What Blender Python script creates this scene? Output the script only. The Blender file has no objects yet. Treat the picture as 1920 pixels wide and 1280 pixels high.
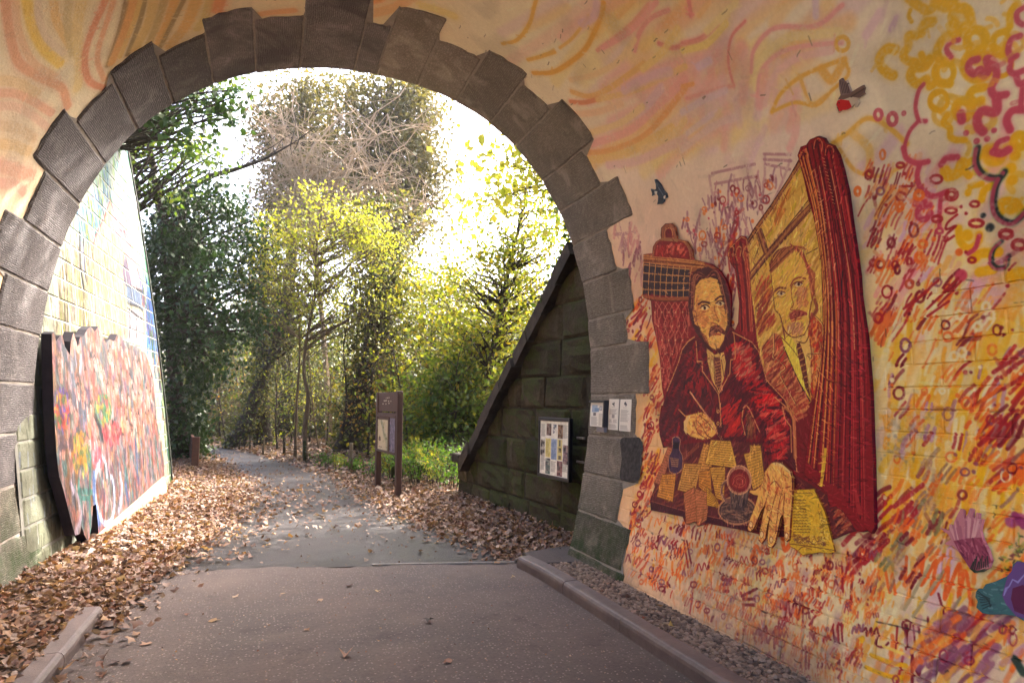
import bpy, math, random
import numpy as np
from mathutils import Vector, geometry

random.seed(7)
RNG = np.random.default_rng(11)
SC = bpy.context.scene
COL = SC.collection

# ------------------------------------------------------------------ camera
EYE = 1.60
FPX = 1200.0                       # focal length in photo pixels (photo 1920 x 1280)
VP = (510.0, 750.0)                # where the tunnel axis (+Y) vanishes in the photo
PITCH = math.atan((VP[1] - 640) / FPX)
YAW = math.atan((960 - VP[0]) / FPX * math.cos(PITCH))
cam_d = bpy.data.cameras.new('camera')
cam_d.sensor_width = 36.0
cam_d.lens = FPX / 1920 * 36.0
cam_d.clip_start = 0.05
cam_d.clip_end = 2000
cam = bpy.data.objects.new('camera', cam_d)
cam.location = (0, 0, EYE)
cam.rotation_euler = (math.pi / 2 + PITCH, 0, -YAW)
COL.objects.link(cam)
SC.camera = cam

# ------------------------------------------------------------------ light
SUN_EL, SUN_AZ = math.radians(43), math.radians(57)     # azimuth from +Y towards +X
SKY_STRENGTH, SUN_STRENGTH, EXPOSURE = 0.15, 2.0, 3.4
world = bpy.data.worlds.new('World')
SC.world = world
world.use_nodes = True
_n = world.node_tree.nodes
_bg = _n.get('Background')
_sky = _n.new('ShaderNodeTexSky')
_sky.sky_type = 'NISHITA'
_sky.sun_disc = False
_sky.sun_elevation = SUN_EL
_sky.sun_rotation = SUN_AZ
_sky.air_density = 0.6
_sky.dust_density = 6.0
_sky.ozone_density = 0.2
world.node_tree.links.new(_sky.outputs[0], _bg.inputs[0])
_bg.inputs[1].default_value = SKY_STRENGTH
sun_d = bpy.data.lights.new('sun', 'SUN')
sun_d.energy = SUN_STRENGTH
sun_d.angle = math.radians(0.53)
sun_d.color = (1.0, 0.94, 0.84)
sun = bpy.data.objects.new('sun', sun_d)
sun.rotation_euler = Vector((math.sin(SUN_AZ) * math.cos(SUN_EL), math.cos(SUN_AZ) * math.cos(SUN_EL), math.sin(SUN_EL))).to_track_quat('Z', 'Y').to_euler()
COL.objects.link(sun)
SC.view_settings.view_transform = 'Standard'
SC.view_settings.look = 'None'
SC.view_settings.gamma = 1.0
SC.view_settings.use_curve_mapping = False
SC.view_settings.exposure = EXPOSURE
SC.render.engine = 'CYCLES'
SC.cycles.max_bounces = 8
SC.cycles.diffuse_bounces = 5
SC.cycles.transparent_max_bounces = 8

# ------------------------------------------------------------------ pixel -> place helpers
_F = np.array([math.sin(YAW) * math.cos(PITCH), math.cos(YAW) * math.cos(PITCH), math.sin(PITCH)])
_R = np.array([math.cos(YAW), -math.sin(YAW), 0.0])
_U = np.cross(_R, _F)

def ray(px, py):
    return _F + (px - 960) / FPX * _R + (640 - py) / FPX * _U

def ground(px, py, z=0.0):
    d = ray(px, py)
    t = (z - EYE) / d[2]
    return np.array([t * d[0], t * d[1], z])

def at_depth(px, py, depth):
    return ray(px, py) * depth + np.array([0, 0, EYE])

# ------------------------------------------------------------------ object helpers
def tag(o, label=None, cat=None, group=None, kind=None):
    if label: o['label'] = label
    if cat: o['category'] = cat
    if group: o['group'] = group
    if kind: o['kind'] = kind
    return o

def empty(name, loc=(0, 0, 0), label=None, cat=None, group=None, rz=0.0):
    o = bpy.data.objects.new(name, None)
    o.location = loc
    o.rotation_euler = (0, 0, rz)
    o.empty_display_size = 0.1
    COL.objects.link(o)
    return tag(o, label, cat, group)

def new_mesh(name, verts, faces, uvs=None, smooth=False):
    me = bpy.data.meshes.new(name)
    me.from_pydata([tuple(v) for v in verts], [], [tuple(f) for f in faces])
    if uvs is not None:                      # one uv per vertex
        lay = me.uv_layers.new(name='UVMap')
        idx = np.empty(len(me.loops), dtype=np.int32)
        me.loops.foreach_get('vertex_index', idx)
        lay.data.foreach_set('uv', np.asarray(uvs, dtype=np.float32)[idx].ravel())
    if smooth:
        me.polygons.foreach_set('use_smooth', np.ones(len(me.polygons), dtype=bool))
    me.update()
    return me

def big_mesh(name, V, Fc, smooth=False):
    """fast path: V (n,3) array, Fc (m,k) array of equal-sized faces"""
    V = np.asarray(V, dtype=np.float32); Fc = np.asarray(Fc, dtype=np.int32)
    me = bpy.data.meshes.new(name)
    m, k = Fc.shape
    me.vertices.add(len(V)); me.vertices.foreach_set('co', V.ravel())
    me.loops.add(m * k); me.loops.foreach_set('vertex_index', Fc.ravel())
    me.polygons.add(m)
    me.polygons.foreach_set('loop_start', np.arange(0, m * k, k, dtype=np.int32))
    if smooth: me.polygons.foreach_set('use_smooth', np.ones(m, dtype=bool))
    me.update(calc_edges=True)
    return me

def link(name, me, mat=None, parent=None, loc=None):
    o = bpy.data.objects.new(name, me)
    if mat is not None and not me.materials: me.materials.append(mat)
    COL.objects.link(o)
    if parent is not None:
        o.parent = parent
        if loc is None:                       # geometry is in world coordinates
            q, acc = parent, Vector((0, 0, 0))
            while q is not None: acc += q.location; q = q.parent
            o.location = -acc
        else:
            o.location = loc
    elif loc is not None:
        o.location = loc
    return o

class MB:
    """collects boxes, tubes, prisms into one mesh"""
    def __init__(s): s.v = []; s.f = []
    def add(s, vs, fs):
        n = len(s.v); s.v += [tuple(v) for v in vs]; s.f += [tuple(i + n for i in f) for f in fs]; return s
    def hexa(s, p):       # 8 points: 4 bottom, 4 top, same order
        return s.add(p, [(3, 2, 1, 0), (4, 5, 6, 7), (0, 1, 5, 4), (1, 2, 6, 5), (2, 3, 7, 6), (3, 0, 4, 7)])
    def obox(s, c, ax, ay, az, hx, hy, hz, bev=0.0):
        c = np.asarray(c, float); ax, ay, az = (np.asarray(a, float) for a in (ax, ay, az))
        if bev <= 0:
            p = [c + ax * hx * i + ay * hy * j + az * hz * k for k in (-1, 1) for i, j in ((-1, -1), (1, -1), (1, 1), (-1, 1))]
            return s.hexa(p)
        P = []; b = bev                      # chamfered box: three rectangles per axis
        n = len(s.v)
        def pt(i, j, k, which):
            h = [hx - b, hy - b, hz - b]; h[which] += b
            return c + ax * i * h[0] + ay * j * h[1] + az * k * h[2]
        idx = {}
        for i in (-1, 1):
            for j in (-1, 1):
                for k in (-1, 1):
                    for w in range(3):
                        idx[i, j, k, w] = n + len(P); P.append(pt(i, j, k, w))
        Fs = []
        for i in (-1, 1): Fs.append([idx[i, a, bb, 0] for a, bb in ((-1, -1), (1, -1), (1, 1), (-1, 1))])
        for j in (-1, 1): Fs.append([idx[a, j, bb, 1] for a, bb in ((-1, -1), (1, -1), (1, 1), (-1, 1))])
        for k in (-1, 1): Fs.append([idx[a, bb, k, 2] for a, bb in ((-1, -1), (1, -1), (1, 1), (-1, 1))])
        for j in (-1, 1):
            for k in (-1, 1): Fs.append([idx[-1, j, k, 1], idx[1, j, k, 1], idx[1, j, k, 2], idx[-1, j, k, 2]])
        for i in (-1, 1):
            for k in (-1, 1): Fs.append([idx[i, -1, k, 0], idx[i, 1, k, 0], idx[i, 1, k, 2], idx[i, -1, k, 2]])
        for i in (-1, 1):
            for j in (-1, 1): Fs.append([idx[i, j, -1, 0], idx[i, j, 1, 0], idx[i, j, 1, 1], idx[i, j, -1, 1]])
        for i in (-1, 1):
            for j in (-1, 1):
                for k in (-1, 1): Fs.append([idx[i, j, k, 0], idx[i, j, k, 1], idx[i, j, k, 2]])
        s.v += [tuple(p) for p in P]; s.f += [tuple(f) for f in Fs]
        return s
    def tube(s, pts, rad, n=6, cap=True):
        pts = [np.asarray(p, float) for p in pts]
        m = len(pts); rad = [rad] * m if np.isscalar(rad) else rad
        base = len(s.v); ref = np.array([0.31, 0.77, 0.55])
        for i, p in enumerate(pts):
            t = pts[min(i + 1, m - 1)] - pts[max(i - 1, 0)]
            t = t / (np.linalg.norm(t) + 1e-9)
            a = np.cross(t, ref); a /= np.linalg.norm(a) + 1e-9
            b = np.cross(t, a)
            for k in range(n):
                w = 2 * math.pi * k / n
                s.v.append(tuple(p + (a * math.cos(w) + b * math.sin(w)) * rad[i]))
        for i in range(m - 1):
            for k in range(n):
                k2 = (k + 1) % n
                s.f.append((base + i * n + k, base + i * n + k2, base + (i + 1) * n + k2, base + (i + 1) * n + k))
        if cap:
            s.f.append(tuple(base + k for k in range(n))[::-1]); s.f.append(tuple(base + (m - 1) * n + k for k in range(n)))
        return s
    def build(s, name, mat, parent=None, smooth=False, loc=None):
        return link(name, new_mesh(name, s.v, s.f, smooth=smooth), mat, parent, loc)

# ------------------------------------------------------------------ material helpers
def s2l(c):
    c = np.asarray(c, float)
    return np.where(c <= 0.04045, c / 12.92, ((c + 0.055) / 1.055) ** 2.4)

def rgb(r, g, b): return tuple(s2l(np.array([r, g, b]) / 255.0)) + (1.0,)

class NT:
    def __init__(s, name):
        s.m = bpy.data.materials.new(name); s.m.use_nodes = True
        s.t = s.m.node_tree; s.b = s.t.nodes['Principled BSDF']; s.out = s.t.nodes['Material Output']
    def n(s, typ, ins=None, **kw):
        nd = s.t.nodes.new(typ)
        for k, v in kw.items(): setattr(nd, k, v)
        for k, v in (ins or {}).items():
            if isinstance(v, bpy.types.NodeSocket): s.t.links.new(v, nd.inputs[k])
            else: nd.inputs[k].default_value = v
        return nd
    def set(s, **kw):
        for k, v in kw.items():
            k = {'color': 'Base Color', 'rough': 'Roughness', 'metal': 'Metallic', 'spec': 'Specular IOR Level', 'normal': 'Normal', 'alpha': 'Alpha', 'trans': 'Transmission Weight'}[k]
            if isinstance(v, bpy.types.NodeSocket): s.t.links.new(v, s.b.inputs[k])
            else: s.b.inputs[k].default_value = v
        return s
    def ramp(s, fac, stops, interp='LINEAR'):
        r = s.n('ShaderNodeValToRGB', {0: fac}); cr = r.color_ramp; cr.interpolation = interp
        while len(cr.elements) < len(stops): cr.elements.new(0.5)
        for e, (p, c) in zip(cr.elements, stops): e.position = p; e.color = c
        return r.outputs[0]
    def noise(s, vec, scale, detail=4.0, rough=0.55, dist=0.0):
        return s.n('ShaderNodeTexNoise', {'Vector': vec, 'Scale': scale, 'Detail': detail, 'Roughness': rough, 'Distortion': dist}).outputs[0]
    def obj(s): return s.n('ShaderNodeTexCoord').outputs['Object']
    def uv(s): return s.n('ShaderNodeTexCoord').outputs['UV']
    def geo(s): return s.n('ShaderNodeNewGeometry')
    def mix(s, a, b, fac, mode='MIX'):
        nd = s.n('ShaderNodeMix', data_type='RGBA', blend_type=mode)
        for i, v in ((0, fac), (6, a), (7, b)):
            if isinstance(v, bpy.types.NodeSocket): s.t.links.new(v, nd.inputs[i])
            else: nd.inputs[i].default_value = v
        return nd.outputs[2]
    def math(s, op, a, b=0.0, clamp=False):
        return s.n('ShaderNodeMath', {0: a, 1: b}, operation=op, use_clamp=clamp).outputs[0]
    def mapping(s, vec, scale=(1, 1, 1), rot=(0, 0, 0), loc=(0, 0, 0)):
        return s.n('ShaderNodeMapping', {'Vector': vec, 'Scale': scale, 'Rotation': rot, 'Location': loc}).outputs[0]
    def bump(s, h, dist=0.01, strength=1.0, normal=None):
        ins = {'Height': h, 'Distance': dist, 'Strength': strength}
        if normal is not None: ins['Normal'] = normal
        return s.n('ShaderNodeBump', ins).outputs[0]

def simple(name, col, col2=None, scale=8.0, rough=0.7, bump=0.0, bscale=40.0, stretch=(1, 1, 1), metal=0.0, spec=0.3):
    t = NT(name)
    v = t.mapping(t.obj(), stretch)
    if col2 is not None:
        f = t.noise(v, scale, 6.0, 0.65)
        t.set(color=t.ramp(f, [(0.3, col), (0.7, col2)]))
    else: t.set(color=col)
    t.set(rough=rough, metal=metal, spec=spec)
    if bump: t.set(normal=t.bump(t.noise(v, bscale, 6.0, 0.6), bump))
    return t.m

# ------------------------------------------------------------------ software brush: paint is computed here, stroke by stroke
def vnoise(h, w, cell, rng=RNG):
    gh, gw = int(h / cell) + 3, int(w / cell) + 3
    g = rng.random((gh, gw)).astype(np.float32)
    y = np.arange(h, dtype=np.float32) / cell; x = np.arange(w, dtype=np.float32) / cell
    yi = y.astype(int); xi = x.astype(int)
    fy = (y - yi)[:, None]; fx = (x - xi)[None, :]
    fy = fy * fy * (3 - 2 * fy); fx = fx * fx * (3 - 2 * fx)
    a = g[yi][:, xi]; b = g[yi][:, xi + 1]; c = g[yi + 1][:, xi]; d = g[yi + 1][:, xi + 1]
    return (a * (1 - fx) + b * fx) * (1 - fy) + (c * (1 - fx) + d * fx) * fy

def smooth_line(pts, n=6, closed=False):
    P = np.asarray(pts, float)
    if len(P) < 3: return P
    out = []
    m = len(P)
    rng = range(m if closed else m - 1)
    for i in rng:
        p1, p2 = P[i], P[(i + 1) % m]
        p0 = P[(i - 1) % m] if (closed or i > 0) else 2 * p1 - p2
        p3 = P[(i + 2) % m] if (closed or i + 2 < m) else 2 * p2 - p1
        for k in range(n):
            t = k / n
            out.append(0.5 * (2 * p1 + (p2 - p0) * t + (2 * p0 - 5 * p1 + 4 * p2 - p3) * t * t + (3 * p1 - p0 - 3 * p2 + p3) * t ** 3))
    if not closed: out.append(P[-1])
    return np.array(out)

class Canvas:
    """a paint layer on a real surface; coordinates are metres on that surface"""
    def __init__(s, x0, y0, x1, y1, res, base=(0.8, 0.8, 0.8)):
        s.x0, s.y0, s.res = x0, y0, res
        s.w = int(round((x1 - x0) / res)); s.h = int(round((y1 - y0) / res))
        s.x1 = x0 + s.w * res; s.y1 = y0 + s.h * res
        s.a = np.empty((s.h, s.w, 3), np.float32); s.a[:] = base
        s.grain = 0.55 * vnoise(s.h, s.w, 2.2) + 0.45 * vnoise(s.h, s.w, 7)
    def px(s, pts):
        P = np.asarray(pts, float).reshape(-1, 2)
        return np.c_[(P[:, 0] - s.x0) / s.res - 0.5, (P[:, 1] - s.y0) / s.res - 0.5]
    def _win(s, P, m):
        x0 = max(0, int(P[:, 0].min() - m)); x1 = min(s.w, int(P[:, 0].max() + m) + 2)
        y0 = max(0, int(P[:, 1].min() - m)); y1 = min(s.h, int(P[:, 1].max() + m) + 2)
        return x0, y0, x1, y1
    def _blend(s, win, mask, col):
        x0, y0, x1, y1 = win
        s.a[y0:y1, x0:x1] += (np.asarray(col, np.float32) - s.a[y0:y1, x0:x1]) * mask[..., None]
    def stroke(s, pts, w, col, alpha=1.0, soft=0.25, dry=0.0, taper=False):
        P = s.px(pts); r = max(0.5, 0.5 * w / s.res)
        if len(P) == 1: P = np.vstack([P, P + 1e-3])
        win = s._win(P, r * (1 + soft) + 1.5); x0, y0, x1, y1 = win
        if x1 <= x0 or y1 <= y0: return
        D = np.full((y1 - y0, x1 - x0), 9e9, np.float32)
        n = len(P) - 1
        for i in range(n):
            a, b = P[i], P[i + 1]
            rr = r if not taper else r * max(0.25, 1 - 0.85 * i / n)
            sx0, sy0, sx1, sy1 = s._win(np.array([a, b]), r * (1 + soft) + 1.5)
            if sx1 <= sx0 or sy1 <= sy0: continue
            X = np.arange(sx0, sx1, dtype=np.float32)[None, :]; Y = np.arange(sy0, sy1, dtype=np.float32)[:, None]
            dx, dy = b - a; L = dx * dx + dy * dy + 1e-9
            t = np.clip(((X - a[0]) * dx + (Y - a[1]) * dy) / L, 0, 1)
            d = np.sqrt((X - a[0] - t * dx) ** 2 + (Y - a[1] - t * dy) ** 2) / rr
            v = D[sy0 - y0:sy1 - y0, sx0 - x0:sx1 - x0]
            np.minimum(v, d, out=v)
        e = max(soft, 0.8 / r)
        m = np.clip((1 + 0.5 * e - D) / e, 0, 1)
        m = m * m * (3 - 2 * m)
        if dry > 0: m = m * np.clip((s.grain[y0:y1, x0:x1] - dry * 0.75) * 4 + 0.5, 0, 1)
        s._blend(win, m * alpha, col)
    def inside(s, P, win):
        x0, y0, x1, y1 = win
        X = np.arange(x0, x1, dtype=np.float32)[None, :]; Y = np.arange(y0, y1, dtype=np.float32)[:, None]
        ins = np.zeros((y1 - y0, x1 - x0), bool)
        n = len(P)
        for i in range(n):
            ax, ay = P[i]; bx, by = P[(i + 1) % n]
            if ay == by: continue
            c = ((ay > Y) != (by > Y)) & (X < (bx - ax) * (Y - ay) / (by - ay) + ax)
            ins ^= c
        return ins
    def poly(s, pts, col, alpha=1.0, dry=0.0):
        P = s.px(pts); win = s._win(P, 2)
        if win[2] <= win[0] or win[3] <= win[1]: return
        m = np.zeros((win[3] - win[1], win[2] - win[0]), np.float32)
        for ox, oy in ((-.25, -.25), (.25, -.25), (-.25, .25), (.25, .25)):
            m += 0.25 * s.inside(P + (ox, oy), win)
        if dry > 0:
            m = m * np.clip((s.grain[win[1]:win[3], win[0]:win[2]] - dry * 0.75) * 4 + 0.5, 0, 1)
        s._blend(win, m * alpha, col)
    def texture_strokes(s, n, L, w, var, alpha, seed, ang=None, jit=.5):
        """painterly pass: short strokes that pick up the colour under them, a little lighter or darker"""
        r = random.Random(seed)
        for _ in range(n):
            x, y = r.uniform(s.x0, s.x1), r.uniform(s.y0, s.y1)
            i, j = min(s.h - 1, int((y - s.y0) / s.res)), min(s.w - 1, int((x - s.x0) / s.res))
            c = s.a[i, j].copy()
            if s.skip is not None and np.abs(c - s.skip).max() < .004: continue
            k = 1 + r.uniform(-var, var); c = np.clip(c * k + (.05 if k > 1.1 else 0), 0, 1)
            th = (ang if ang is not None else 1.1 + 1.2 * math.sin(3 * x + 2 * y)) + r.uniform(-jit, jit); l = r.uniform(.4, 1) * L
            s.stroke([(x - math.cos(th) * l / 2, y - math.sin(th) * l / 2), (x + math.cos(th) * l / 2, y + math.sin(th) * l / 2)], w * r.uniform(.6, 1.4), c, alpha, .4, r.uniform(0, .3))
    skip = None
    def image(s, name):
        im = bpy.data.images.new(name, s.w, s.h, alpha=False, float_buffer=False)
        buf = np.ones((s.h, s.w, 4), np.float32); buf[..., :3] = np.clip(s.a, 0, 1)
        im.pixels.foreach_set(buf.ravel()); im.update(); im.pack()
        return im
    def uv(s, pts):
        P = np.asarray(pts, float)
        return np.c_[(P[:, 0] - s.x0) / (s.x1 - s.x0), (P[:, 1] - s.y0) / (s.y1 - s.y0)]

def crop(ox, oy, s): return lambda pts: [(ox + x / s, oy + y / s) for x, y in pts]

def C(r, g, b): return (r / 255.0, g / 255.0, b / 255.0)

def inpoly(x, y, poly):
    ins = False; n = len(poly)
    for i in range(n):
        ax, ay = poly[i]; bx, by = poly[(i + 1) % n]
        if (ay > y) != (by > y) and x < (bx - ax) * (y - ay) / (by - ay) + ax: ins = not ins
    return ins

def cutout(outline, surf, off, thick, canvas, grid=0.06, curve=True):
    """a sawn board: outline in surface metres, given thickness, lying `off` above surf(x, y, off)"""
    O = [Vector((float(p[0]), float(p[1]))) for p in outline]
    n = len(O)
    V = list(O)
    xs = [p.x for p in O]; ys = [p.y for p in O]; pl = [(p.x, p.y) for p in O]
    x = min(xs) + grid * .5
    while x < max(xs):
        y = min(ys) + grid * .5
        while y < max(ys):
            q = (x, y)
            if inpoly(x, y, pl) and min((q[0] - p[0]) ** 2 + (q[1] - p[1]) ** 2 for p in pl) > (grid * .3) ** 2: V.append(Vector(q))
            y += grid
        x += grid
    r = geometry.delaunay_2d_cdt(V, [(i, (i + 1) % n) for i in range(n)], [], 1, 1e-5)
    v2, e2, f2 = r[0], r[1], r[2]
    P2 = [(p.x, p.y) for p in v2]; m = len(P2)
    top = [surf(x, y, off + thick) for x, y in P2]
    verts = top + [surf(x, y, off) for x, y in P2]
    faces = [tuple(f) for f in f2]
    cnt = {}
    for f in f2:
        for a, b in zip(f, list(f[1:]) + [f[0]]): cnt[(a, b)] = 1
    for (a, b) in list(cnt):
        if (b, a) not in cnt: faces.append((a, b, b + m, a + m))
    uv = canvas.uv(P2)
    uvs = np.vstack([uv, uv])
    return verts, faces, uvs
# ------------------------------------------------------------------ tunnel surface: a barrel along +Y, skewed at its mouth
TXC, TZC, TRX, TRZ = 0.443, 1.7175, 2.6177, 3.3470
RHO = [1.0356, -0.00186, -0.06577, -0.04504, 0.00304, 0.00299, 0.02934, -0.01272, 0.00299]
MOUTH_D, SKEW = 6.64, -0.29
REAR_D = -1.15

def rho(q):
    return (RHO[0] + RHO[1] * np.cos(q) + RHO[2] * np.sin(q) + RHO[3] * np.cos(2 * q) + RHO[4] * np.sin(2 * q)
            + RHO[5] * np.cos(3 * q) + RHO[6] * np.sin(3 * q) + RHO[7] * np.cos(4 * q) + RHO[8] * np.sin(4 * q))

def prof(q): return TXC + TRX * rho(q) * np.cos(q), TZC + TRZ * rho(q) * np.sin(q)

_q = np.linspace(math.radians(-50), math.radians(230), 6000)
_x, _z = prof(_q)
_ok = _z > -0.25
_i0 = np.argmax(_ok); _i1 = len(_ok) - np.argmax(_ok[::-1])
QT = _q[_i0:_i1]; _x = _x[_i0:_i1]; _z = _z[_i0:_i1]
VT = np.r_[0, np.cumsum(np.hypot(np.diff(_x), np.diff(_z)))]
VMAX = float(VT[-1])
def v2q(v): return np.interp(v, VT, QT)
def q2v(q): return np.interp(q, QT, VT)

def S(Y, v, off=0.0):
    """point of the lining; off = metres towards the inside"""
    q = float(v2q(v)); x, z = prof(q)
    x2, z2 = prof(q + 1e-3); tx, tz = x2 - x, z2 - z
    L = math.hypot(tx, tz); nx, nz = -tz / L, tx / L
    return (x + nx * off, Y, z + nz * off)

def mouthY(v): return MOUTH_D + SKEW * prof(v2q(v))[0]

def wall_at(px, py):
    """photo pixel -> (Y, v) on the lining"""
    d = ray(px, py)
    lo, hi = 0.0, 60.0
    for _ in range(50):
        t = 0.5 * (lo + hi)
        X, Z = t * d[0], EYE + t * d[2]
        a = math.atan2((Z - TZC) / TRZ, (X - TXC) / TRX)
        if math.hypot((X - TXC) / TRX, (Z - TZC) / TRZ) < rho(a): lo = t
        else: hi = t
    if a < QT[0]: a += 2 * math.pi
    return t * d[1], float(q2v(a))

def W(pts): return np.array([wall_at(p[0], p[1]) for p in pts])
def wall_scale(px, py):
    a = np.array(wall_at(px, py)); b = np.array(wall_at(px + 4, py)); c = np.array(wall_at(px, py + 4))
    J = abs((b - a)[0] * (c - a)[1] - (b - a)[1] * (c - a)[0]) / 16
    return math.sqrt(J)

# ring of stones at the mouth: joint where it meets the open arch, and how far each stone reaches back into the tunnel
JOINTS = [(1062, 1058), (1067, 1024), (1085, 955), (1095, 885), (1102, 815), (1107, 740), (1105, 655), (1102, 602), (1092, 532), (1077, 460),
          (1052, 397), (1012, 345), (967, 275), (920, 230), (855, 190), (782, 160), (707, 135), (665, 128), (562, 126), (480, 138), (400, 156),
          (325, 197), (255, 240), (195, 306), (145, 381), (110, 462), (87, 547), (72, 630), (60, 720), (57, 808), (55, 900), (65, 985), (88, 1075)]
OUTER = [(1168, 1088), (1175, 1030), (1163, 945), (1203, 862), (1192, 780), (1217, 700), (1175, 625), (1185, 540), (1148, 468), (1172, 362), (1108, 308),
         (1090, 225), (1005, 178), (948, 110), (862, 90), (793, 22), (700, 42), (615, -48), (521, 31), (430, 21), (342, 80), (243, 105),
         (172, 190), (90, 245), (63, 362), (-8, 440), (5, 522), None, None, None, None, None]
JV = [wall_at(*p)[1] for p in JOINTS]
JV[0] = 0.02; JV[-1] = VMAX - 0.02
STONES = []
for i in range(len(OUTER)):
    vm = 0.5 * (JV[i] + JV[i + 1])
    if OUTER[i] is None: dep = 1.9 if i % 2 else 1.55
    else:
        yo, vo = wall_at(*OUTER[i]); dep = float(mouthY(vo)) - yo
    STONES.append((JV[i], JV[i + 1], dep))

def ring_depth(v):
    for a, b, d in STONES:
        if a <= v <= b: return d
    return 0.8

# ------------------------------------------------------------------ bridge: lining, end walls, deck
def build_bridge(mat_mural, canvas, mat_stones, mat_out, mat_mortar):
    root = empty('railway_bridge', (TXC, MOUTH_D, 0), 'old stone arch bridge whose barrel is covered in a yellow, pink and red mural', 'bridge')
    # lining (painted)
    nv = 130; vs = np.linspace(0, VMAX, nv)
    V, Fc, UV = [], [], []
    ny = 90
    for i, v in enumerate(vs):
        y1 = float(mouthY(v)) - 0.03; y0 = REAR_D + SKEW * float(prof(v2q(v))[0])
        for j in range(ny + 1):
            y = y0 + (y1 - y0) * j / ny
            o = (0.005 * math.sin(3.1 * y + 2.3 * v) * math.sin(2.2 * v - 1.7 * y) + 0.003 * math.sin(9 * y + 5 * v)) * min(1, max(0, (y1 - y - 1.2) / .6))
            V.append(S(y, v, o)); UV.append((y, v))
    for i in range(nv - 1):
        for j in range(ny):
            a = i * (ny + 1) + j
            Fc.append((a, a + 1, a + ny + 2, a + ny + 1))
    link('lining', new_mesh('lining', V, Fc, canvas.uv(UV), smooth=True), mat_mural, root)
    # stones of the ring
    for k, (va, vb, dep) in enumerate(STONES):
        g = 0.0045
        rs = random.Random(k * 7 + 3)
        nq, nn = 6, 6
        V, Fc, UV = [], [], []
        tq = [0, 0.035, 0.17, 0.33, 0.5, 0.67, 0.83, 0.965, 1]; ty = [0, 0.02, 0.12, 0.24, 0.36, 0.48, 0.6, 0.72, 0.86, 0.98, 1]
        ph = rs.uniform(0, 6)
        base = 0.017 + rs.uniform(-0.003, 0.004)
        jit = [rs.uniform(-0.014, 0.014) for _ in range(9)]
        for i, a in enumerate(tq):
            for j, b in enumerate(ty):
                edge = (i in (0, len(tq) - 1)) + (j in (0, len(ty) - 1))
                v = va + g + (vb - va - 2 * g) * a + (rs.uniform(-.007, .007) if edge else 0)
                yb = float(mouthY(v))
                y = yb - dep * b + (jit[i % 9] if j == len(ty) - 1 else 0)
                o = base - (0.013 * edge) * rs.uniform(.7, 1.5) + 0.004 * math.sin(5 * a + ph) * math.cos(4 * b + ph * 2) + rs.uniform(-.0015, .0015)
                V.append(S(y, v, o)); UV.append((y + k * 1.37, v))
        n1 = len(ty)
        for i in range(len(tq) - 1):
            for j in range(n1 - 1):
                a = i * n1 + j
                Fc.append((a, a + n1, a + n1 + 1, a + 1))
        # sides and back: extrude outline 0.42 m into the masonry
        ring = [i * n1 for i in range(len(tq))] + [(len(tq) - 1) * n1 + j for j in range(1, n1)] + [i * n1 + n1 - 1 for i in range(len(tq) - 2, -1, -1)] + [j for j in range(n1 - 2, 0, -1)]
        m0 = len(V)
        for r in ring:
            y, v = UV[r][0] - k * 1.37, UV[r][1]
            V.append(S(y, v, -0.42)); UV.append((UV[r][0], v + 0.42))
        for a in range(len(ring)):
            b = (a + 1) % len(ring)
            Fc.append((ring[a], m0 + a, m0 + b, ring[b]))
        link('voussoir', new_mesh('voussoir', V, Fc, UV, smooth=False), mat_stones[k % len(mat_stones)] if k not in STONE_MAT else STONE_MAT[k], root)
    # black painted-out patch on one jamb stone
    P = smooth_line([(1168, 824), (1186, 821), (1206, 823), (1205, 860), (1203, 898), (1184, 901), (1167, 897), (1170, 860)], 4, True); P = W(P)
    V, Fc = [], []; c = P.mean(0); V.append(S(c[0], c[1], .0245))
    for p in P: V.append(S(p[0], p[1], .0245))
    n = len(P)
    for i in range(n): Fc.append((0, 1 + i, 1 + (i + 1) % n))
    link('painted_patch', new_mesh('painted_patch', V, Fc), simple('black_patch', (.020, .018, .020, 1), (.085, .076, .076, 1), 24, .85, .006, 60), root)
    # mortar bed seen in the joints of the ring
    V, Fc = [], []
    vs = np.linspace(0.0, VMAX, 160)
    for v in vs:
        yb = float(mouthY(v)) - 0.012; d = ring_depth(v) - 0.015
        V += [S(yb, v, 0.007), S(yb - d, v, 0.007)]
    for i in range(len(vs) - 1): Fc.append((2 * i, 2 * i + 2, 2 * i + 3, 2 * i + 1))
    link('mortar_bed', new_mesh('mortar_bed', V, Fc), mat_mortar, root)
    # outer shell: two end walls joined by the deck
    qs = np.linspace(QT[0], QT[-1], 60)
    def outer_pt(q):
        x, z = prof(q); dx, dz = math.cos(q), math.sin(q)
        t = 1e9
        if dx > 1e-6: t = min(t, (9.5 - TXC) / dx)
        if dx < -1e-6: t = min(t, (-8.5 - TXC) / dx)
        if dz > 1e-6: t = min(t, (7.4 - TZC) / dz)
        if dz < -1e-6: t = min(t, (-0.3 - TZC) / dz)
        return TXC + dx * t, TZC + dz * t
    V, Fc = [], []
    for D, s in ((MOUTH_D, 1), (REAR_D, -1)):
        for q in qs:
            v = float(q2v(q)); off = -0.415 if s > 0 else 0.0
            x, _, z = S(0, v, off); ox, oz = outer_pt(q)
            V.append((x, D + SKEW * x - 0.004 * s, z)); V.append((ox, D + SKEW * ox - 0.004 * s, oz))
    n = len(qs)
    for w in range(2):
        for i in range(n - 1):
            a = w * 2 * n + 2 * i
            Fc.append((a, a + 1, a + 3, a + 2) if w == 0 else (a, a + 2, a + 3, a + 1))
    for i in range(n - 1): Fc.append((2 * i + 1, 2 * n + 2 * i + 1, 2 * n + 2 * i + 3, 2 * i + 3))
    link('end_walls', new_mesh('end_walls', V, Fc), mat_out, root)
    return root
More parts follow.
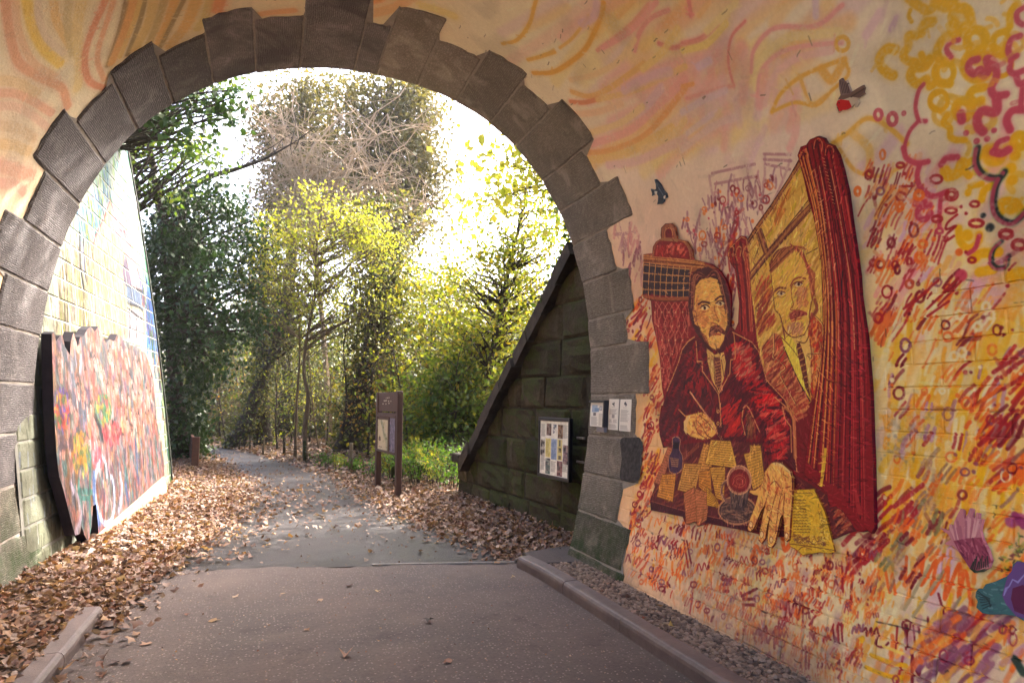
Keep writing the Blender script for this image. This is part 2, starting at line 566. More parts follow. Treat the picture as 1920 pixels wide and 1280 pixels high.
# ------------------------------------------------------------------ the mural: every stroke is laid on the lining in metres (Y along the barrel, v up the wall)
YEL, LYEL, CRM, ORG, LORG = C(246, 184, 26), C(246, 214, 110), C(250, 236, 188), C(244, 116, 44), C(247, 176, 70)
PNK, LPNK, LAV, PLUM, MAU = C(206, 70, 94), C(246, 154, 156), C(228, 180, 208), C(146, 78, 100), C(186, 128, 140)
RED, DRED, BRN, DARK = C(172, 34, 44), C(122, 20, 38), C(150, 100, 80), C(34, 40, 44)

TL, TC, TR = crop(0, 0, 2), crop(640, 0, 2), crop(1280, 0, 2)
ZA, ZB, ZC, ZD, ZE = crop(1640, 0, 4.571), crop(1600, 280, 4), crop(1620, 560, 4.267), crop(1560, 860, 3.048), crop(1040, 960, 3.692)

def paint_mural():
    cv = Canvas(-2.3, 0.0, 8.2, VMAX, 0.004)
    rs = random.Random(5)
    # ---- ground colours: soft fields
    K = [((250, 40), (226, 188, 128)), ((60, 60), (226, 176, 112)), ((50, 300), (222, 172, 128)), ((15, 200), (218, 160, 112)), ((130, 150), (228, 190, 130)), ((540, -20), (232, 190, 130)),
         ((700, 20), (246, 204, 140)), ((1000, 60), (249, 222, 168)), ((1150, 120), (246, 214, 168)), ((1250, 250), (243, 208, 176)), ((1400, 200), (244, 206, 182)),
         ((1560, 40), (248, 222, 178)), ((1700, 150), (248, 230, 184)), ((1860, 100), (246, 220, 160)), ((1300, 330), (236, 190, 168)), ((1180, 300), (240, 196, 176)),
         ((1230, 430), (226, 166, 148)), ((1200, 560), (226, 150, 118)), ((1450, 300), (238, 196, 180)), ((1700, 420), (242, 208, 172)), ((1850, 480), (244, 206, 130)), ((1780, 560), (238, 190, 140)),
         ((1700, 640), (246, 190, 80)), ((1850, 700), (246, 186, 70)), ((1750, 850), (244, 196, 96)), ((1870, 900), (240, 166, 60)), ((1750, 980), (244, 190, 84)), ((1700, 1080), (234, 206, 144)),
         ((1700, 1180), (232, 200, 132)), ((1880, 1220), (190, 128, 120)), ((1300, 1080), (222, 166, 124)), ((1500, 1180), (226, 176, 116)), ((1250, 1040), (222, 160, 120)),
         ((1210, 900), (230, 150, 82)), ((1215, 760), (232, 150, 80)), ((1200, 1000), (226, 160, 120)), ((1600, 1060), (234, 182, 120))]
    kp = W([k[0] for k in K]); kc = np.array([k[1] for k in K]) / 255.0
    kp = np.vstack([kp, [(0, VMAX * .5), (0, VMAX - 1), (3, VMAX - 1), (6, VMAX - 1), (-1, 1.2), (-1, 3)]]); kc = np.vstack([kc, np.array([(228, 190, 130)] * 4 + [(230, 180, 110)] * 2) / 255])
    g = 14
    yy = (np.arange(0, cv.h + g, g) * cv.res + cv.y0)[:, None, None]; xx = (np.arange(0, cv.w + g, g) * cv.res + cv.x0)[None, :, None]
    wq = 1.0 / (((xx - kp[:, 0]) ** 2 + (yy - kp[:, 1]) ** 2) ** 1.5 + 0.01)
    low = (wq[..., None] * kc).sum(2) / wq.sum(2)[..., None]
    yi = np.arange(cv.h) / g; xi = np.arange(cv.w) / g
    y0 = yi.astype(int); x0 = xi.astype(int); fy = (yi - y0)[:, None, None]; fx = (xi - x0)[None, :, None]
    cv.a = ((low[y0][:, x0] * (1 - fx) + low[y0][:, x0 + 1] * fx) * (1 - fy) + (low[y0 + 1][:, x0] * (1 - fx) + low[y0 + 1][:, x0 + 1] * fx) * fy).astype(np.float32)
    cv.a = 1 - (1 - cv.a) * np.array([.50, .56, .66], np.float32)
    blot = vnoise(cv.h, cv.w, 60)[..., None] * .6 + vnoise(cv.h, cv.w, 18)[..., None] * .4
    cv.a *= 0.95 + 0.09 * blot
    lum = np.array([1, .97, .93], np.float32)

    def st(pts, w, col, a=0.9, soft=0.5, dry=0.0, sm=True, closed=False):
        P = smooth_line(pts, 5, closed) if sm and len(pts) > 2 else np.array(pts, float)
        if closed and sm: P = np.vstack([P, P[:1]])
        mid = P[len(P) // 2]
        sc = wall_scale(*mid)
        cv.stroke(W(P), w * sc, col, a, soft, dry)
    def ringp(c, rx, ry, w, col, a=0.9, soft=0.5, dry=0.0, rot=0.0, gap=0.0):
        n = 10; L = 2 * math.pi - gap
        pts = [(c[0] + rx * math.cos(rot + L * k / n) , c[1] + ry * math.sin(rot + L * k / n)) for k in range(n + (1 if gap else 0))]
        st(pts, w, col, a, soft, dry, closed=not gap)
    def dot(c, r, col, a=0.9, soft=0.5, dry=0.0): st([c, (c[0] + .5, c[1] + .5)], 2 * r, col, a, soft, dry, sm=False)
    def rnd(poly):
        xs = [p[0] for p in poly]; ys = [p[1] for p in poly]
        for _ in range(400):
            q = (rs.uniform(min(xs), max(xs)), rs.uniform(min(ys), max(ys)))
            if inpoly(q[0], q[1], poly): return q
        return poly[0]
    def dashes(poly, n, ang, length, width, cols, a=(.6, .95), dry=(0, .35), soft=(.3, .6), bundle=1):
        for _ in range(n):
            c = rnd(poly); th = math.radians(rs.uniform(*ang)); L = rs.uniform(*length); w = rs.uniform(*width); col = rs.choice(cols)
            al, dr, so = rs.uniform(*a), rs.uniform(*dry), rs.uniform(*soft)
            nb = rs.randint(1, bundle)
            for b in range(nb):
                o = b * w * rs.uniform(1.5, 2.2); cx, cy = c[0] + o * math.sin(th), c[1] + o * math.cos(th)
                l2 = L * rs.uniform(.7, 1.1)
                dx, dy = math.cos(th) * l2 / 2, -math.sin(th) * l2 / 2
                bow = rs.uniform(-.08, .08) * l2
                st([(cx - dx, cy - dy), (cx + bow * math.sin(th), cy + bow * math.cos(th)), (cx + dx, cy + dy)], w, col, al, so, dr)
    def rings(poly, n, r, w, cols, a=(.7, .95), dry=(0, .3), soft=(.2, .5)):
        for _ in range(n):
            c = rnd(poly); rx = rs.uniform(*r)
            ringp(c, rx, rx * rs.uniform(.8, 1.5), rs.uniform(*w), rs.choice(cols), rs.uniform(*a), rs.uniform(*soft), rs.uniform(*dry))
    def dots(poly, n, r, cols, a=(.7, .95)):
        for _ in range(n): dot(rnd(poly), rs.uniform(*r), rs.choice(cols), rs.uniform(*a), .4, rs.uniform(0, .25))
    def squig(poly, n, size, w, cols, a=(.7, .95), dry=(0, .3)):
        for _ in range(n):
            c = rnd(poly); s = rs.uniform(*size); k = rs.randint(3, 6); tilt = rs.uniform(-.5, .3)
            pts = [(c[0] + s * (.45 * i) , c[1] + s * ((-.6 if i % 2 else .6) + tilt * i * .3)) for i in range(k)]
            st(pts, rs.uniform(*w), rs.choice(cols), rs.uniform(*a), .35, rs.uniform(*dry))

    # ---- broad soft washes
    for poly, n, ang, L, wd, cols in [
        ([(1000, 0), (1560, 0), (1500, 260), (1150, 300)], 60, (15, 50), (90, 240), (16, 44), [LPNK, LYEL, LAV, CRM, LORG]),
        ([(1640, 280), (1920, 260), (1920, 640), (1650, 620)], 46, (40, 75), (50, 140), (16, 40), [LAV, LPNK, LYEL, CRM]),
        ([(1640, 560), (1920, 560), (1920, 1100), (1660, 1100)], 110, (55, 88), (50, 150), (10, 30), [LORG, YEL, LYEL, CRM, LAV, C(238, 214, 150)]),
        ([(1180, 960), (1600, 1060), (1900, 1280), (1480, 1280)], 100, (40, 85), (24, 80), (8, 22), [LORG, CRM, LYEL, MAU, C(222, 190, 170), C(236, 200, 130)]),
        ([(1300, 120), (1480, 80), (1540, 260), (1320, 300)], 30, (60, 100), (40, 110), (12, 28), [LAV, C(238, 200, 196), LPNK])]:
        dashes(poly, n, ang, L, wd, cols, a=(.25, .55), dry=(0, .15), soft=(.9, 1.4))

    dashes([(1645, 600), (1760, 540), (1920, 600), (1920, 1000), (1840, 1000), (1660, 1020)], 230, (66, 92), (26, 90), (7, 15), [YEL, LORG, C(246, 196, 70), C(250, 170, 50), C(248, 222, 150), CRM], a=(.55, .9), dry=(.05, .3), soft=(.5, .9))
    dashes([(1612, 300), (1740, 300), (1800, 520), (1645, 640)], 70, (50, 74), (22, 60), (6, 12), [LPNK, LAV, LORG, C(248, 226, 176), C(240, 190, 150)], a=(.5, .8), dry=(.05, .3))
    low0 = [(1180, 950), (1420, 1000), (1560, 1040), (1660, 1010), (1680, 1130), (1620, 1280), (1480, 1270), (1330, 1170), (1240, 1110), (1170, 1075)]
    dashes([(1640, 1000), (1920, 960), (1920, 1280), (1600, 1280)], 150, (45, 88), (18, 60), (5, 11), [LORG, YEL, C(248, 150, 60), C(244, 206, 130), CRM, C(246, 120, 50), C(240, 180, 90)], a=(.55, .9), dry=(.05, .35), soft=(.4, .8))
    dashes(low0, 420, (50, 100), (8, 26), (2.6, 6), [C(244, 206, 160), C(238, 186, 150), CRM, C(232, 170, 130), C(226, 190, 180), C(244, 190, 96), C(244, 150, 70), C(246, 130, 60), C(246, 170, 70)], a=(.6, .95), dry=(.1, .4))
    # ---- top left: long combed stripes
    for pts, w, col, a in [
        (TL([(20, -20), (40, 150), (70, 235), (150, 290), (230, 330), (255, 400)]), 15, C(226, 128, 84), .75), (TL([(60, 0), (70, 120), (120, 230), (210, 290)]), 12, C(232, 164, 110), .7),
        (TL([(100, -10), (120, 100), (160, 180), (225, 240)]), 17, YEL, .7), (TL([(150, -10), (140, 50), (170, 140), (240, 200)]), 12, C(226, 190, 150), .7), (TL([(200, -10), (210, 80), (260, 170)]), 14, LORG, .5),
        (TL([(260, -10), (250, 90), (270, 200)]), 14, C(198, 164, 96), .6), (TL([(310, -10), (285, 110), (300, 240), (290, 330)]), 18, C(236, 196, 110), .7),
        (TL([(400, -10), (345, 110), (318, 220), (335, 305), (405, 335)]), 11, C(226, 112, 74), .85), (TL([(430, -10), (390, 110), (365, 220), (390, 300)]), 9, C(232, 140, 90), .7),
        (TL([(478, -10), (445, 130), (405, 245)]), 9, C(92, 66, 34), .8), (TL([(505, -10), (470, 110), (418, 235)]), 15, C(226, 140, 62), .85), (TL([(545, -10), (520, 95), (478, 205)]), 8, C(100, 76, 44), .75),
        (TL([(530, -10), (500, 90), (450, 215)]), 8, C(222, 172, 82), .8), (TL([(580, -10), (560, 80), (510, 180)]), 16, C(214, 172, 92), .8), (TL([(620, -10), (590, 90), (560, 160)]), 12, C(172, 138, 76), .7),
        (TL([(660, -10), (630, 80), (590, 170)]), 14, C(228, 156, 70), .8), (TL([(695, -10), (655, 70), (600, 180)]), 7, C(112, 84, 48), .7), (TL([(740, -10), (700, 90), (640, 170)]), 17, C(232, 168, 84), .8),
        (TL([(790, -10), (770, 60), (740, 110)]), 12, C(214, 180, 96), .7), (TL([(830, -10), (815, 40)]), 16, C(232, 116, 66), .7), (TL([(960, 60), (1000, 50), (1100, 40)]), 12, C(236, 150, 90), .7),
        (TL([(-20, 350), (60, 352), (120, 378), (195, 425)]), 13, C(228, 140, 104), .7), (TL([(-20, 400), (60, 400), (130, 440), (180, 480)]), 12, C(226, 160, 128), .6), (TL([(-20, 470), (60, 480), (130, 520)]), 15, C(214, 168, 120), .7),
        (TL([(-20, 300), (60, 310), (140, 350)]), 16, C(230, 178, 110), .6), (TL([(-20, 540), (50, 545), (110, 570)]), 15, C(220, 168, 100), .6), (TL([(0, 620), (60, 640), (120, 660)]), 18, C(228, 150, 122), .7), (TL([(-10, 690), (50, 690), (90, 720)]), 14, C(224, 150, 130), .7),
        # ---- crown and right shoulder: flame-like arcs
        (TC([(60, 20), (140, -10)]), 20, ORG, .6), (TC([(80, 60), (200, 30), (260, -10)]), 18, C(242, 170, 100), .7), (TC([(300, 20), (420, 60)]), 16, LYEL, .6),
        (TC([(605, 165), (660, 150), (705, 90), (725, 20), (735, -10)]), 6, C(242, 178, 60), .85), (TC([(700, 225), (740, 215), (800, 195)]), 6, C(242, 176, 60), .85),
        (TC([(720, 275), (790, 272), (850, 240), (910, 190), (945, 130), (975, 60), (985, 10)]), 8, C(240, 162, 50), .9), (TC([(820, 180), (870, 140), (930, 60)]), 5, C(242, 182, 80), .8),
        (TC([(865, 345), (930, 362), (1000, 335), (1080, 280), (1135, 240)]), 9, C(240, 176, 90), .8), (TC([(860, 382), (910, 385), (965, 372)]), 7, C(226, 112, 78), .85), (TC([(960, 375), (1100, 340), (1210, 290), (1290, 250)]), 10, C(242, 190, 110), .75),
        (TC([(905, 572), (1000, 566), (1120, 520), (1200, 445), (1290, 330)]), 9, C(240, 150, 80), .85), (TC([(925, 600), (1010, 590), (1100, 560), (1240, 480)]), 12, C(242, 190, 100), .8), (TC([(940, 540), (1080, 490), (1180, 400), (1290, 300)]), 13, LPNK, .7),
        (TC([(960, 190), (1030, 140), (1090, 90), (1150, 20)]), 7, C(236, 150, 130), .8), (TC([(980, 180), (1080, 120), (1180, 10)]), 9, LPNK, .8), (TC([(1100, 190), (1120, 120), (1160, 70), (1225, 40)]), 8, C(236, 140, 140), .85), (TC([(1190, 165), (1240, 180), (1290, 170)]), 8, C(226, 104, 116), .85),
        (TC([(900, 90), (950, 60), (960, 10)]), 14, LAV, .6), (TC([(1060, 340), (1150, 290), (1230, 270)]), 16, LAV, .6), (TC([(1000, 480), (1120, 420), (1200, 330)]), 14, LAV, .6), (TC([(1130, 560), (1230, 520), (1290, 450)]), 12, C(244, 200, 130), .8),
        (TC([(1000, 620), (1120, 600), (1290, 520)]), 13, C(236, 180, 190), .6), (TC([(870, 430), (960, 420), (1050, 390)]), 10, C(244, 190, 150), .7), (TC([(930, 500), (1050, 460), (1130, 400)]), 10, C(246, 204, 140), .8), (TC([(1040, 60), (1080, 20), (1100, -10)]), 9, C(244, 186, 110), .8),
        (TC([(1130, 260), (1200, 200), (1260, 110)]), 12, C(246, 206, 120), .8), (TC([(860, 300), (950, 280), (1040, 230), (1100, 150)]), 9, C(246, 206, 150), .8),
        (TR([(0, 165), (70, 145), (130, 90)]), 9, C(234, 120, 130), .85), (TR([(20, -10), (30, 60)]), 8, C(232, 110, 120), .8), (TR([(0, 190), (90, 165), (160, 90)]), 12, LYEL, .8), (TR([(60, 60), (90, 20), (100, -10)]), 10, C(246, 190, 120), .7),
        (TR([(190, 325), (170, 230), (182, 140), (235, 80)]), 5, C(234, 116, 124), .85), (TR([(258, 270), (270, 185), (350, 105), (500, 98), (600, 20)]), 8, C(240, 148, 152), .85), (TR([(275, 330), (290, 240), (380, 150), (500, 130), (590, 120)]), 15, C(246, 224, 150), .7),
        (TR([(280, 360), (300, 260), (400, 185), (600, 160)]), 7, C(242, 160, 160), .8), (TR([(310, 390), (340, 290), (430, 220), (560, 190)]), 12, C(244, 190, 190), .6), (TR([(15, 370), (100, 345), (190, 320)]), 7, C(238, 142, 138), .8),
        (TR([(0, 420), (90, 370), (160, 340)]), 12, C(228, 196, 214), .7), (TR([(20, 500), (110, 430)]), 10, C(228, 196, 214), .6), (TR([(0, 560), (120, 470), (200, 440)]), 12, C(236, 200, 200), .6), (TR([(0, 325), (40, 315)]), 7, C(244, 150, 80), .8),
        (TR([(60, 250), (100, 230)]), 14, C(228, 190, 224), .7), (TR([(90, 120), (150, 60), (200, 10)]), 13, C(248, 224, 150), .8), (TR([(500, 60), (500, -10)]), 14, C(226, 196, 220), .7), (TR([(690, 130), (740, 50)]), 18, C(238, 196, 206), .6), (TR([(780, 110), (800, 70)]), 12, C(214, 170, 196), .7),
        (TR([(335, 420), (370, 350), (440, 290), (530, 250), (610, 220)]), 7, C(242, 178, 60), .9), (TR([(610, 225), (622, 280), (560, 340), (500, 395), (420, 385), (335, 420)]), 6, C(242, 178, 60), .85), (TR([(440, 290), (480, 390), (540, 360)]), 7, C(242, 184, 80), .8),
        (TR([(520, 260), (560, 300), (600, 240)]), 16, C(242, 176, 60), .75), (TR([(560, 540), (620, 500), (690, 445), (760, 470), (840, 540)]), 8, C(242, 186, 70), .85), (TR([(640, 500), (700, 560), (700, 640)]), 15, C(244, 196, 90), .6), (TR([(590, 560), (650, 640), (740, 660), (830, 620)]), 7, C(242, 190, 90), .8)]:
        st(pts, w * 1.7, col, a * .35, soft=1.2); st(pts, w, col, min(1, a * 1.1), soft=.75)
    # faint drawn columns above the compartment
    for pts in [[(1330, 330), (1340, 400), (1345, 470)], [(1400, 310), (1408, 390)], [(1376, 330), (1372, 460)], [(1434, 290), (1432, 350), (1420, 400)], [(1480, 300), (1470, 330), (1440, 400)]]: st(pts, 5, MAU, .55, .6, .3)
    for pts in [[(1335, 325), (1415, 308)], [(1340, 345), (1420, 330)], [(1432, 289), (1482, 290)], [(1432, 299), (1482, 302)], [(1435, 308), (1480, 318)], [(1150, 440), (1190, 436)]]: st(pts, 5, C(176, 110, 128), .75, .5, .4)
    dashes([(1150, 430), (1190, 425), (1215, 520), (1175, 530)], 34, (70, 100), (14, 40), (3, 6), [MAU, PLUM, C(214, 140, 140)], dry=(.2, .5))

    # ---- plum and red rain round the compartment window
    zone = [(1300, 400), (1350, 345), (1470, 320), (1430, 390), (1395, 440), (1380, 480), (1375, 620), (1350, 520), (1310, 480), (1270, 420)]
    dashes(zone, 130, (78, 112), (10, 34), (2.5, 5), [PLUM, MAU, C(150, 90, 116), C(196, 130, 140)], dry=(.1, .4))
    dashes([(1340, 430), (1380, 420), (1378, 600), (1350, 520)], 46, (65, 100), (14, 36), (3, 6), [RED, DRED, ORG, PLUM], dry=(.05, .3))
    rings(zone, 26, (3, 6), (2.2, 3.6), [PLUM, DRED, RED, ORG])
    dots(zone, 60, (1.6, 3.4), [PLUM, DRED, ORG, PNK, MAU])
    # ---- strip between the stones and the board
    strip = [(1170, 590), (1215, 545), (1232, 700), (1246, 760), (1240, 900), (1228, 960), (1175, 1000), (1205, 900), (1200, 820), (1218, 740), (1180, 650)]
    dashes(strip, 60, (40, 80), (10, 40), (6, 14), [LORG, YEL, C(240, 150, 70), CRM], a=(.35, .7), soft=(.8, 1.2))
    dashes(strip, 130, (45, 75), (8, 32), (2.4, 5), [RED, DRED, C(200, 60, 40), C(226, 98, 50)], dry=(.0, .35))
    rings(strip, 14, (2.5, 5), (2, 3), [DRED, RED]); dots(strip, 30, (1.5, 3), [DRED, RED])
    # ---- right of the board: slanting rain
    zr = [(1612, 330), (1700, 300), (1740, 420), (1800, 520), (1920, 620), (1920, 900), (1840, 960), (1660, 1000), (1645, 700), (1625, 500)]
    dashes([(1612, 300), (1720, 300), (1760, 480), (1720, 640), (1645, 640), (1625, 480)], 74, (52, 74), (16, 50), (3, 5.2), [DRED, RED, ORG, C(240, 150, 90), C(190, 60, 70)], dry=(.05, .35), bundle=3)
    dashes([(1640, 560), (1780, 520), (1900, 560), (1800, 700), (1650, 720)], 52, (48, 70), (20, 64), (3.5, 7), [ORG, LORG, RED, DRED, C(232, 120, 60), CRM], dry=(0, .3), bundle=3)
    dashes([(1645, 700), (1900, 660), (1900, 880), (1660, 900)], 34, (42, 86), (16, 48), (4, 8), [ORG, LORG, C(196, 140, 170), RED, MAU, CRM, C(236, 110, 50)], dry=(0, .3), bundle=2)
    dashes([(1830, 700), (1920, 640), (1920, 880), (1850, 900)], 20, (28, 62), (36, 84), (6, 10), [RED, DRED, C(196, 44, 40), ORG], dry=(0, .25), bundle=3)
    dashes([(1660, 880), (1920, 760), (1920, 980), (1680, 1010)], 30, (40, 70), (20, 56), (4.5, 8), [BRN, C(172, 120, 110), ORG, C(240, 130, 50), RED], a=(.5, .85), dry=(.1, .4), bundle=3)
    dashes([(1580, 960), (1700, 890), (1720, 960), (1600, 1070)], 18, (30, 50), (26, 70), (5, 9), [RED, DRED, C(190, 50, 60)], dry=(.1, .4), bundle=2)
    rings(zr, 34, (5, 10), (3, 5.5), [DRED, RED, ORG, PLUM, CRM, C(236, 120, 60)]); dots(zr, 46, (2, 4.5), [DRED, RED, ORG, CRM, PLUM])
    for c in ((1800, 590), (1835, 612), (1805, 660), (1790, 668), (1850, 575), (1858, 590)): ringp(c, 7, 8, 6, CRM, .85, .5); dot(c, 2.5, C(226, 180, 90), .8)
    # ---- upper right: fat sprayed arcs and rings
    def spray(pts, w, col, closed=False):
        st(pts, w * 2.2, col, .22, 1.3, closed=closed); st(pts, w * 1.45, col, .96, .55, closed=closed)
    for _ in range(26):
        c = rnd([(1720, 0), (1920, 0), (1920, 420), (1780, 330)]); spray([(c[0] + 18 * math.cos(t), c[1] + 18 * math.sin(t)) for t in np.linspace(rs.uniform(0, 6), rs.uniform(3, 9), 7)], rs.uniform(5, 10), C(244, 200, 90))
    for pts, w in [(ZA([(480, 80), (430, 90), (350, 40), (290, -10)]), 12), (ZA([(170, 430), (105, 420), (40, 500), (60, 580), (110, 630), (155, 650)]), 12), (ZA([(350, 310), (285, 312), (280, 400), (240, 470), (270, 520), (345, 540)]), 11),
                   (ZA([(485, 190), (420, 210), (390, 285)]), 13), (ZA([(710, 290), (620, 310), (550, 380), (525, 470), (560, 520)]), 12), (ZA([(435, 685), (360, 720), (300, 660), (330, 590), (420, 575), (465, 520)]), 12), (ZA([(640, 530), (540, 560), (515, 640), (550, 710), (640, 720)]), 11),
                   (ZA([(570, 785), (490, 830), (480, 900), (560, 955)]), 6), (ZA([(935, 750), (850, 770), (812, 830), (860, 880), (912, 862)]), 11), (ZA([(620, 990), (590, 1050), (645, 1100), (650, 1170), (700, 1200), (775, 1200)]), 8), (ZA([(1010, 420), (1030, 310), (1140, 260)]), 9),
                   (ZA([(540, 10), (600, 40), (650, 30)]), 20), (ZA([(1160, 230), (1160, 120), (1200, 50)]), 9), (ZA([(390, 470), (420, 520), (460, 500)]), 9), (ZA([(1010, 440), (1100, 470), (1130, 380)]), 9), (ZA([(300, 90), (285, 140), (310, 190)]), 5), (ZA([(470, 740), (490, 730)]), 11),
                   (ZB([(820, 100), (790, 170), (720, 200), (690, 160)]), 14), (ZB([(870, 200), (830, 150), (870, 100), (940, 60)]), 9), (ZB([(860, 330), (880, 280), (960, 260)]), 8), (ZB([(1080, 60), (1040, 60), (1020, 20)]), 22), (ZB([(1100, 470), (1110, 400), (1200, 390), (1250, 450)]), 11), (ZB([(1180, 460), (1175, 455)]), 11),
                   (ZB([(1210, 50), (1215, 45)]), 13), (ZB([(1180, 140), (1183, 145)]), 13), (ZB([(1190, 230), (1193, 232)]), 13), (ZB([(790, 590), (800, 690), (860, 740), (930, 700), (940, 640)]), 9), (ZB([(850, 640), (855, 650)]), 13), (ZB([(960, 380), (980, 310), (1040, 270)]), 9), (ZB([(900, 820), (960, 780), (1080, 770)]), 13), (ZB([(1180, 960), (1230, 930), (1290, 930)]), 16), (ZB([(950, 920), (1050, 900)]), 13)]:
        spray(pts, w, YEL)
    for c, r, w in [((735, 150), 78, 13), ((870, 345), 82, 12), ((590, 622), 85, 8), ((545, 865), 80, 6), ((880, 560), 110, 14), ((760, 940), 70, 12), ((1240, 1210), 50, 12), ((1085, 350), 70, 6), ((1080, 560), 90, 7)]:
        x, y = ZA([c])[0]; ringp((x, y), r / 4.571, r / 4.571 * 1.05, w * 1.4, YEL, .95, .6)
    x, y = TR([(600, 165)])[0]; ringp((x, y), 12, 13, 8, C(242, 178, 50), .9, .6)
    for pts, w in [(ZA([(715, 345), (640, 370), (610, 430), (650, 490)]), 7), (ZA([(880, 510), (820, 530), (803, 590), (850, 635), (905, 598), (940, 650), (975, 600), (960, 505), (1020, 540), (1045, 650), (1000, 760), (1035, 822), (1125, 812)]), 10),
                   (ZA([(1045, 830), (1040, 960), (930, 950), (880, 1010), (892, 1090), (930, 1130)]), 12), (ZA([(1290, 60), (1220, 110), (1225, 180), (1270, 215)]), 7), (ZA([(1245, 310), (1172, 340), (1145, 430), (1170, 490), (1215, 480)]), 8), (ZA([(1170, 500), (1158, 600), (1200, 632), (1290, 600)]), 8), (ZA([(1210, 650), (1240, 720), (1290, 700)]), 8), (ZA([(1270, 730), (1260, 830), (1250, 940)]), 7),
                   (ZA([(412, 725), (372, 780), (345, 900), (360, 1000), (385, 1035), (435, 1040)]), 5.5), (ZA([(370, 1040), (300, 1120), (262, 1220), (255, 1290)]), 5), (ZA([(1290, 940), (1180, 950), (1130, 1030), (1160, 1115)]), 10), (ZA([(1135, 1190), (1060, 1220), (1030, 1280)]), 7), (ZA([(740, 980), (748, 1030)]), 12),
                   (ZB([(372, -10), (400, 70), (480, 105), (562, 92)]), 7), (ZB([(500, 108), (480, 200), (510, 290), (600, 352), (705, 318)]), 7), (ZB([(660, 360), (650, 480), (650, 580)]), 5.5), (ZB([(660, 115), (700, 68), (782, 60)]), 8), (ZB([(580, 420), (500, 440), (490, 500), (540, 525), (585, 480)]), 8), (ZB([(1050, 20), (1110, 30), (1160, 5)]), 11), (ZB([(480, 400), (530, 400)]), 11), (ZB([(940, 650), (910, 740), (860, 780)]), 6)]:
        spray(pts, w, PNK)
    for c, r in [((785, 1140), 25), ((875, 1210), 27), ((963, 1190), 25), ((1022, 1118), 24), ((243, 972), 22), ((750, 1030), 30)]: dot(ZA([c])[0], r / 4.571, PNK, .92, .4)
    for c, rx, ry, w in [((30, 985), 30, 42, 7), ((148, 1022), 36, 50, 8)]: ringp(ZA([c])[0], rx / 4.571, ry / 4.571, w, PNK, .9, .4)
    for pts, w in [(ZB([(932, -10), (920, 100), (960, 180), (1030, 215), (1100, 210), (1130, 170)]), 10), (ZB([(1095, 215), (1060, 300), (1050, 420), (1085, 510), (1180, 555), (1250, 510), (1290, 465)]), 10), (ZB([(1105, 690), (1045, 750), (1030, 830), (1080, 890), (1150, 872), (1160, 800)]), 7)]:
        st(pts, w * 1.5, C(40, 96, 60), .45, 1.0); st([(x + 1.5, y - 1) for x, y in pts], w, DARK, .9, .4); st([(x - 2.5, y + 2) for x, y in pts], w * .8, C(188, 76, 96), .9, .5)
    dot(ZB([(1020, 585)])[0], 8, DARK, .9, .6); dot(ZB([(970, 495)])[0], 5, DARK, .9, .6)
    for c, rx, ry, w, col in [((625, 225), 44, 30, 5, RED), ((352, 120), 28, 18, 5, RED), ((120, 180), 20, 26, 4, RED), ((218, 40), 18, 34, 4.5, ORG), ((35, 315), 20, 28, 6, ORG), ((495, 345), 32, 32, 7, ORG), ((350, 430), 22, 28, 8, ORG), ((740, 340), 36, 34, 9, RED), ((910, 410), 32, 20, 5, RED),
                              ((735, 460), 40, 20, 5, RED), ((920, 555), 50, 26, 6, RED), ((632, 522), 34, 22, 6, RED), ((1140, 635), 46, 30, 8, RED), ((1240, 715), 50, 34, 8, RED), ((500, 812), 28, 34, 8, ORG), ((425, 842), 16, 28, 5, RED), ((335, 900), 18, 32, 5, DRED), ((425, 1010), 26, 30, 5, C(200, 80, 50)), ((525, 710), 30, 26, 6, ORG), ((885, 830), 26, 18, 5, RED), ((650, 612), 24, 20, 5, PNK)]:
        ringp(ZB([c])[0], rx / 4, ry / 4, w, col, .92, .35, .1)
    for c, r, col in [((383, 182), 13, RED), ((265, 120), 12, ORG), ((845, 480), 12, RED), ((840, 770), 12, RED), ((1160, 1022), 15, RED), ((290, 1040), 12, DRED), ((605, 672), 18, ORG), ((790, 770), 28, ORG), ((245, 418), 12, RED), ((440, 552), 14, RED), ((420, 1232), 12, DRED), ((808, 428), 12, RED), ((810, 945), 46, PNK)]: dot(ZB([c])[0], r / 4, col, .92, .4)
    st(ZB([(780, 490), (710, 550), (700, 600), (770, 575), (700, 640), (690, 690), (755, 650)]), 4.5, RED, .95, .3)
    for p in [[(790, 965), (560, 1195)], [(810, 990), (640, 1170)], [(720, 1140), (560, 1250)], [(350, 280), (455, 275)], [(640, 980), (470, 1140)], [(1220, 850), (1170, 905)]]: st(ZB(p), 4.5, RED, .95, .3, .15)
